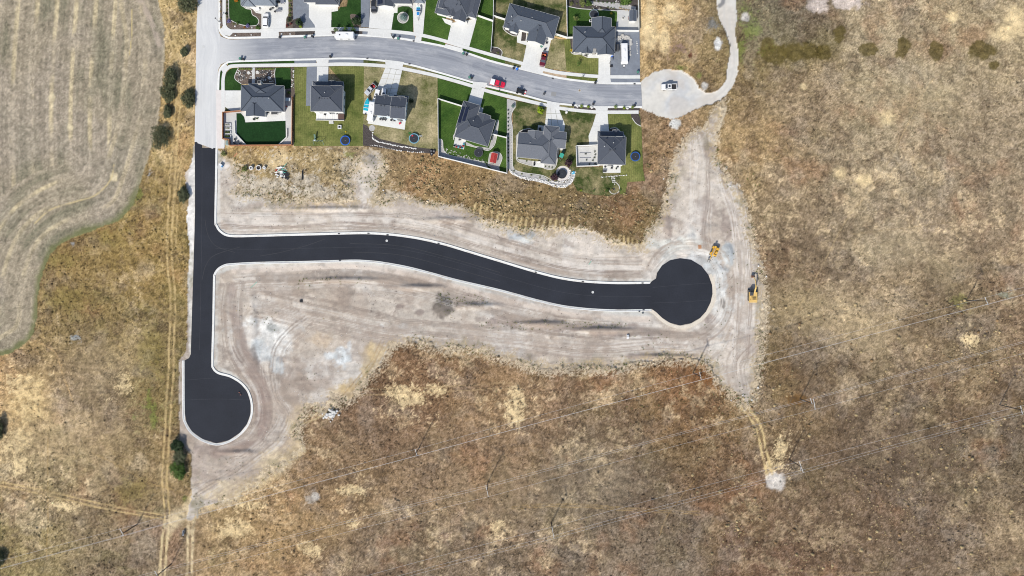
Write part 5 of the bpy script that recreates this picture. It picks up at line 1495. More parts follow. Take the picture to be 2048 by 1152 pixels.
def wheels(o, xs, y, r, w=0.24, z=None):
    for x in xs:
        for s in (-1, 1):
            t = MB().cyl((x, s * y - w / 2 * s, r), (x, s * y + w / 2 * s, r), r, r, 16).build("wheel", m_tyre, o, True)
            MB().cyl((x, s * y + w * .4 * s, r), (x, s * y + w * .54 * s, r), r * .62, r * .55, 10).build("rim", m_rim, t)

def cabin(o, a, za, b, zb, m, glass=True, rear=True):
    """Cabin (x0, x1, half width at belt) to roof (x0, x1, half width) with glass on its faces."""
    MB().frustum((a[0], a[1], -a[2], a[2]), za, (b[0], b[1], -b[2], b[2]), zb).build("cabin", m, o)
    L = lambda p, q, t: tuple(p[i] + (q[i] - p[i]) * t for i in range(3))
    A = {k: v for k, v in zip(("rl", "rr", "fr", "fl"), [(a[0], -a[2], za), (a[0], a[2], za), (a[1], a[2], za), (a[1], -a[2], za)])}
    B = {k: v for k, v in zip(("rl", "rr", "fr", "fl"), [(b[0], -b[2], zb), (b[0], b[2], zb), (b[1], b[2], zb), (b[1], -b[2], zb)])}
    def pane(nm, p, q, off):
        c0, c1, c2, c3 = A[p], A[q], B[q], B[p]
        e = lambda u, v: Vector(L(L(c0, c1, u), L(c3, c2, u), v)) + Vector(off)
        MB().rings([[e(.06, .08), e(.94, .08), e(.94, .9), e(.06, .9)], [e(.06, .08) + Vector(off), e(.94, .08) + Vector(off), e(.94, .9) + Vector(off), e(.06, .9) + Vector(off)]]).build(nm, m_glass, o)
    pane("windscreen", "fl", "fr", (.014, 0, .014))
    if rear:
        pane("rear_window", "rr", "rl", (-.014, 0, .010))
    pane("side_window", "rl", "fl", (0, -.014, .006))
    pane("side_window", "fr", "rr", (0, .014, .006))

def body(o, L, W, m, prof):
    """Lower body lofted over stations (x, half width, bottom, top) with chamfered shoulders."""
    rs = []
    for x, hw, z0, z1 in prof:
        rs.append([(x, -hw, z0), (x, -hw, z1 - .12), (x, -hw + .12, z1), (x, hw - .12, z1), (x, hw, z1 - .12), (x, hw, z0)])
    return MB().rings(rs).build("body", m, o, False)

def lights(o, xf, xr, y, z):
    for s in (-1, 1):
        MB().box((xf, s * y, z), (.10, .34, .16)).build("headlight", m_lamp, o)
        MB().box((xr, s * y, z + .12), (.08, .2, .26)).build("tail_light", m_tail, o)
        MB().box((xf - 1.65, s * (y + .35), z + .3), (.14, .2, .14)).build("mirror", m_dkgrey, o)

def suv(label, px, py, hd, m, L=4.6, W=1.85, H=1.72, sunroof=False, rack=False, name="car", cat="car"):
    o = thing(name, label, cat, P(px, py, 1.0), hd, z=0.13)
    h, w = L / 2, W / 2
    body(o, L, W, m, [(-h, w * .86, .35, .92), (-h + .12, w, .28, 1.0), (h - 1.25, w, .26, 1.02), (h - .35, w * .95, .28, .95), (h, w * .72, .36, .78)])
    cabin(o, (-h + .18, h - 1.15, w * .95), 1.0, (-h + .55, h - 1.95, w * .80), H, m)
    MB().box(((-h + .55 + h - 1.95) / 2, 0, H + .012), (L - 2.6, W * .74, .03)).build("roof_panel", m, o)
    if sunroof:
        MB().box((h - 2.35, 0, H + .03), (.62, W * .42, .03)).build("sunroof", m_glass, o)
    if rack:
        for s in (-1, 1):
            MB().box((-.3, s * W * .34, H + .07), (L * .48, .05, .06)).build("roof_rail", m_dkgrey, o)
    wheels(o, (-h + .85, h - .92), w - .08, .34)
    lights(o, h - .12, -h + .02, w * .66, .68)
    return o

def pickup(label, px, py, hd, m, L=5.4, W=1.95, H=1.80, bed='open', load=None, sunroof=False, name="pickup_truck"):
    o = thing(name, label, "pickup truck", P(px, py, 1.0), hd, z=0.13)
    h, w = L / 2, W / 2
    bl = L * .33                                  # bed length
    body(o, L, W, m, [(-h + bl + .02, w, .34, 1.06), (h - 1.3, w, .34, 1.06), (h - .3, w * .96, .36, 1.0), (h, w * .80, .42, .86)])
    x0, x1 = -h, -h + bl
    b_ = MB()
    b_.box(((x0 + x1) / 2, 0, .55), (bl, W * .96, .30))
    for s in (-1, 1):
        b_.box(((x0 + x1) / 2, s * (w - .06), .88), (bl, .12, .40))
    b_.box((x0 + .05, 0, .86), (.10, W * .86, .38))
    bd = b_.build("cargo_bed", m, o)
    MB().box(((x0 + x1) / 2 + .03, 0, .725), (bl - .2, W - .28, .05)).build("bed_floor", m_liner, bd)
    if bed == 'cap':
        MB().frustum((x0 + .02, x1 - .02, -w + .03, w - .03), 1.07, (x0 + .18, x1 - .06, -w + .2, w - .2), H - .02).build("bed_cap", PW, o)
    if bed == 'cover':
        MB().box(((x0 + x1) / 2, 0, 1.10), (bl - .05, W - .2, .04)).build("bed_cover", m_liner, o)
    if load is not None:
        r_ = random.Random(5)
        ld = MB()
        for k in range(5):
            ld.box(((x0 + x1) / 2 + r_.uniform(-.45, .45), r_.uniform(-.4, .4), .95), (r_.uniform(.35, .8), r_.uniform(.3, .7), .4), r_.uniform(0, 3))
        ld.build("load", load, o)
    cabin(o, (-h + bl + .05, h - 1.25, w * .93), 1.05, (-h + bl + .2, h - 2.0, w * .76), H, m)
    if sunroof:
        MB().box((h - 2.5, 0, H + .02), (.7, W * .44, .03)).build("sunroof", m_glass, o)
    wheels(o, (-h + bl * .52, h - .98), w - .10, .39, .27)
    lights(o, h - .10, -h - .01, w * .68, .78)
    MB().box((h + .02, 0, .52), (.12, W * .84, .18)).build("bumper", m_rim, o)
    return o

def camper(label, px, py, hd, L, W=2.3, H=2.7, kind=0, name="camper_trailer"):
    o = thing(name, label, "camper trailer", P(px, py, 1.4), hd, z=0.12)
    h, w = L / 2, W / 2
    pr = [(-h, .55), (h - .9, .55), (h, .95), (h, H - .55), (h - .55, H), (-h + .15, H), (-h, H - .15)]
    MB().rings([[(x, -w + .04, z) for x, z in pr], [(x, -w, z) for x, z in [(x * .995, z) for x, z in pr]][:], [(x, w, z) for x, z in pr]]).build("body", PW, o)
    MB().box((0, 0, H + .015), (L - 1.0, W - .16, .03)).build("roof_membrane", PW, o)
    MB().box((-h * .25, 0, H + .14), (.8, .6, .22)).build("air_conditioner", PW if kind else m_dkgrey, o)
    MB().box((h * .5, 0, H + .07), (.4, .4, .1)).build("roof_hatch", m_dkgrey if kind == 2 else PW, o)
    for s in (-1, 1):
        for k in range(2):
            MB().box((-h * .45 + k * h * .85, s * w, 1.75), (.8, .05, .5)).build("window", m_glass, o)
    wheels(o, (-.75, .05), w - .16, .34)
    t = MB()
    t.cyl((h - .2, -.5, .55), (h + 1.1, 0, .5), .05); t.cyl((h - .2, .5, .55), (h + 1.1, 0, .5), .05)
    t.build("tow_bar", m_black, o)
    MB().box((h + .45, 0, .75), (.35, .55, .45)).build("gas_bottle_cover", PW, o)
    return o

def boat(label, px, py, hd, L, W, hull, cover=None, inner=None):
    o = thing("motor_boat", label, "boat", P(px, py, 1.0), hd, z=0.12)
    h, w = L / 2, W / 2
    st = [(-h, .92, 1.0), (-h * .3, 1.0, 1.02), (h * .25, .92, 1.08), (h * .62, .62, 1.16), (h * .86, .30, 1.24), (h, .04, 1.30)]
    rs = []
    for x, k, zt in st:
        rs.append([(x, -w * k, zt), (x, -w * k * .9, zt - .35), (x, -w * k * .4, .55 + (.3 if x > h * .6 else 0)), (x, w * k * .4, .55 + (.3 if x > h * .6 else 0)), (x, w * k * .9, zt - .35), (x, w * k, zt)])
    MB().rings(rs).build("hull", hull, o)
    if cover is not None:
        rs = []
        for x, k, zt in [(-h * .62, .93, 1.03), (-h * .1, .95, 1.06), (h * .25, .86, 1.12), (h * .62, .56, 1.19), (h * .90, .14, 1.27)]:
            rs.append([(x, -w * k, zt), (x, -w * k * .5, zt + .22), (x, 0, zt + .30), (x, w * k * .5, zt + .22), (x, w * k, zt)])
        MB().rings(rs).build("cover", cover, o)
        MB().box((-h * .30, 0, 1.39), (.16, W * .9, .05)).build("strap", PW, o)
        MB().box((h * .12, 0, 1.40), (.14, W * .86, .05)).build("strap", PW, o)
    else:
        MB().box((-h * .30, 0, 1.05), (L * .42, W * .72, .08)).build("cockpit_floor", inner, o)
        MB().box((h * .08, 0, 1.22), (.10, W * .82, .34)).build("windscreen", m_glass, o)
        for s in (-1, 1):
            MB().box((-h * .12, s * W * .2, 1.2), (.55, .5, .4)).build("seat", m_vblue, o)
            MB().box((-h * .62, s * W * .2, 1.18), (.5, .55, .34)).build("seat", PW, o)
        MB().frustum((h * .2, h * .7, -w * .6, w * .6), 1.12, (h * .25, h * .66, -w * .42, w * .42), 1.24).build("fore_deck", m_vblue, o)
    MB().box((-h - .16, 0, .95), (.35, .4, .9)).build("outboard_motor", m_dkgrey, o)
    t = MB()
    for s in (-1, 1):
        t.cyl((-h * .7, s * w * .5, .5), (h * .7, s * w * .3, .5), .05)
        t.cyl((h * .7, s * w * .3, .5), (h + .9, 0, .5), .05)
    t.build("trailer_frame", m_steel, o)
    wheels(o, (-h * .25,), w - .06, .32, .2)
    return o

UP, DOWN = ang(0, -1), ang(0, 1)
suv("white estate car on the patio beside the corner lawn", 531.5, 40.5, ang(.03, -1), PW, 4.7)
suv("black car with roof rails on the drive of the gabled solar house", 747.5, 13, ang(0, 1), PBLK, 4.2, 1.8, rack=True)
suv("white sports utility car nearer the teal boat on the long drive", 754, 190.5, ang(-.25, 1), PW, 4.6, 1.85, sunroof=True)
suv("white sports utility car nearer the gabled house wall on the long drive", 768, 188.5, ang(-.12, 1), PW, 4.6, 1.85, sunroof=True)
pickup("maroon pickup with orange load on the drive under the turned slate roofed house", 1086.5, 119, ang(-.22, 1), PMAR, 4.6, 1.8, load=mat("orange_tarp", (.62, .14, .06), .8, .2, 2))
pickup("red pickup with white bed cap parked at the south kerb", 995, 166.5, ang(1, .27), PRED, 5.0, 1.95, bed='cap')
pickup("white crew cab pickup with black bed on the gravel turnaround", 1338, 173.5, ang(-1, .02), PW, 5.0, 1.95, sunroof=True)
pickup("silver pickup with red load parked on the dry grass", 740.8, 178.5, ang(-.69, .73), PSIL, 4.4, 1.75, load=mat("red_cans", (.5, .05, .05), .6, .2, 2))
camper("white camper trailer parked at the north kerb", 690.5, 72.5, ang(-1, -.01), 6.1, 2.2, kind=2)
camper("long white camper trailer on the gravel pad by the slate hip house", 1248, 108, ang(.02, 1), 6.7, 2.1, 2.3, kind=1)
camper("white camper trailer between the teal covered boat and the gabled house", 743.5, 222.5, ang(.16, -1), 6.6, 2.0, 2.4, kind=1)
boat("speedboat with blue seats on a trailer in front of the small garage", 836.5, 21.5, ang(-.02, 1), 4.6, 1.6, PW, None, mat("boat_carpet", (.10, .32, .36), .8, .2, 3))
boat("white motor boat under a teal canvas cover", 733.8, 211.5, ang(.16, -1), 5.4, 2.0, PW, m_teal)

# black utility trailer beside the slate house
o = thing("utility_trailer", "covered black utility trailer against the slate hip house", "trailer", P(1234, 95.5, .7), UP, z=.12)
MB().box((0, 0, .5), (2.4, 1.4, .12)).build("deck", m_black, o)
MB().frustum((-1.2, 1.2, -.7, .7), .56, (-1.0, 1.0, -.5, .5), 1.1).build("cover", m_dkgrey, o)
wheels(o, (0,), .72, .28, .18)
MB().cyl((1.2, 0, .5), (1.9, 0, .45), .05).build("tow_bar", m_steel, o)

# black buggy and red cool box at the kerb
o = thing("buggy", "black open off-road buggy parked at the south kerb", "buggy", P(1040.5, 182.5, .8), ang(1, .25), z=0)
MB().frustum((-1.3, 1.4, -.6, .6), .35, (-1.2, 1.1, -.55, .55), .75).build("body", PBLK, o)
MB().frustum((.6, 1.45, -.55, .55), .75, (.7, 1.25, -.42, .42), .95).build("hood", PBLK, o)
c_ = MB()
for s in (-1, 1):
    c_.tube([(-1.1, s * .6, .7), (-.8, s * .55, 1.7), (.4, s * .55, 1.7), (.8, s * .6, .8)], .04)
for x in (-.8, .4):
    c_.cyl((x, -.55, 1.7), (x, .55, 1.7), .04)
c_.build("roll_cage", m_black, o)
for s in (-1, 1):
    MB().box((-.35, s * .28, .95), (.5, .42, .5)).build("seat", m_dkgrey, o)
MB().box((-.2, 0, 1.74), (.9, 1.0, .03)).build("roof_panel", PBLK, o)
wheels(o, (-.95, 1.0), .72, .36, .3)
o = thing("trailer", "low black flat trailer beside the kerb with black wheels", "trailer", P(1036.5, 188.5, .3), ang(1, .25)) if False else None
o = thing("cool_box", "small red box standing behind the black buggy", "box", P(1050.6, 184.5, .4), ang(1, -2.2))
MB().box((0, 0, .25), (.95, .5, .5)).build("box", mat("red_plastic", (.55, .04, .05), .4, .1, 2), o)
MB().box((0, 0, .53), (.5, .52, .06)).build("lid", PW, o)
o = thing("hand_cart", "small dark hand cart alone on the grey road", "cart", P(1088.5, 187.2, .4), ang(.5, -1))
MB().frustum((-.35, .35, -.25, .25), .35, (-.5, .5, -.34, .34), .65).build("tray", m_dkgrey, o)
MB().box((0, 0, .58), (.5, .36, .1)).build("load", m_rim, o)
wheels(o, (.35,), .3, .18, .1)
for s in (-1, 1):
    MB().cyl((-.4, s * .25, .55), (-1.0, s * .25, .75), .03).build("handle", m_black, o)

# ------------------------------------------------------------------ site machines
o = thing("excavator", "yellow tracked excavator with its arm stretched out at the east edge of the site", "excavator", P(1505, 590, .8), ang(.0, -1), z=.05)
for s in (-1, 1):
    pr = [(-1.9, .35), (-1.6, .05), (1.6, .05), (1.9, .35), (1.65, .8), (-1.65, .8)]
    t = MB().rings([[(x, s * 1.15 - .28, z) for x, z in pr], [(x, s * 1.15 + .28, z) for x, z in pr]]).build("track", m_tyre, o)
    for k in range(9):
        MB().box((-1.5 + k * .375, s * 1.15, .83), (.2, .6, .05)).build("track_pad", m_steel, t)
MB().cyl((0, 0, .6), (0, 0, 1.0), .8, .8, 16).build("turntable", m_steel, o)
MB().frustum((-2.1, 1.0, -1.3, 1.3), 1.0, (-2.0, .9, -1.25, 1.25), 1.85).build("upper_body", m_yel_lt, o)
MB().frustum((-2.5, -1.5, -1.3, 1.3), 1.05, (-2.35, -1.5, -1.15, 1.15), 2.1).build("counterweight", m_yel_lt, o)
MB().box((-1.2, .0, 2.0), (.9, 1.6, .3)).build("engine_hood", m_yel_lt, o)
for k in range(3):
    MB().box((-1.45 + k * .28, -.1, 2.17), (.12, 1.1, .05)).build("grille", m_black, o)
MB().frustum((-.3, 1.25, .25, 1.25), 1.2, (-.2, .95, .32, 1.15), 2.75).build("cab", m_glass, o)
MB().box((.38, .74, 2.78), (1.1, .86, .08)).build("cab_roof", m_dkgrey, o)
bm_ = MB()
bm_.cyl((.5, -.35, 1.5), (2.6, -.45, 3.0), .30, .24, 6); bm_.cyl((2.6, -.45, 3.0), (4.6, -.5, 2.7), .24, .18, 6)
bm_.build("boom", m_yel_lt, o)
MB().cyl((4.4, -.5, 2.8), (6.0, -.25, 1.5), .18, .13, 6).build("stick", m_yel_lt, o)
MB().cyl((1.2, -.4, 1.9), (2.5, -.42, 2.6), .09, .09, 6).build("hydraulic_cylinder", m_steel, o)
MB().cyl((3.2, -.46, 3.15), (4.5, -.5, 3.0), .08, .08, 6).build("hydraulic_cylinder", m_steel, o)
pr = [(6.0, 1.5), (6.5, 1.2), (6.45, .5), (5.9, .25), (5.75, .4), (6.1, .8)]
MB().rings([[(x, .35, z) for x, z in pr], [(x, -.65, z) for x, z in pr]]).build("bucket", mat("rusty_bucket", (.16, .08, .05), .7, .3, 3), o)

o = thing("telehandler", "yellow telehandler with its boom lowered beside the gravel heap", "telehandler", P(1429, 503, 1.0), ang(-.42, 1), z=.05)
MB().frustum((-1.8, 1.5, -.8, .8), .55, (-1.7, 1.3, -.75, .75), 1.25).build("chassis", m_yel, o)
MB().frustum((-1.7, -.2, -.05, 1.05), 1.0, (-1.5, -.3, .05, .95), 1.75).build("engine_cover", m_yel, o)
MB().frustum((-.1, 1.1, .15, 1.0), 1.1, (0, .8, .22, .9), 2.3).build("cab", m_glass, o)
MB().box((.4, .56, 2.34), (.9, .74, .08)).build("cab_roof", m_yel, o)
b_ = MB().cyl((-1.5, -.45, 2.0), (2.2, -.45, 1.35), .24, .2, 6).build("boom", m_yel, o)
MB().box((.3, -.45, 1.93), (2.6, .26, .05), M=Matrix.Rotation(math.atan2(.65, 3.7), 3, 'Y')).build("boom_rail", m_rim, b_)
MB().cyl((2.1, -.45, 1.4), (3.3, -.45, 1.1), .15, .13, 6).build("inner_boom", m_yel_lt, o)
MB().frustum((-1.9, -1.1, -.85, -.1), 1.5, (-1.8, -1.2, -.78, -.2), 2.25).build("boom_pivot", m_yel, o)
MB().box((3.4, -.45, .8), (.12, 1.1, .7)).build("fork_carriage", m_black, o)
for s in (-1, 1):
    MB().box((3.95, -.45 + s * .35, .42), (1.1, .12, .06)).build("fork", m_steel, o)
for x in (-1.25, 1.1):
    for s in (-1, 1):
        t = MB().cyl((x, s * .8, .58), (x, s * 1.2, .58), .58, .58, 14).build("wheel", m_tyre, o, True)
        MB().cyl((x, s * 1.19, .58), (x, s * 1.24, .58), .3, .3, 10).build("rim", m_yel, t)
        MB().box((x, s * 1.0, 1.2), (1.0, .45, .06)).build("mudguard", m_yel, o)
for k in range(3):
    MB().box((-1.62, -.45 + .45 * k, 1.35), (.3, .28, .3)).build("tool_box", m_yel, o)

o.scale = (.92,) * 3

# ------------------------------------------------------------------ trampolines, bins, drains
def trampoline(label, px, py, r, rim, mat_=None, net=False, ladder=False):
    o = thing("trampoline", label, "trampoline", P(px, py, .7))
    z = .75
    MB().disc((0, 0), r * .86, z, 32).build("jumping_mat", mat_ or m_black, o)
    MB().ring((0, 0), r * .84, r, z - .03, z + .05, 32).build("rim_pad", rim, o)
    for k in range(6):
        a = k * math.pi / 3
        MB().cyl((r * .95 * math.cos(a), r * .95 * math.sin(a), -.1), (r * .95 * math.cos(a), r * .95 * math.sin(a), z), .04).build("leg", m_steel, o)
    MB().disc((0, 0), .10, z + .012, 12).build("centre_mark", m_rim, o)
    if ladder:
        l_ = MB()
        for s in (-.2, .2):
            l_.cyl((r * .9 + .1, .3 + s + .4, .9), (r + 1.0, .9 + s, .05), .07)
        for k in range(4):
            t = k / 4
            l_.cyl((r * .9 + .1 + t * (.9), .5 + t * .35, .9 - t * .8), (r * .9 + .1 + t * .9, .9 + t * .2, .9 - t * .8), .05)
        l_.build("ladder", m_white, o)
        MB().box((-.5, .9, z + .1), (.5, .35, .2), .4).build("pad", mat("red_plastic", (.55, .04, .05), .4, .1, 2), o)
    return o
m_mat = mat("jump_mat", (.022, .024, .03), .8, .12, 2)
RB = mat("blue_rim_pad", (.02, .10, .42), .5, .12, 1.5)
trampoline("bright blue rimmed trampoline at the foot of the two storey house's lawn", 690.5, 281, 1.62, RB, m_mat)
trampoline("trampoline with pale blue rim and white ladder on the dry yard", 828, 277, 1.70, mat("pale_blue_rim", S(120, 170, 190), .5, .1, 2), m_mat, ladder=True)
trampoline("dark grey trampoline near the red roofed playhouse", 957, 305.5, 1.50, m_dkgrey, m_mat)
trampoline("black trampoline on the round paved terrace between two plum trees", 1124, 348, 1.55, m_black, m_mat)
trampoline("blue rimmed trampoline on the lawn east of the square house", 1270.5, 313, 1.60, mat("mid_blue_rim", S(50, 100, 180), .5, .15, 2), m_mat)
trampoline("grey rimmed trampoline behind the slate hip house", 1188, 28.5, 1.58, mat("grey_rim", S(126, 138, 142), .5, .1, 2), m_mat)

def bin_proto(col, name="wheelie_bin"):
    o = thing(name, "bin", "bin", (0, 0), group="wheeled bins along the street")
    MB().frustum((-.24, .24, -.24, .24), .08, (-.31, .33, -.30, .30), .95).build("body", col, o)
    MB().frustum((-.34, .37, -.33, .33), .96, (-.28, .30, -.27, .27), 1.06).build("lid", col, o)
    for s in (-1, 1):
        MB().cyl((-.26, s * .2, .12), (-.26, s * .28, .12), .12, .12, 10).build("wheel", m_tyre, o)
    MB().cyl((-.37, -.25, .95), (-.37, .25, .95), .03).build("handle", m_black, o)
    return o
BINC = {'k': mat("bin_black", (.025, .026, .028), .6, .2, 2), 't': mat("bin_teal", S(84, 140, 124), .6, .12, 2), 'b': mat("bin_blue", (.02, .14, .62), .5, .1, 2)}
first = {}
for px, py, c, lab in ((560, 74.5, 'k', "black wheeled bin at the west end of the dark verge by the white house"), (610, 74.5, 't', "teal wheeled bin beside the dark verge in front of the gravel pad"), (625, 73, 'k', "black wheeled bin at the foot of the wide drive of the white house"),
                       (480.5, 117.5, 't', "teal wheeled bin near the corner on the south kerb"), (487, 118.5, 'k', "black wheeled bin near the corner on the south kerb"), (661, 113.5, 'k', "single black wheeled bin by the drive of the two storey deck house"),
                       (787, 74.5, 'k', "black wheeled bin in front of the ringed spruce lawn"), (796.5, 77.5, 't', "teal wheeled bin in front of the ringed spruce lawn"), (926.5, 107.5, 't', "teal wheeled bin at the drive of the many gabled house"),
                       (933, 109, 'k', "black wheeled bin at the drive of the many gabled house"), (939, 155, 't', "teal wheeled bin by the drive of the solar panel house"), (943.5, 156.5, 'k', "black wheeled bin by the drive of the solar panel house"),
                       (1027.5, 136.5, 'k', "black wheeled bin next to a blue one on the north kerb"), (1034, 138.5, 'b', "bright blue wheeled bin on the north kerb"), (1190.5, 166, 'k', "black wheeled bin at the drive of the slate hip house"),
                       (1146, 210.5, 'k', "black wheeled bin west of the young shrubs on the south kerb"), (1186.5, 208, 'k', "black wheeled bin between the young shrubs and the square house's drive"), (1269, 211.5, 'k', "black wheeled bin near the turnaround on the south kerb"),
                       (1275.5, 144.5, 't', "green wheeled bin on the gravel pad corner near the turnaround"), (1223.5, 111.5, 'b', "bright blue bin at the garage corner of the slate hip house"), (1083, 93, 't', "teal bin beside the side drive of the turned slate house")):
    if c not in first:
        first[c] = bin_proto(BINC[c])
        o = first[c]
        o.location = (*P(px, py, .5), .06 if py > 60 else .12)
        o.rotation_euler = (0, 0, random.uniform(0, 3))
        o["label"] = lab
    else:
        copy_thing(first[c], P(px, py, .5), random.uniform(0, 3), lab, z=.06)

first_d = None
for px, py, a, lab in ((827.5, 82, 9, "dark kerb drain beside the boat drive"), (735, 117, 2, "dark kerb drain at the dry verge west of the long drive"), (819, 128, 10, "dark kerb drain east of the long drive"), (1105.5, 157, 12, "dark kerb drain at the bare earth verge"),
                       (1269, 167.5, 0, "dark kerb drain beside the gravel strip near the turnaround"), (678, 467, -1, "dark kerb drain on the new street's north kerb, first from the junction"), (737, 466.5, 1, "dark kerb drain on the new street's north kerb, second from the junction"),
                       (680, 521.5, -1, "dark kerb drain on the new street's south kerb opposite the first"), (877, 487.5, 13, "dark kerb drain on the new street's north kerb where it starts to bend"), (1071.5, 544.5, 15, "dark kerb drain on the new street's north kerb past the middle of the bend"),
                       (1165.5, 563, 6, "dark kerb drain on the new street's north kerb, second before the circle"), (1285, 566, 0, "dark kerb drain on the north kerb right before the turning circle"), (1287, 620, 0, "dark kerb drain on the south kerb right before the turning circle"),
                       (775, 470, 3, "dark kerb drain on the new street's north kerb above the manhole")):
    if first_d is None:
        o = thing("drain_inlet", lab, "drain", P(px, py), -math.radians(a), group="kerb drains", z=.12)
        MB().box((0, 0, -.01), (.68, .42, .10)).build("frame", m_black, o)
        for k in range(4):
            MB().box((-.24 + k * .16, 0, .05), (.07, .36, .04)).build("grate_bar", m_steel, o)
        first_d = o
    else:
        copy_thing(first_d, P(px, py), -math.radians(a), lab)
def manhole(label, px, py, m, r=.38, z=.006):
    o = thing("manhole_cover", label, "manhole cover", P(px, py), z=z)
    MB().cyl((0, 0, -.05), (0, 0, .02), r, r, 20).build("cover", m, o)
    MB().ring((0, 0), r, r + .12, -.05, .015, 20).build("collar", m_conc_grey, o)
manhole("pale manhole cover on the new street below the first bend", 773.5, 481.5, m_conc_grey, .28)
manhole("pale manhole cover on the new street near the turning circle", 1185.5, 584.5, m_conc_grey, .3)
manhole("dull manhole cover on the pale north-south road", 406.5, 93.5, m_conc_grey, .32, .045)
manhole("dull manhole cover near the middle of the grey road", 1159, 181, mat("rusty_iron", (.2, .15, .1), .8, .2, 3), .36, .075)
slab("asphalt_patch", [(1103, 183.5), (1113, 184.5), (1111.5, 193), (1102, 191.5)], .066, mat("asphalt_patch", S(150, 150, 150), .9, .06, 1), .02)
# ------------------------------------------------------------------ plants
def leaf_mat(name, rgb, var=.35):
    return mat("leaf_" + name, rgb, .75, var, 1.2, 4, spec=.25, fine=(5, .25), coords='World')
LF = {'dark': leaf_mat("dark_sage", S(92, 96, 68)), 'green': leaf_mat("green", S(84, 110, 46)), 'lime': leaf_mat("lime", S(136, 160, 30)), 'plum': leaf_mat("plum", S(66, 44, 50)), 'blue': leaf_mat("spruce_blue", S(120, 146, 140)),
      'red': leaf_mat("red_barberry", S(110, 46, 44)), 'olive': leaf_mat("olive", S(122, 130, 74)), 'lav': leaf_mat("lavender", S(124, 118, 168)), 'yellow': leaf_mat("yellow", S(214, 186, 44)), 'tan': leaf_mat("dry_grass_clump", S(206, 176, 112)),
      'orange': leaf_mat("orange_flower", S(206, 132, 36)), 'deep': leaf_mat("deep_green", S(48, 66, 36)), 'straw': leaf_mat("straw", S(204, 180, 136))}
m_bark = mat("bark", (.06, .045, .035), .9, .3, 4)

def crown_mesh(name, lobes, n, leaf, m, seed):
    """Many small leaf faces spread through a few overlapping lobes."""
    r = np.random.default_rng(seed)
    L = np.array(lobes, dtype=np.float32)
    vol = L[:, 3] * L[:, 4] * L[:, 5]
    k = r.choice(len(L), n, p=vol / vol.sum())
    d = r.normal(size=(n, 3)); d /= np.linalg.norm(d, axis=1, keepdims=True)
    rad = r.uniform(.35, 1.0, (n, 1)) ** .6 * (1 + .18 * np.sin(d[:, :1] * 5 + k[:, None]) + r.normal(0, .06, (n, 1)))
    c = L[k, :3] + d * rad * L[k, 3:6]
    c[:, 2] = np.maximum(c[:, 2], .05)
    nrm = d + r.normal(0, .7, (n, 3)) + np.array([0, 0, .5]); nrm /= np.linalg.norm(nrm, axis=1, keepdims=True)
    u = np.cross(nrm, r.normal(size=(n, 3))); u /= np.linalg.norm(u, axis=1, keepdims=True)
    v = np.cross(nrm, u)
    s = leaf * r.uniform(.6, 1.4, (n, 1))
    co = np.stack([c - u * s, c + v * s * .55, c + u * s, c - v * s * .55], 1).reshape(-1, 3)
    return np_mesh(name, co, np.arange(n * 4).reshape(n, 4), m)

def lobes_round(r, h, k, seed):
    q = random.Random(seed)
    out = [(0, 0, h * .5, r * .58, r * .58, h * .42)]
    for i in range(k):
        a = 2 * math.pi * i / k + q.uniform(-.3, .3)
        d_ = r * q.uniform(.38, .72)
        out.append((d_ * math.cos(a), d_ * math.sin(a), h * q.uniform(.3, .72), r * q.uniform(.26, .48), r * q.uniform(.26, .48), h * q.uniform(.22, .36)))
    return out

PL = {}
def plant(name, label, cat, px, py, r, h, kind, group=None, sx=1.0, sy=1.0, n=260, leaf=None, k=6, trunk=True, seed=None, z=.10):
    """Shrub or tree: stem with limbs and a leafy crown; r in metres."""
    sd = seed if seed is not None else random.randint(0, 5)
    key = (kind, round(r, 1), round(h, 1), n, k, sd % 3)
    if key not in PL:
        PL[key] = (crown_mesh("crown", lobes_round(r, h, k, sd), n, leaf or max(.07, r * .13), LF[kind], sd + 3), None)
        st = MB()
        st.cyl((0, 0, -.15), (0, 0, h * .55), max(.03, r * .07), max(.02, r * .04), 7)
        q = random.Random(sd)
        for i in range(4):
            a = i * 1.6 + q.random()
            st.cyl((0, 0, h * .3), (r * .5 * math.cos(a), r * .5 * math.sin(a), h * .65), max(.02, r * .04), .012, 5)
        PL[key] = (PL[key][0], st.mesh("trunk", m_bark))
    cm, tm = PL[key]
    o = thing(name, label, cat, P(px, py, h * .5), random.uniform(0, 6.28) if sx == sy else 0.0, group, z)
    c = link(bpy.data.objects.new("crown", cm), o)
    c.scale = (sx, sy, 1)
    if trunk:
        link(bpy.data.objects.new("trunk", tm), o)
    return o

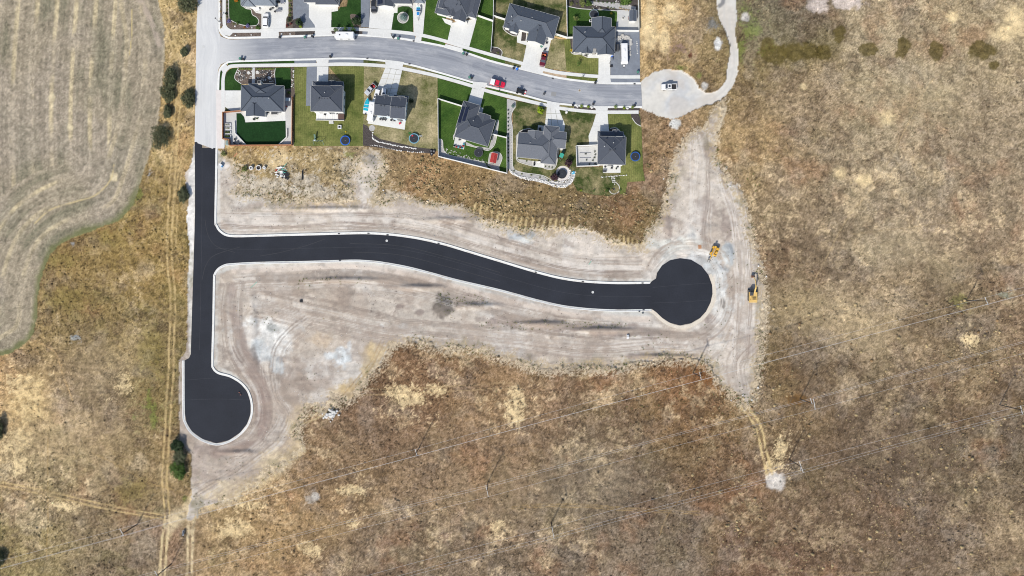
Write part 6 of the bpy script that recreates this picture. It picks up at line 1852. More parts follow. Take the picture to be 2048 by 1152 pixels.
# wild bushes along the western track and field edge
for px, py, rx, ry, h, lab in ((341.5, 154, 13, 19, 3.0, "dark bush north end of the thicket between field and track"), (334.5, 184, 14, 20, 2.8, "dark bush in the middle of the thicket between field and track"), (335, 223, 8, 13, 2.0, "smaller dark bush south end of the thicket by the field"),
                               (375.5, 196, 11.5, 18, 2.6, "oval dark bush close to the pale road's west edge"), (320, 274, 17, 24, 3.2, "large dark bush at the field edge below the thicket"), (374, 6, 20, 18, 3.6, "big dark green tree at the north end of the pale road"),
                               (367, 390, 9.5, 15, 2.4, "dark green bush beside the new asphalt"), (369, 104, 7, 10, 1.8, "small dark bush among straw west of the pale road"), (354, 892, 12, 12, 2.6, "green bush at the top of the row left of the lower turning circle"),
                               (359, 914, 11, 14, 2.6, "dark bush in the middle of the row left of the lower turning circle"), (356, 941, 15, 17, 3.0, "bright green bush at the bottom of the row left of the lower turning circle"),
                               (-4, 858, 11, 20, 2.5, "dark bush cut by the left edge of the view"), (-2, 1118, 9, 16, 2.5, "dark bush at the lower left edge near the wires")):
    r = (rx + ry) / 12
    kind = 'green' if 'bright green' in lab else 'deep' if 'green bush' in lab and px < 360 else 'dark'
    plant("wild_bush", lab, "bush", px, py, r, h, kind, "wild bushes on the western verge", rx / 5.1 / r, ry / 5.1 / r, n=2400, leaf=.19, k=13, seed=int(px) % 97, z=-.05)

# trees and shrubs of the gardens
T = [("ornamental_tree", "dark leaved tree on the gravel pad edge by the white house", "tree", 598, 45, 1.5, 2.8, 'deep', 900), ("sapling", "bright green sapling under the dark leaved tree on the gravel pad", "sapling", 601, 53, .7, 1.4, 'lime', 260), ("ornamental_tree", "dark leaved tree in the lawn corner next to the blue grey gravel strip", "tree", 712, 42, 1.9, 3.0, 'deep', 900),
     ("street_tree", "young street tree above the west end of the camper trailer", "tree", 672, 59, .9, 2.6, 'green', 320), ("street_tree", "young street tree behind the middle of the camper trailer", "tree", 691, 58, 1.0, 2.6, 'green', 320), ("street_tree", "young street tree above the east end of the camper trailer", "tree", 706, 60, 1.0, 2.6, 'green', 320),
     ("plum_tree", "purple leaved plum tree north-east of the round paved terrace", "tree", 1137, 325, 1.6, 2.8, 'plum', 900), ("plum_tree", "purple leaved plum tree south-west of the round paved terrace", "tree", 1110, 355, 1.5, 2.6, 'plum', 900),
     ("ornamental_tree", "lime green round tree beside the drive of the rambling house", "tree", 1081, 221, 1.35, 2.2, 'lime', 700), ("shrub", "blue green shrub at the street end of the gravel shrub strip", "shrub", 1026, 212, .85, 1.1, 'blue', 300),
     ("shrub", "dark green shrub below the row of round shrubs beside the gravel pad", "shrub", 578, 40, .95, 1.4, 'deep', 300), ("shrub", "red barberry shrub beside the concrete patio's lower corner", "shrub", 574, 51, .65, .9, 'red', 240), ("shrub", "red barberry shrub against the gravel pad edge", "shrub", 582, 47.5, .6, .9, 'red', 240),
     ("shrub", "yellow shrub at the west corner of the slate hip house", "shrub", 1142.5, 101, .72, 1.1, 'yellow', 300), ("young_tree", "thin light green tree on the slate hip house's front lawn", "tree", 1158, 126, 1.0, 2.6, 'green', 170), ("sapling", "thin sapling on the grass verge below the slate hip house", "sapling", 1165, 154, .6, 2.0, 'olive', 120),
     ("ornamental_tree", "olive yellow tree in the mulch bed by the north edge", "tree", 1164, 6, 1.25, 2.4, 'olive', 600), ("ornamental_tree", "fresh green tree in the mulch bed by the north edge", "tree", 1178, 7, 1.2, 2.2, 'green', 600), ("young_tree", "grey green tree on the trampoline lawn near the slate house", "tree", 1152, 37, 1.1, 2.6, 'olive', 240),
     ("shrub", "yellow star shaped shrub on the lawn right of the grey rimmed trampoline", "shrub", 1222.5, 27, .6, .8, 'yellow', 110), ("shrub", "big green shrub mass in the top right garden corner", "shrub", 1252, 1, 2.2, 1.6, 'green', 700),
     ("shrub", "lavender bush at the south-west curve of the corner lawn", "shrub", 457.5, 42.5, .85, .8, 'lav', 300), ("shrub", "lavender bush at the foot of the corner lawn", "shrub", 495, 52, .8, .8, 'lav', 300), ("shrub", "dark juniper leaning over the corner pavement", "shrub", 452.5, 27, .65, .7, 'deep', 220),
     ("shrub", "blue green shrub between the two lavender bushes", "shrub", 475, 47, .6, .8, 'green', 220), ("shrub", "yellow green shrub right of the western lavender bush", "shrub", 467.5, 47.5, .5, .6, 'olive', 160), ("shrub", "orange flowering shrub left of the southern lavender bush", "shrub", 489, 55, .45, .5, 'orange', 140),
     ("shrub", "orange flower cushion on the corner lawn at the north edge", "shrub", 472, 0, .9, .6, 'orange', 240), ("shrub", "leafy green shrubbery at the corner lawn's bed end", "shrub", 516, 55, .9, .7, 'green', 300), ("shrub", "green shrub in the mulch beside the grey patio steps of the corner house", "shrub", 577.5, 185, .7, .9, 'green', 240),
     ("sapling", "lime sapling at the bottom of the patchy yard, western", "sapling", 1162.5, 381, .55, .9, 'lime', 160), ("sapling", "green sapling at the bottom of the patchy yard, in the middle", "sapling", 1188, 381, .6, .9, 'green', 160), ("sapling", "green shrub left of the stone fire ring", "sapling", 1214, 381, .9, .8, 'green', 240),
     ("sapling", "green shrub right of the stone fire ring", "sapling", 1240, 381, .6, .7, 'green', 180), ("shrub", "dark shrub at the shaded east wall of the gabled house", "shrub", 822, 202, 1.0, 1.2, 'deep', 300), ("sapling", "pale green sapling in the patchy yard west of the square house's drive", "sapling", 1154, 241, .6, .9, 'olive', 120),
     ("shrub", "olive shrub at the corner bed next to the white boundary fence", "shrub", 996, 106, .6, .7, 'olive', 160), ("shrub", "green shrub by the fence of the slate house's tree bed", "shrub", 1143, 7, .9, .9, 'olive', 220), ("wild_bush", "green weed bush beside the three concrete rings", "bush", 489, 338, 1.3, 1.1, 'olive', 420), ("wild_bush", "dark weed bush at the fence end near the new asphalt", "bush", 447, 308, 1.2, .9, 'olive', 300)]
for nm, lab, cat, px, py, r, h, kind, n in T:
    plant(nm, lab, cat, px, py, r, h, kind, n=n, seed=int(px * 7 + py) % 89)
# blue spruce: stacked whorls of needles
o = thing("spruce_tree", "blue spruce in the stone ring on the small round lawn", "tree", P(807, 33.5, 1.2), z=.1)
lb = [(0, 0, .5 + i * .5, 1.45 * (1 - i / 6.5), 1.45 * (1 - i / 6.5), .42) for i in range(6)]
link(bpy.data.objects.new("crown", crown_mesh("crown", lb, 1400, .11, LF['blue'], 4)), o)
MB().cyl((0, 0, -.1), (0, 0, 3.2), .12, .02).build("trunk", m_bark, o)
ORD = ["first", "second", "third", "fourth", "fifth", "sixth", "seventh", "eighth", "ninth", "tenth", "eleventh", "twelfth", "thirteenth", "fourteenth"]
def row(name, label, cat, pts, r, h, kind, group, n=130):
    ns = abs(pts[-1][1] - pts[0][1]) > abs(pts[-1][0] - pts[0][0])
    order = sorted(range(len(pts)), key=lambda i: pts[i][1 if ns else 0])
    for i, (px, py) in enumerate(pts):
        plant(name, f"{label}, {ORD[order.index(i)]} from the {'top' if ns else 'left'}", cat, px, py, r, h, kind, group, n=n, seed=i % 3, trunk=True)
row("round_shrub", "clipped green shrub beside the blue grey gravel pad", "shrub", [(580, 1), (580, 11), (580, 20.5), (580, 29.5)], .72, .9, 'olive', "clipped shrubs beside the gravel pad", 260)
row("round_shrub", "small round shrub in the straight gravel strip", "shrub", [(1016.5, y) for y in (220.3, 228, 236, 244, 252, 260, 268, 276, 284, 292, 298.5, 306, 315, 322)], .36, .5, 'deep', "shrubs in the gravel strip", 110)
row("round_shrub", "small round shrub above the curved rock wall", "shrub", [(1028, 342), (1043.5, 348), (1062.5, 350.5), (1080, 355), (1097, 361)], .42, .5, 'olive', "shrubs on the curved terrace", 110)
row("round_shrub", "lime shrub in the mulch verge between two drives", "shrub", [(1163, 212.5), (1177, 213.5)], .72, .9, 'lime', "lime shrubs west of the square house's drive", 220)
row("round_shrub", "lime shrub in the mulch verge near the turnaround", "shrub", [(1231, 214), (1248.5, 215.5), (1265, 214.5)], .66, .9, 'lime', "lime shrubs east of the square house's drive", 220)
row("hedge_plant", "lime hedge plant west of the garden path", "hedge plant", [(479 + i * 3.5, 138) for i in range(8)], .32, .5, 'lime', "hedge west of the garden path", 70)
row("hedge_plant", "lime hedge plant east of the garden path", "hedge plant", [(513.5 + i * 3.5, 138) for i in range(11)], .32, .5, 'lime', "hedge east of the garden path", 70)
row("shrub", "small green shrub in the slate hip house's front bed", "shrub", [(1148.5, 103.5), (1157, 104), (1163.5, 108), (1173, 109)], .45, .6, 'green', "shrubs in the slate hip house bed", 110)
row("grass_clump", "straw coloured grass clump beside the pale road", "ornamental grass", [(441, 4), (441, 23), (441, 37), (442, 55)], .42, .5, 'tan', "ornamental grasses at the corner", 110)
row("grass_clump", "tan grass clump at the shed patio", "ornamental grass", [(1239.5, 16), (1243, 17), (1247.5, 18), (1252, 19.5), (1257, 20.5)], .36, .5, 'straw', "ornamental grasses at the shed patio", 90)
row("grass_clump", "round grass clump in mulch above the trampoline lawn", "ornamental grass", [(1143, 9), (1153.5, 7), (1201, 16), (1216, 14.5), (1222.5, 16), (1228, 17), (1184, 16)], .40, .5, 'olive', "grass clumps above the trampoline lawn", 90)
row("grass_clump", "small shrub along the pale gravel strip", "shrub", [(1190, 2), (1197, 3.5), (1206, 4), (1214, 5), (1223, 6), (1229, 5.5), (1241, 7)], .42, .5, 'green', "small shrubs by the north gravel strip", 90)
row("shrub", "low plant west of the corner lawn", "shrub", [(454.5, 5), (454.5, 13), (454.5, 20), (454.5, 34)], .38, .45, 'green', "plants beside the corner lawn", 90)
row("bed_plant", "low plant in the corner house's side bed", "shrub", [(585, 140), (585.5, 148), (585, 158), (586, 166), (586, 174)], .4, .4, 'olive', "plants in the side bed of the corner house", 70)
row("terrace_plant", "dark green plant on the pale fenced terrace", "plant", [(1190, 303), (1191, 309), (1189, 315), (1186, 321), (1190, 327), (1179, 328), (1171, 308), (1173, 320)], .42, .6, 'deep', "plants on the fenced terrace", 100)
row("patio_plant", "green plant under the rambling house's rear windows", "plant", [(1053.5, 322), (1091, 333), (1098, 334), (1104, 335)], .4, .4, 'green', "plants under the rambling house windows", 80)

# ------------------------------------------------------------------ rocks
m_rock_w = mat("pale_limestone", S(228, 226, 222), .9, .14, 1.5, bump=.02, bscale=5, coords='World')
m_rock_g = mat("grey_field_stone", S(198, 195, 190), .9, .25, 1.2, bump=.02, bscale=5, coords='World')
def rock_meshes(m, tagn):
    out = []
    for k in range(5):
        bm = bmesh.new()
        bmesh.ops.create_icosphere(bm, subdivisions=1, radius=.5)
        q = random.Random(k * 7 + 1)
        for v in bm.verts:
            v.co *= q.uniform(.75, 1.2)
            v.co.z *= .7
        me = bpy.data.meshes.new("rock")
        bm.to_mesh(me); bm.free()
        me.materials.append(m)
        out.append(me)
    return out
RK = {'w': rock_meshes(m_rock_w, 'w'), 'g': rock_meshes(m_rock_g, 'g')}
def rocks(name, label, pts, kind='w', cat="rock wall", group=None):
    """One thing, each rock a part; pts = (px, py, size m, z)."""
    x0, y0 = P(pts[0][0], pts[0][1])
    o = thing(name, label, cat, (x0, y0), group=group)
    for px, py, s, z in pts:
        c = link(bpy.data.objects.new("rock", random.choice(RK[kind])), o)
        x, y = P(px, py)
        c.location = (x - x0, y - y0, z)
        c.rotation_euler = (random.uniform(-.3, .3), random.uniform(-.3, .3), random.uniform(0, 6.28))
        c.scale = (s * random.uniform(.8, 1.3), s * random.uniform(.8, 1.2), s * random.uniform(.8, 1.2))
    return o
def along(pts, step, size, jitter=.6, z=.18, rows=1, gap=3.0):
    q = smooth_line(pts, 4)
    l = sum(math.dist(a, b) for a, b in zip(q[:-1], q[1:]))
    out = []
    for p in resample(q, max(2, int(l / step))):
        for r_ in range(rows):
            out.append((p[0] + random.uniform(-jitter, jitter), p[1] + random.uniform(-jitter, jitter) + (r_ - (rows - 1) / 2) * gap, size * random.uniform(.65, 1.25), z))
    return out
rocks("rock_wall", "upper row of white boulders along the dark bed below the dry yard", along([(745.4, 266), (745.4, 275.6), (754.8, 282.7), (772.4, 286.8), (790, 290.9), (807.6, 293.8), (819, 295.6), (832, 297.3)], 2.6, .55))
rocks("rock_wall", "lower row of white boulders along the dark bed below the dry yard", along([(742, 291), (757, 291.5), (776, 296.7), (803, 302)], 3.2, .45) + along([(815.8, 303), (834.5, 305), (847.4, 303.8)], 3.4, .45))
rocks("rock_wall", "outer rock wall curving round the terrace with the black trampoline", along([(1020, 340), (1025.5, 346.5), (1037.8, 353.3), (1054, 357.4), (1074.7, 360), (1091, 364), (1107.5, 371), (1124, 372.5), (1136, 369.7), (1143, 363), (1147, 354.7), (1150, 346.5)], 3.0, .60, rows=2, gap=2.6))
rocks("rock_wall", "inner rock row right below the black trampoline's terrace", along([(1104, 363), (1121, 364.5), (1133.5, 361.5), (1139, 352), (1140, 339.6)], 2.8, .55))
rocks("rock_wall", "thin line of pale stones across the lawn below the square house", along([(1202, 354.7), (1225, 352.5), (1252.4, 350.6)], 2.6, .42))
rocks("stone_steps", "pale stone steps leading down to the fire ring", [(1223 + i * 2.6 + j * .7, 354 + j * 3.4, .42, .14) for j in range(4) for i in range(3)] + [(1229, 368, .5, .14)], cat="steps")
rocks("boulder_bank", "arc of grey boulders round the head of the long camper trailer", [(1245 + (15.5 + random.uniform(-4, 3.5)) * math.cos(a), 87 + (14 + random.uniform(-5, 3)) * math.sin(a), random.uniform(.5, .95), .25) for a in [math.radians(-165 + t * 1.4) for t in range(130)]] + along([(1259.5, 92), (1259.5, 110)], 1.6, .7, 1.6), 'g', "boulder bank")
rocks("rock_row", "row of white rocks along the east edge of the gravel pad", along([(1274, 84), (1274.5, 106)], 2.8, .42))
_r = random.Random(4)
rocks("rock_pile", "heap of white boulders dumped on the brown field", [(661 + _r.gauss(0, 6.5), 829 + _r.gauss(0, 4.0), _r.uniform(.4, .95), .25 + max(0, .5 - .06 * abs(_r.gauss(0, 5)))) for _ in range(60)] + [(645, 827.5, .6, .2), (651, 835, .55, .2), (678, 830, 1.0, .4), (672, 826, 1.0, .4)], 'w', "rock pile")
rocks("rock_border", "stones scattered in the side bed of the corner house", [(583 + _r.uniform(0, 5), 137 + _r.uniform(0, 38), _r.uniform(.25, .5), .14) for _ in range(26)], 'w', "rock border")
rocks("rock_border", "stones bordering the gravel bed inside the white fence", [(880 + t * 1.25 + _r.uniform(-2, 2), 300 + t * .40 + _r.uniform(-7, 1.5) - (10 if t < 5 else 0), _r.uniform(.2, .45), .14) for t in range(88)], 'g', "rock border")
rocks("rock_border", "pale stones along the east edge of the straight gravel strip", along([(1021, 222), (1019.5, 240), (1021.5, 262), (1022, 330)], 2.6, .28, 1.2), 'w', "rock border")
rocks("rock_border", "pale landscape stones in the mulch of the slate house's top garden", [(1180 + _r.uniform(0, 90), 4 + _r.uniform(-4, 14), _r.uniform(.25, .5), .14) for _ in range(46)], 'g', "rock border")
for lab, px, py, s in (("white boulder at the west end of the mulch verge by the south kerb", 1155, 213.5, .8), ("white boulder between lime shrub and square house's drive", 1184, 215.5, .9), ("white boulder between the lime shrubs near the turnaround", 1254.5, 217, .95), ("pale boulder pair on the patchy yard by the pavement", 1133, 224.5, .95),
                       ("white boulder in the narrow road bed, upper", 440.5, 14, .55), ("white boulder in the narrow road bed by the lamp", 441.5, 46, .6), ("white boulder in the corner verge, western", 471.5, 71, .55), ("white boulder in the corner verge, eastern", 503, 70, .6), ("white boulder at the lawn foot between lavender bushes", 470.5, 53, .55),
                       ("white boulder right of the southern lavender bush", 504.5, 56, .5), ("white boulder in the verge by the black bin", 563.5, 68, .6), ("white boulder in the verge near the teal bin", 581, 68, .55), ("lone white boulder on the dirt by the new street's bend", 767, 381, .7)):
    rocks("boulder", lab, [(px, py, s, .22)], 'w', "boulder")
for px, py in ((1485, 790), (1503, 800), (1516, 775), (1462, 801), (1532, 553), (1516.5, 532), (1460, 373), (1327, 358), (1337, 362)):
    rocks("site_boulder", {1485: "pale boulder at the site's southern tip, right of the left pair", 1503: "pale boulder at the right side of the site's southern tip", 1516: "pale boulder on the east edge of the site's southern tip", 1462: "pale boulder at the left side of the site's southern tip", 1532: "pale boulder beside the excavator's bucket", 1516.5: "pale boulder on the site edge north-east of the excavator", 1460: "pale boulder at the site edge above the telehandler", 1327: "pale boulder left of the pair in grass west of the bare neck", 1337: "pale boulder right of the pair in grass west of the bare neck"}[px], [(px, py, .6, .2)], 'w', "boulder", "pale boulders at the site edge")
# stone planting rings of the corner house's front garden
pr = None
for i, (x, y) in enumerate(((508, 275), (620, 280), (735, 270), (505, 390), (605, 405), (960, 255), (1065, 260), (1155, 250), (1270, 255), (1060, 385), (1150, 385), (1265, 395))):
    px, py = 440 + x / 12.8, 125 + y / 12.8
    wht = i in (2, 5, 11)
    rw, sd_ = ("upper row", "lower row")[int(y > 330)], ("west", "east")[int(x > 850)]
    nth = ORD[(i, i - 3, i - 5, i - 9)[0 if i < 3 else 1 if i < 5 else 2 if i < 9 else 3]]
    lab = f"{'white gravel filled ring' if wht else 'stone ring with plant'}, {nth} in the {rw} {sd_} of the garden path"
    o = thing("planting_ring", lab, "planter", P(px, py), group="white rings in the front garden" if wht else "plant rings in the front garden", z=.1)
    MB().ring((0, 0), .36, .52, -.05, .22, 14).build("stone_ring", m_trim, o)
    MB().disc((0, 0), .37, .17, 14).build("fill", m_rock_w if wht else m_mulch, o)
    if not wht:
        link(bpy.data.objects.new("plant", crown_mesh("plant", [(0, 0, .3, .26, .26, .2)], 60, .07, LF['green'], 8)) if pr is None else bpy.data.objects.new("plant", pr), o)
        pr = pr or o.children[-1].data
rocks("rock_border", "small pale stones strewn over the corner house's front garden", [(_r.uniform(474, 549), _r.uniform(141, 164), _r.uniform(.2, .42), .12) for _ in range(90)], 'w', "rock border")

# ------------------------------------------------------------------ power lines
m_pole = mat("weathered_pole", (.045, .036, .03), .9, .25, 3)
m_arm = mat("galvanised_arm", S(206, 206, 204), .5, .08, 2)
m_wire = mat("aluminium_wire", S(206, 206, 206), .45, .05, 1, metal=.0)
POLE_H = 10.6
def pole(label, top, arms):
    x, y = P(*top, POLE_H)
    o = thing("utility_pole", label, "utility pole", (x, y), group="wooden power poles")
    MB().cyl((0, 0, -.3), (0, 0, POLE_H), .17, .12, 9).build("pole", m_pole, o)
    for a, b in arms:
        ax, ay = P(*a, POLE_H); bx, by = P(*b, POLE_H)
        v = Vector((bx - ax, by - ay, 0))
        m_ = Vector(((ax + bx) / 2 - x, (ay + by) / 2 - y, POLE_H - .25))
        MB().box(m_, (v.length, .16, .16), math.atan2(v.y, v.x)).build("crossarm", m_arm, o)
        for q in (a, b):
            qx, qy = P(*q, POLE_H)
            MB().cyl((qx - x, qy - y, POLE_H - .2), (qx - x, qy - y, POLE_H + .12), .09, .06).build("insulator", m_arm, o)
    return o
pole("power pole near the junction of the dirt tracks at the lower left", (242, 1069), [((238.7, 1058), (246.5, 1072)), ((246.5, 1072), (241, 1072))])
pole("power pole in the brown field below the white rock heap", (832, 906), [((830, 899), (834, 911.5))])
pole("power pole on the rusty ground below the site's south-east corner", (1401.5, 753), [((1399.5, 745), (1403, 760))])
pole("power pole in the eastern grassland by the right edge, upper", (1973, 602), [((1971, 595), (1977, 608.5)), ((1977, 608.5), (1972, 609))])
pole("power pole cut by the bottom edge beside the dirt track", (313, 1152), [((309, 1143), (318, 1161))])
pole("power pole in the middle of the lower brown field", (974, 981), [((971.5, 971), (976.5, 993.5))])
pole("power pole with two white bracket arms in the eastern field", (1626, 808), [((1621, 797), (1625, 808)), ((1627.5, 798), (1631, 818.5))])
pole("power pole in the brown field near the bottom edge", (1106, 1066), [((1104, 1054), (1108, 1077))])
pole("power pole beside the pale dirt spot at the end of the short track", (1603, 934), [((1599, 923), (1603, 934)), ((1603, 934), (1601, 941)), ((1603, 934), (1607, 945))])
pole("power pole at the right edge of the eastern field, lower", (2043, 820), [((2042, 812), (2046, 828))])
def wire(label, pts, z=POLE_H + .1, sag=1.0, r=.027):
    w = [P(*p, POLE_H) for p in pts]
    o = thing("power_line_wire", label, "wire", w[0])
    for (ax, ay), (bx, by) in zip(w[:-1], w[1:]):
        path = []
        for i in range(13):
            t = i / 12
            path.append((ax + (bx - ax) * t - w[0][0], ay + (by - ay) * t - w[0][1], z - sag * 4 * t * (1 - t)))
        MB().tube(path, r, 4).build("span", m_wire, o)
wire("single north wire of the upper power line", [(-350, 1218), (238.7, 1058), (830, 899), (1399.5, 745), (1971, 595), (2540, 445)])
wire("south wire of the upper power line, outer of the pair", [(-343, 1232), (246.5, 1072), (834, 911.5), (1403, 760), (1977, 608.5), (2546, 458)], r=.030)
wire("south wire of the upper power line, inner of the pair", [(-349, 1233), (241, 1072), (832.5, 911.5), (1401.5, 760), (1972, 609), (2541, 459)])
wire("north wire of the middle power line, outer of the pair", [(-345, 1325), (309, 1143), (971.5, 971), (1621, 797), (2280, 622)])
wire("north wire of the middle power line, inner of the pair", [(-341, 1328), (312, 1146), (972.5, 975), (1627.5, 798), (2284, 624)])
wire("single south wire of the middle power line", [(-336, 1343), (318, 1161), (976.5, 993.5), (1631, 818.5), (2290, 644)])
wire("single north wire of the lower power line", [(609, 1186), (1104, 1054), (1599, 923), (2042, 812), (2540, 690)])
wire("south wire of the lower power line, inner of the pair", [(611, 1203), (1107, 1071), (1601, 941), (2044, 824), (2542, 700)])
wire("south wire of the lower power line, outer of the pair", [(612, 1209), (1108, 1077), (1607, 945), (2046, 828), (2544, 706)])

def lamp_post(label, base, h, m):
    o = thing("street_lamp", label, "street lamp", P(*base), z=.1)
    MB().cyl((0, 0, 0), (0, 0, h), .07, .05, 8).build("post", m, o)
    MB().cyl((0, 0, 0), (0, 0, .3), .16, .12, 8).build("base", m, o)
    MB().cyl((0, 0, h), (0, 0, h + .35), .12, .2, 8).build("lantern", m_lamp, o)
    MB().cyl((0, 0, h + .35), (0, 0, h + .5), .24, .05, 8).build("lantern_cap", m, o)
lamp_post("black lamp post in the narrow bed at the street corner", (438.6, 43.5), 2.9, m_black)
lamp_post("black lamp post on the verge beside the red pickup", (999, 181.5), 4.0, m_black)

# ------------------------------------------------------------------ building site odds and ends
m_crete = mat("precast_concrete", S(232, 232, 230), .9, .06, 2)
for lab, px, py, ro, ri, hh in (("middle sized concrete ring, left of the three", 501.4, 335.6, .62, .33, .9), ("largest concrete ring, between the other two", 516.7, 335.3, .85, .66, .5), ("smallest concrete ring, right of the three", 528, 335.4, .50, .20, .8)):
    o = thing("concrete_ring", lab, "concrete ring", P(px, py, hh))
    MB().ring((0, 0), ri, ro, -.05, hh, 24).build("ring", m_crete, o)
    MB().disc((0, 0), ri + .01, .04, 20).build("opening", m_mulch, o)
_r = random.Random(9)
m_pvc_t, m_pvc_w = mat("teal_pipe", S(96, 196, 176), .5, .1, 2), mat("white_pvc", S(238, 238, 238), .5, .05, 2)
o = thing("scrap_pile", "heap of white blocks, teal pipes and black sheeting on the weedy lot", "scrap pile", P(563, 346))
for i in range(16):
    x, y = _r.uniform(-2.0, 1.4), _r.uniform(-1.5, 1.8)
    MB().box((x, y, .2 + _r.random() * .25), (_r.uniform(.3, .8), _r.uniform(.3, .6), .3), _r.uniform(0, 3)).build("concrete_block", m_crete if i % 3 else m_rim, o)
for i in range(9):
    a = _r.uniform(-.35, .3) + (0 if i < 6 else 1.1)
    x, y, l = _r.uniform(-1.4, 1.2), _r.uniform(.2, 2.2), _r.uniform(1.4, 3.0)
    MB().cyl((x - l / 2 * math.cos(a), y - l / 2 * math.sin(a), .45), (x + l / 2 * math.cos(a), y + l / 2 * math.sin(a), .55), .08, .08, 8).build("pipe", m_pvc_t if i % 3 == 0 else (m_pvc_w if i % 3 == 1 else m_rim), o)
for i in range(14):
    MB().box((1.2 + _r.uniform(-.8, 1.2), -1.0 + _r.uniform(-1.0, 1.3), .18 + _r.random() * .2), (_r.uniform(.4, 1.0), _r.uniform(.3, .7), .12), _r.uniform(0, 3)).build("black_sheet", m_black, o)
MB().box((-1.6, .9, .5), (.5, .4, .3), .5).build("red_can", m_tail, o)
o = thing("culvert_pipe", "black corrugated pipe lying in the grass right of the scrap heap", "pipe", P(604.8, 350.5), math.pi / 2 - .03, z=.2)
MB().cyl((-1.5, 0, 0), (1.5, 0, 0), .19, .19, 12).build("pipe_wall", m_black, o)
for k in range(12):
    MB().cyl((-1.4 + k * .25, 0, 0), (-1.32 + k * .25, 0, 0), .23, .23, 12).build("rib", m_black, o)
o = thing("site_sign_box", "white and blue box on a pale pad beside the new asphalt kerb", "utility box", P(441.5, 330.5, .5), -.55)
MB().box((0, -.6, .03), (2.0, 1.8, .12)).build("pad", m_conc_grey, o)
MB().box((0, .1, .5), (.95, .6, .9)).build("cabinet", PW, o)
MB().box((.62, -.05, .5), (.28, .62, .88)).build("blue_panel", mat("sky_blue_panel", S(96, 160, 214), .5, .05, 2), o)
o = thing("timber_plank", "pale pink plank lying in the weeds below the cedar fence", "plank", P(472, 309.5), ang(1, -1.3), z=.12)
MB().box((0, 0, 0), (1.6, .32, .08)).build("board", m_cedar_lt, o)
MB().box((-.3, .2, -.05), (1.3, .2, .07)).build("board", m_cedar, o)
o = thing("water_trough", "grey metal trough between the two dirt tracks", "trough", P(366.5, 1066, .3), ang(-.15, 1))
MB().frustum((-.8, .8, -.26, .26), 0, (-.85, .85, -.32, .32), .4).build("tub", m_rim, o)
MB().box((0, 0, .395), (1.5, .46, .03)).build("water", mat("dark_water", (.05, .06, .07), .1, .1, 2), o)
o = thing("pallet", "orange brown wooden pallet at the turning circle's north edge", "pallet", P(1399.5, 494), .08, z=.02)
for k in range(6):
    MB().box((-.45 + k * .18, 0, .13), (.13, 1.15, .025)).build("slat", m_cedar_lt, o)
for k in range(3):
    MB().box((0, -.5 + k * .5, .06), (1.05, .1, .1)).build("bearer", m_cedar, o)
m_cone = mat("cone_orange", (.75, .16, .04), .5, .1, 2)
cone = None
for lab, px, py in (("orange traffic cone on the lower turning circle, upper of the pair", 478.8, 784.8), ("orange traffic cone on the lower turning circle, lower of the pair", 481.4, 789.2)):
    o = thing("traffic_cone", lab, "traffic cone", P(px, py), group="cones on the lower circle", z=.003)
    MB().box((0, 0, .03), (.42, .42, .05)).build("base", m_black, o)
    MB().cyl((0, 0, .05), (0, 0, .72), .17, .03, 12).build("cone", m_cone, o)
    MB().cyl((0, 0, .36), (0, 0, .5), .115, .085, 12).build("band", PW, o)
o = thing("bag_stack", "white sacks stacked on the bare ground south of the street", "sacks", P(1255.5, 672.5))
for x, y, z_ in ((0, .4, .2), (.05, -.1, .2), (0, -.6, .2), (0, .2, .5), (.05, -.35, .5)):
    MB().frustum((x - .4, x + .4, y - .24, y + .24), z_ - .15, (x - .28, x + .28, y - .16, y + .16), z_ + .15).build("sack", PW, o)
o = thing("drain_pipe", "thin turquoise pipe lying on the bare ground right of the junction", "pipe", P(508, 569.5), ang(1, -.95), z=.12)
MB().cyl((-1.4, 0, 0), (1.4, 0, 0), .07).build("pipe_wall", m_pvc_t, o)
MB().cyl((1.3, 0, 0), (1.5, 0, 0), .1).build("coupling", m_pvc_w, o)
o = thing("pipe_offcut", "green pipe stub sticking out of the bank above the new street", "pipe", P(1180, 525.5), ang(.6, -1), z=.14)
MB().cyl((-.8, 0, 0), (.8, 0, .2), .07).build("pipe_wall", m_pvc_t, o)
MB().cyl((.7, 0, .18), (.9, 0, .22), .1).build("coupling", m_pvc_w, o)
o = thing("black_tarp", "crumpled black sheet on the bare ground south of the junction", "tarp", P(603, 602))
for k in range(5):
    MB().frustum((-.5 + _r.uniform(-.2, .2), .4, -.5, .5), 0, (-.2, .2, -.2 + _r.uniform(-.2, .2), .3), .25 + .05 * k).build("fold", m_black, o)
for lab, px, py in (("black box beside the south kerb end near the turning circle", 1278.5, 623), ("second black box lying below the south kerb end", 1285.5, 626)):
    o = thing("valve_box", lab, "valve box", P(px, py))
    MB().box((0, 0, .12), (.5, .32, .3), .1).build("box", m_black, o)
    MB().box((0, 0, .28), (.54, .36, .05), .1).build("lid", m_dkgrey, o)
o = thing("tub_cluster", "three black plastic tubs with white lids at the corner of the white fence", "tubs", P(865, 305.5))
for x, y in ((-.5, .35), (.45, .3), (-.25, -.6)):
    t = MB().cyl((x, y, 0), (x, y, .75), .42, .5, 12).build("tub", m_black, o)
    MB().cyl((x + .1, y + .1, .74), (x + .1, y + .1, .80), .14, .14, 10).build("cap", PW, t)

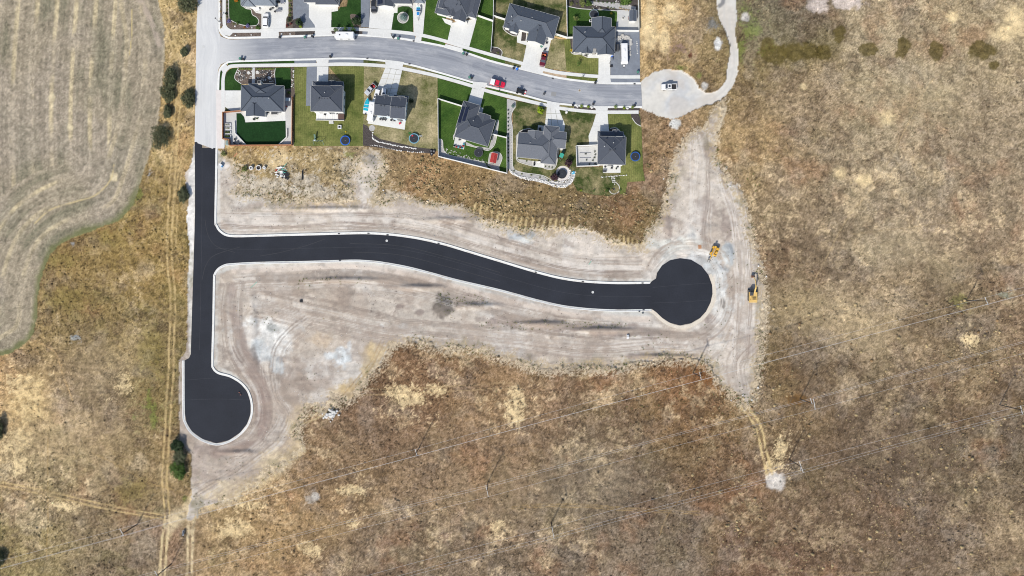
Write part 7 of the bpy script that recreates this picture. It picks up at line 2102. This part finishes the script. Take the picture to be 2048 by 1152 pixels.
# ------------------------------------------------------------------ garden furniture and play equipment
m_brown = mat("brown_vinyl", S(96, 76, 70), .6, .1, 2)
def chair(label, px, py, rz, m=None, group=None, h=.12):
    o = thing("patio_chair", label, "chair", P(px, py, .5), rz, group, h)
    m = m or m_dkgrey
    MB().box((0, 0, .42), (.56, .56, .10)).build("seat", m, o)
    MB().box((-.27, 0, .70), (.08, .56, .55)).build("backrest", m, o)
    for s in (-1, 1):
        MB().box((0, s * .29, .58), (.5, .06, .05)).build("armrest", m, o)
        for t in (-1, 1):
            MB().box((t * .24, s * .25, .2), (.05, .05, .42)).build("leg", m, o)
    return o
def table(label, px, py, rz, w, d, m=None, hh=.72, z=.12):
    o = thing("patio_table", label, "table", P(px, py, .7), rz, z=z)
    MB().box((0, 0, hh), (w, d, .06)).build("table_top", m or m_dkgrey, o)
    for s in (-1, 1):
        for t in (-1, 1):
            MB().box((t * (w / 2 - .08), s * (d / 2 - .08), hh / 2), (.07, .07, hh)).build("leg", m_black, o)
    return o
def pot(label, px, py, r=.3, kind='deep', group=None, m=None):
    o = thing("plant_pot", label, "plant pot", P(px, py, .4), group=group, z=.12)
    MB().cyl((0, 0, 0), (0, 0, .5), r * .7, r, 12).build("pot", m or m_dkgrey, o)
    link(bpy.data.objects.new("plant", crown_mesh("plant", [(0, 0, .65, r, r, .25)], 70, .08, LF[kind], 5)), o)
table("dark rectangular dining table on the corner house's rear patio", 549, 225.5, 0, 2.1, 1.1)
chair("dark chair left of the corner house's dining table", 536.5, 224.5, 0); chair("dark chair right of the corner house's dining table", 560.5, 223.5, math.pi)
pot("dark pot on the patio below the corner house's gable", 508.5, 238.5, .42); pot("small leafy pot right of the dark pot below the corner gable", 514.5, 237, .3, 'green')
for px, py, a, w_ in ((470.5, 279, -.8, "northern"), (469, 286, .3, "western"), (474, 290, 1.4, "southern"), (480.5, 287, 2.6, "eastern")):
    chair(f"dark armchair at the fire table in the fenced corner patio, {w_}", px, py, a, None, "fire table armchairs")
table("small dark fire table between four armchairs in the fenced corner patio", 474.2, 283.5, .4, .6, .6, hh=.45)
for i, y in enumerate((250, 257, 265, 273)):
    o = thing("raised_bed", ("raised planter box with dry soil by the cedar fence" if i < 2 else "raised planter box full of green plants by the cedar fence") + (", upper" if i in (0, 2) else ", lower"), "raised bed", P(456.5, y), group="raised beds", z=.1)
    MB().box((0, 0, .2), (2.0, .95, .45)).build("box", PW, o)
    MB().box((-.05, 0, .42), (1.8, .78, .04)).build("soil", m_gravel_lt if i < 2 else m_mulch, o)
    link(bpy.data.objects.new("plants", crown_mesh("plants", [(-.5, 0, .55, .4, .3, .2), (.3, 0, .55, .5, .32, .22)], 60 if i < 2 else 200, .1, LF['olive' if i < 2 else 'green'], i)), o)
o = thing("storage_box", "pale green storage box outside the cedar fence's corner notch", "storage box", P(455, 286, .5), z=.1)
MB().box((0, 0, .45), (.95, 1.5, .9)).build("box", mat("pale_green_plastic", S(190, 206, 200), .6, .05, 2), o)
MB().box((.1, 0, .93), (.7, 1.3, .07)).build("lid", mat("grey_green_lid", S(130, 150, 146), .6, .05, 2), o)
table("pale table on the grey side patio of the corner house", 576, 199.5, 0, 1.6, 1.0, mat("pale_blue_table", S(206, 218, 224), .5, .05, 2))
o = thing("kettle_grill", "round dark red grill beside the corner house's east wall", "grill", P(573, 213, .7), z=.12)
MB().cyl((0, 0, .7), (0, 0, .95), .3, .22, 14).build("bowl_lid", mat("dark_red_enamel", (.2, .02, .02), .3, .1, 2), o)
for k in range(3):
    MB().cyl((.25 * math.cos(k * 2.1), .25 * math.sin(k * 2.1), 0), (.15 * math.cos(k * 2.1), .15 * math.sin(k * 2.1), .7), .025).build("leg", m_black, o)
# rear deck of the two-storey house
o = thing("deck", "raised white rear deck with steps behind the two storey house", "deck", P(660.5, 233, .5), -.02, z=0)
MB().box((0, .2, .30), (9.3, 2.9, .6)).build("base", m_stone, o)
for k in range(12):
    MB().box((-4.25 + k * .772, .2, .63), (.74, 2.9, .05)).build("deck_board", m_white, o)
MB().box((0, -1.35, .9), (9.4, .12, .5)).build("parapet", m_trim, o)
for k in range(3):
    MB().box((.3, -1.6 - k * .3, .45 - k * .15), (1.5, .3, .12)).build("step", m_conc_grey, o)
o = thing("hot_tub", "brown covered hot tub on the east end of the white deck", "hot tub", P(682.5, 233, 1.2), z=.65)
MB().box((0, 0, .35), (2.0, 1.7, .7)).build("cabinet", m_brown, o)
for s in (-1, 1):
    MB().box((s * .5, 0, .75), (.98, 1.76, .12)).build("cover_panel", m_brown, o)
chair("dark chair on the west end of the white deck", 651, 229.5, 1, z if False else None, None, .66); chair("dark chair in the middle of the white deck", 662.5, 226.5, -1, None, None, .66); chair("dark chair next to the hot tub on the white deck", 675, 227.5, 2, None, None, .66)
o = thing("planter_box", "square white planter with a dark centre on the mown lawn", "planter", P(679.3, 254, .4), z=.1)
for a_, b_ in (((0, .5), (1.2, .2)), ((0, -.5), (1.2, .2)), ((.5, 0), (.2, .8)), ((-.5, 0), (.2, .8))):
    MB().box((a_[0], a_[1], .3), (b_[0], b_[1], .6)).build("side", PW, o)
MB().box((0, 0, .3), (.8, .8, .5)).build("soil", m_rim, o)
MB().box((0, 0, .57), (.5, .5, .06)).build("hatch", m_black, o)
o = thing("swing_set", "blue swing set with dark green slide on the mown lawn", "swing set", P(638, 283, .8), z=.1)
m_bl = mat("grey_blue_tube", S(120, 150, 158), .5, .1, 2)
f_ = MB(); f_.cyl((-1.8, 0, 1.8), (1.4, 0, 1.8), .05)
for x in (-1.8, 1.4):
    for s in (-1, 1):
        f_.cyl((x, s * .9, 0), (x, 0, 1.8), .045)
f_.build("frame", m_bl, o)
for x in (-.6, .5):
    s_ = MB().box((x, 0, .5), (.4, .18, .04)).build("swing_seat", m_black, o)
    MB().cyl((x - .18, 0, .5), (x - .18, 0, 1.8), .012).build("chain", m_rim, s_)
MB().box((-1.35, 1.35, .8), (.55, 2.2, .1), M=Matrix.Rotation(.55, 3, 'X')).build("slide", mat("dark_green_plastic", (.015, .07, .045), .5, .15, 2), o)
MB().box((-1.35, .25, 1.35), (.6, .5, .08)).build("platform", PW, o)
o = thing("toy", "small yellow toy on the lawn above the bright blue trampoline", "toy", P(691.5, 264), .4, z=.1)
MB().box((0, 0, .12), (.5, .3, .2)).build("body", LF['yellow'], o); MB().cyl((.15, -.2, .1), (.15, .2, .1), .1).build("wheel", m_black, o)
o = thing("play_mat", "green square mat beside the white ladder trampoline", "mat", P(819.5, 266.5), .3, z=.115)
MB().box((0, 0, .02), (.75, .7, .05)).build("sheet", mat("green_sheet", S(56, 110, 50), .8, .1, 2), o)
MB().box((0, 0, .05), (.5, .06, .02)).build("fold", mat("green_fold", S(70, 124, 62), .8, .1, 2), o)
# gabled house patio
for i, px in enumerate((761, 766, 771, 783, 789)):
    chair(f"dark folding chair at the gabled house's patio wall, {ORD[i]} from the left", px, 238.5 + (px - 760) * .08, -1.5 + .4 * i, None, "folding chairs on the gabled house patio")
o = thing("toy_car", "small red toy car on the gabled house's patio", "toy car", P(800, 246.5, .3), .5, z=.12)
MB().frustum((-.4, .4, -.25, .25), .1, (-.3, .25, -.2, .2), .5).build("body", PRED, o); wheels(o, (-.25, .25), .24, .1, .08)
# solar panel house patio toys
TC = [mat("toy_" + n, S(*c), .5, .08, 2) for n, c in (("teal", (70, 190, 200)), ("coral", (214, 90, 90)), ("dark", (50, 50, 60)), ("aqua", (110, 200, 220)))]
for i, (px, py, k) in enumerate(((909, 291.5, 2), (913, 293.5, 1), (917, 294, 3), (920.5, 295, 1), (924, 295.5, 0), (926.5, 291.5, 1), (927.5, 288, 3))):
    col = ("teal", "coral", "dark", "aqua")[k]
    chair(f"small {col} child's chair on the solar house patio edge, {ORD[i]} from the left", px, py, 1.6, TC[k], f"{col} children's chairs")
table("dark side table on the solar panel house's patio", 919.5, 279, .2, .8, .6)
# rambling house
o = thing("play_tower", "green play tower with teal roof and slide east of the rambling house", "play tower", P(1123, 311.5, 1.6), ang(.4, -1), z=.1)
m_tg, m_dg = mat("teal_roof_canvas", S(76, 186, 164), .7, .1, 2), mat("dark_green_slide", S(34, 92, 84), .5, .15, 2)
for s in (-1, 1):
    for t in (-1, 1):
        MB().box((s * .55, t * .5, 1.0), (.09, .09, 2.0)).build("post", m_cedar, o)
MB().box((0, 0, 1.1), (1.2, 1.1, .08)).build("platform", m_cedar, o)
MB().add([(-.7, -.65, 2.0), (.7, -.65, 2.0), (.7, .65, 2.0), (-.7, .65, 2.0), (-.7, 0, 2.5), (.7, 0, 2.5)], [(0, 1, 5, 4), (2, 3, 4, 5), (1, 2, 5), (3, 0, 4), (0, 3, 2, 1)]).build("roof", m_tg, o)
MB().box((1.45, 0, .62), (1.9, .6, .08), M=Matrix.Rotation(.5, 3, 'Y')).build("slide", m_dg, o)
for s in (-1, 1):
    MB().box((1.45, s * .32, .72), (1.9, .06, .16), M=Matrix.Rotation(.5, 3, 'Y')).build("slide_side", m_dg, o)
l_ = MB()
for s in (-.25, .25):
    l_.cyl((-.6, s, 1.1), (-1.3, s, 0), .04)
l_.build("ladder", m_rim, o)
table("white bench table on the rambling house's rear patio", 1077, 324.5, .1, 1.0, .6, PW)
o = thing("patio_heater", "dark oval lounger on the rambling house's rear patio", "lounger", P(1068.5, 327.5, .4), 1.5, z=.12)
MB().box((0, 0, .3), (1.3, .55, .1)).build("seat", m_black, o); MB().box((-.55, 0, .5), (.1, .5, .4)).build("backrest", m_black, o)
for s in (-1, 1):
    MB().box((s * .5, 0, .13), (.06, .45, .26)).build("leg", m_black, o)
o.name = "lounger"
o = thing("paddling_box", "bright blue and white box at the end of the rock wall", "box", P(1146, 346), .2, z=.1)
MB().box((0, 0, .2), (.95, .8, .4)).build("tub", mat("aqua_plastic", S(90, 190, 226), .4, .1, 2), o)
MB().box((-.2, .1, .42), (.4, .3, .06)).build("lid", PW, o)
# square house terrace and patio
slab("terrace", [(1152.5, 293.5), (1196, 292), (1197.5, 331), (1153.5, 333)], .118, m_conc_grey)
for lab, px, py, a in (("dark chair at the top left of the square house's rear patio", 1210.5, 333.5, .4), ("dark chair in the middle of the square house's rear patio", 1223.5, 336, 1.2), ("dark chair at the top right of the square house's rear patio", 1235.5, 333, 2.8)):
    chair(lab, px, py, a)
table("dark table at the lower left of the square house's rear patio", 1209, 342.5, 0, 1.3, .7, m_dkgrey)
pot("small dark pot at the right of the square house's rear patio", 1232.5, 337.5, .26)
for y in (306, 315.5, 325):
    o = thing("timber_sleeper", f"grey timber sleeper across the pale fenced terrace, {'upper' if y < 310 else 'middle' if y < 320 else 'lower'}", "sleeper", P(1171, y), .0, "sleepers on the fenced terrace", .12)
    MB().box((0, 0, .06), (3.6, .14, .14)).build("beam", m_rim, o); MB().box((-1.9, 0, .06), (.1, .2, .16)).build("end_plate", m_steel, o)
o = thing("fire_pit", "small fire pit in the stone edged circle below the square house", "fire pit", P(1227.5, 379))
MB().disc((0, 0), 1.15, .105, 24).build("gravel_floor", m_dirt_bed, o)
MB().ring((0, 0), .22, .34, .08, .28, 12).build("ring", m_steel, o); MB().disc((0, 0), .23, .14, 12).build("ash", m_black, o)
# slate hip house patio, turned slate house side yard, corner patio
o = thing("fire_pit", "round white rimmed fire pit on the shed patio", "fire pit", P(1246, 36.5), z=.115)
MB().ring((0, 0), .28, .5, 0, .3, 18).build("ring", m_trim, o); MB().disc((0, 0), .29, .1, 14).build("ash", m_black, o)
o = thing("bicycle", "small red and blue child's bicycle against the garden shed", "bicycle", P(1256.5, 36.5, .4), math.pi / 2, z=.12)
for x in (-.4, .4):
    MB().ring((0, 0), .2, .26, -.02, .02, 14).build("wheel", m_tyre, o)
    o.children[-1].rotation_euler = (math.pi / 2, 0, 0); o.children[-1].location = (x, 0, .26)
MB().tube([(-.4, 0, .26), (-.1, 0, .62), (.3, 0, .6), (.4, 0, .26)], .03).build("frame", PRED, o)
MB().box((-.12, 0, .66), (.2, .12, .05)).build("saddle", m_black, o); MB().cyl((.3, -.22, .75), (.3, .22, .75), .02).build("handlebar", RB, o)
o = thing("air_conditioner", "white cabinet at the rear corner of the slate hip house", "air conditioner", P(1181, 42, .5), z=.1)
MB().box((0, 0, .4), (.9, .7, .8)).build("casing", PW, o); MB().cyl((0, 0, .8), (0, 0, .83), .28, .28, 14).build("fan_grille", m_dkgrey, o)
for lab, px, py, a in (("dark garden chair nearest the gable on the turned slate house's side drive", 1090.5, 83, .3), ("dark garden chair next to it on the turned slate house's side drive", 1093.5, 86, 1.2), ("single dark chair further down the turned slate house's side drive", 1090, 99, 2)):
    chair(lab, px, py, a)
table("grey garden table on the patio beside the blue grey hip house", 557.5, 20.5, 0, 1.4, 1.0, m_rim); table("grey garden table at the top of the corner patio", 565, 3, 0, 1.2, 1.4, m_rim)
o = thing("covered_grill", "black covered barbecue beside the blue grey house wall", "grill", P(556, 3, .8), z=.11)
MB().frustum((-.5, .5, -.35, .35), 0, (-.42, .42, -.28, .28), 1.05).build("cover", m_black, o); MB().box((.55, 0, .8), (.3, .4, .05)).build("shelf", m_dkgrey, o)
for lab, px, py, a in (("dark chair at the top of the curved patio by the blue grey house", 546, 15.5, 1.2), ("dark chair on the right of the corner patio table group", 550, 23, 2.6), ("dark chair left of the corner patio table group", 541, 19, .3), ("dark chair against the blue grey house corner", 553, 13, .1)):
    chair(lab, px, py, a)
table("white round-cornered table on the curved corner patio", 515, 18, .3, 1.2, 1.2, PW)
o = thing("egress_well", "black window well beside the rambling house's front bed", "window well", P(1080, 259, .4), .1, z=.1)
MB().box((0, 0, .1), (.9, 1.5, .25)).build("frame", m_steel, o); MB().box((0, 0, .22), (.7, 1.3, .05)).build("grate", m_black, o)
o = thing("basketball_hoop", "basketball hoop post at the edge of the slate hip house's drive", "basketball hoop", P(1222, 130.5, 1), 0, z=.12)
MB().cyl((0, 0, 0), (0, 0, 3.0), .06).build("post", m_black, o); MB().box((-.5, 0, 2.9), (.06, 1.2, .8)).build("backboard", m_glass, o)
MB().ring((0, 0), .21, .24, 0, .03, 14).build("hoop", m_cone, o); o.children[-1].location = (-.8, 0, 2.7); MB().box((.2, 0, .15), (.9, .7, .3)).build("base", m_black, o)

# ------------------------------------------------------------------ uncountable plants: dry tufts, brush, weeds
def tufts(name, px, py, tint_, length, width, nbl, seed, lift=(.25, .9), m=None, z0=None):
    """Splayed blades around each point, one joined mesh."""
    r = np.random.default_rng(seed)
    n = len(px)
    x, y = (px - 1024) / PPM, (576 - py) / PPM
    zz = sample(z, px, py) if z0 is None else np.full(n, z0)
    a = r.uniform(0, 2 * math.pi, (n, nbl))
    l = length[:, None] * r.uniform(.6, 1.3, (n, nbl))
    e = r.uniform(*lift, (n, nbl))
    tip = np.stack([x[:, None] + l * np.cos(e) * np.cos(a), y[:, None] + l * np.cos(e) * np.sin(a), zz[:, None] + l * np.sin(e)], -1)
    w = (width[:, None] * np.ones((1, nbl)))
    b0 = np.stack([x[:, None] - np.sin(a) * w, y[:, None] + np.cos(a) * w, zz[:, None] + .0 * w], -1)
    b1 = np.stack([x[:, None] + np.sin(a) * w, y[:, None] - np.cos(a) * w, zz[:, None] + .0 * w], -1)
    co = np.stack([b0, b1, tip], 2).reshape(-1, 3)
    tn = np.repeat(tint_ * r.uniform(.75, 1.25, (n, 1)), nbl * 3, 0)
    me = np_mesh(name, co, np.arange(len(co)).reshape(-1, 3), m, np.clip(tn, .01, .8))
    return link(bpy.data.objects.new(name, me))
m_tuft = attr_mat("dry_blades", 6, .15, 0, 1)
rr = np.random.default_rng(31)
N = 90000
px, py = rr.uniform(-60, 2110, N), rr.uniform(-60, 1210, N)
ok = (sample(zone, px, py) == 0) & (sample(flat, px, py) < .2)
dens = sample(fbm(GX, GY, 8, 4, 91), px, py)
ok &= rr.random(N) < sstep(.38, .6, dens) + .25
px, py = px[ok], py[ok]
tn = sample(tint, px, py)
sh = rr.random((len(px), 1)).astype(np.float32)
tn = np.where(sh < .40, tn * 1.25 + .02, np.where(sh < .75, tn * 1.05, tn * .78))
o = tufts("dry_grass", px, py, tn, rr.uniform(.25, .62, len(px)), rr.uniform(.04, .09, len(px)), 5, 32, m=m_tuft)
tag(o, "dry straw and weed tufts covering the open grassland", "grass", kind="stuff")
# sagebrush and rabbitbrush on the slope below the gardens and in the east
def clumps(name, px, py, tint_, rad, seed, m):
    r = np.random.default_rng(seed)
    n, K = len(px), 7
    x, y = (px - 1024) / PPM, (576 - py) / PPM
    zz = sample(z, px, py)
    a = np.linspace(0, 2 * math.pi, K, endpoint=False)[None] + r.uniform(0, 1, (n, 1))
    ring = []
    for rf, hf in ((1.0, .05), (.72, .62)):
        j = r.uniform(.75, 1.25, (n, K))
        ring.append(np.stack([x[:, None] + rad[:, None] * rf * j * np.cos(a), y[:, None] + rad[:, None] * rf * j * np.sin(a), zz[:, None] + rad[:, None] * hf * r.uniform(.7, 1.3, (n, K))], -1))
    top = np.stack([x + rad * r.uniform(-.2, .2, n), y + rad * r.uniform(-.2, .2, n), zz + rad * r.uniform(.8, 1.1, n)], -1)[:, None]
    co = np.concatenate([ring[0], ring[1], top], 1)
    V = 2 * K + 1
    f = []
    for i in range(K):
        j = (i + 1) % K
        f += [(i, j, K + j), (i, K + j, K + i), (K + i, K + j, 2 * K)]
    fs = (np.arange(n)[:, None, None] * V + np.array(f)[None]).reshape(-1, 3)
    tn = np.repeat(tint_, V, 0) * r.uniform(.7, 1.2, (n * V, 1))
    me = np_mesh(name, co.reshape(-1, 3), fs, m, np.clip(tn, .01, .8))
    return link(bpy.data.objects.new(name, me))
m_clump = attr_mat("brush_foliage", 8, .3, .04, 8)
N = 26000
px, py = rr.uniform(760, 1340, N), rr.uniform(290, 505, N)
ok = (sample(zone, px, py) == 0) & (sample(flat, px, py) < .1) & (sample(sd_res, px, py) > 3)
px, py = px[ok], py[ok]
keep = rr.random(len(px)) < .03 + .20 * sstep(.42, .62, sample(n_mid, px, py)) * sstep(4, 40, sample(sd_dirt, px, py)) * sstep(300, 345, py - (px - 900) * .05)
px, py = px[keep], py[keep]
sh = rr.random((len(px), 1))
tn = np.where(sh < .45, SA(186, 164, 124), np.where(sh < .75, SA(142, 126, 92), SA(114, 104, 72)))
tag(clumps("brush", px, py, tn, rr.uniform(.12, .36, len(px)) + .16 * (rr.random(len(px)) < .12), 41, m_clump), "rounded sage and rabbit brush on the slope below the gardens", "brush", kind="stuff")
N = 60000
px, py = rr.uniform(-60, 2110, N), rr.uniform(-60, 1210, N)
ok = (sample(zone, px, py) == 0) & (sample(flat, px, py) < .1) & (rr.random(N) < .12 + .9 * sstep(.5, .66, sample(fbm(GX, GY, 14, 4, 93), px, py)))
px, py = px[ok][:13000], py[ok][:13000]
sh = rr.random((len(px), 1))
base = sample(tint, px, py)
tn = np.where(sh < .30, base * 1.2 + SA(204, 180, 140) * .12, np.where(sh < .6, base * .8, base * .72))
tag(clumps("low_brush", px, py, tn, rr.uniform(.10, .30, len(px)) + .14 * (rr.random(len(px)) < .06), 43, m_clump), "low brown and straw coloured clumps scattered over the grassland", "brush", kind="stuff")
N = 9000
px, py = rr.uniform(1380, 2110, N), rr.uniform(600, 1210, N)
ok = (sample(zone, px, py) == 0) & (rr.random(N) < .06 + .5 * sstep(.48, .66, sample(fbm(GX, GY, 10, 4, 95), px, py)))
px, py = px[ok], py[ok]
tn = np.where(rr.random((len(px), 1)) < .7, SA(196, 174, 132), SA(160, 132, 98)) * rr.uniform(.6, 1.0, (len(px), 1))
tag(clumps("rabbit_brush", px, py, tn, rr.uniform(.12, .32, len(px)) + .3 * (rr.random(len(px)) < .07), 47, m_clump), "pale straw coloured brush clumps dotting the dark south-eastern field", "brush", kind="stuff")
# green weeds coming up on the bare dirt and along its edges
N = 40000
px, py = rr.uniform(380, 1530, N), rr.uniform(290, 1010, N)
dd = np.abs(sample(sd_dirt, px, py))
ok = (sample(zone, px, py) <= 1) & (sample(sd_new, px, py) > 10) & (rr.random(N) < .9 * sstep(16, 0, dd) * sstep(.45, .62, sample(n_mid, px, py)) + .05 * sstep(.6, .7, sample(n_big, px, py)))
for cx, cy, rx, ry in ((606, 566, 16, 14), (885, 600, 20, 18), (900, 630, 14, 12), (490, 345, 26, 24), (560, 385, 70, 14), (735, 340, 30, 36), (940, 602, 40, 14), (1100, 650, 160, 10), (1480, 790, 18, 26), (1310, 480, 14, 12), (640, 640, 10, 8), (680, 562, 60, 8)):
    ok |= (((px - cx) / rx) ** 2 + ((py - cy) / ry) ** 2 < 1) & (rr.random(N) < .55) & (sample(sd_new, px, py) > 4)
px, py = px[ok], py[ok]
sh = rr.random((len(px), 1))
tn = np.where(sh < .55, SA(112, 116, 74), np.where(sh < .8, SA(96, 104, 52), SA(176, 160, 120)))
tag(tufts("weeds", px, py, tn, rr.uniform(.2, .5, len(px)), rr.uniform(.05, .1, len(px)), 6, 51, m=m_tuft), "grey green weeds sprouting on the bare ground", "weeds", kind="stuff")
# loose stones on the bare ground
N = 9000
px, py = rr.uniform(380, 1530, N), rr.uniform(290, 1010, N)
ok = (sample(zone, px, py) == 1) & (sample(sd_new, px, py) > 6) & (rr.random(N) < .15 + sstep(.5, .65, sample(n_mid, px, py)))
px, py = px[ok], py[ok]
tn = np.where(rr.random((len(px), 1)) < .6, SA(150, 138, 128), SA(216, 208, 200))
tag(clumps("loose_stones", px, py, tn, rr.uniform(.05, .17, len(px)), 61, m_clump), "clods and small stones scattered on the bare ground", "stones", kind="stuff")
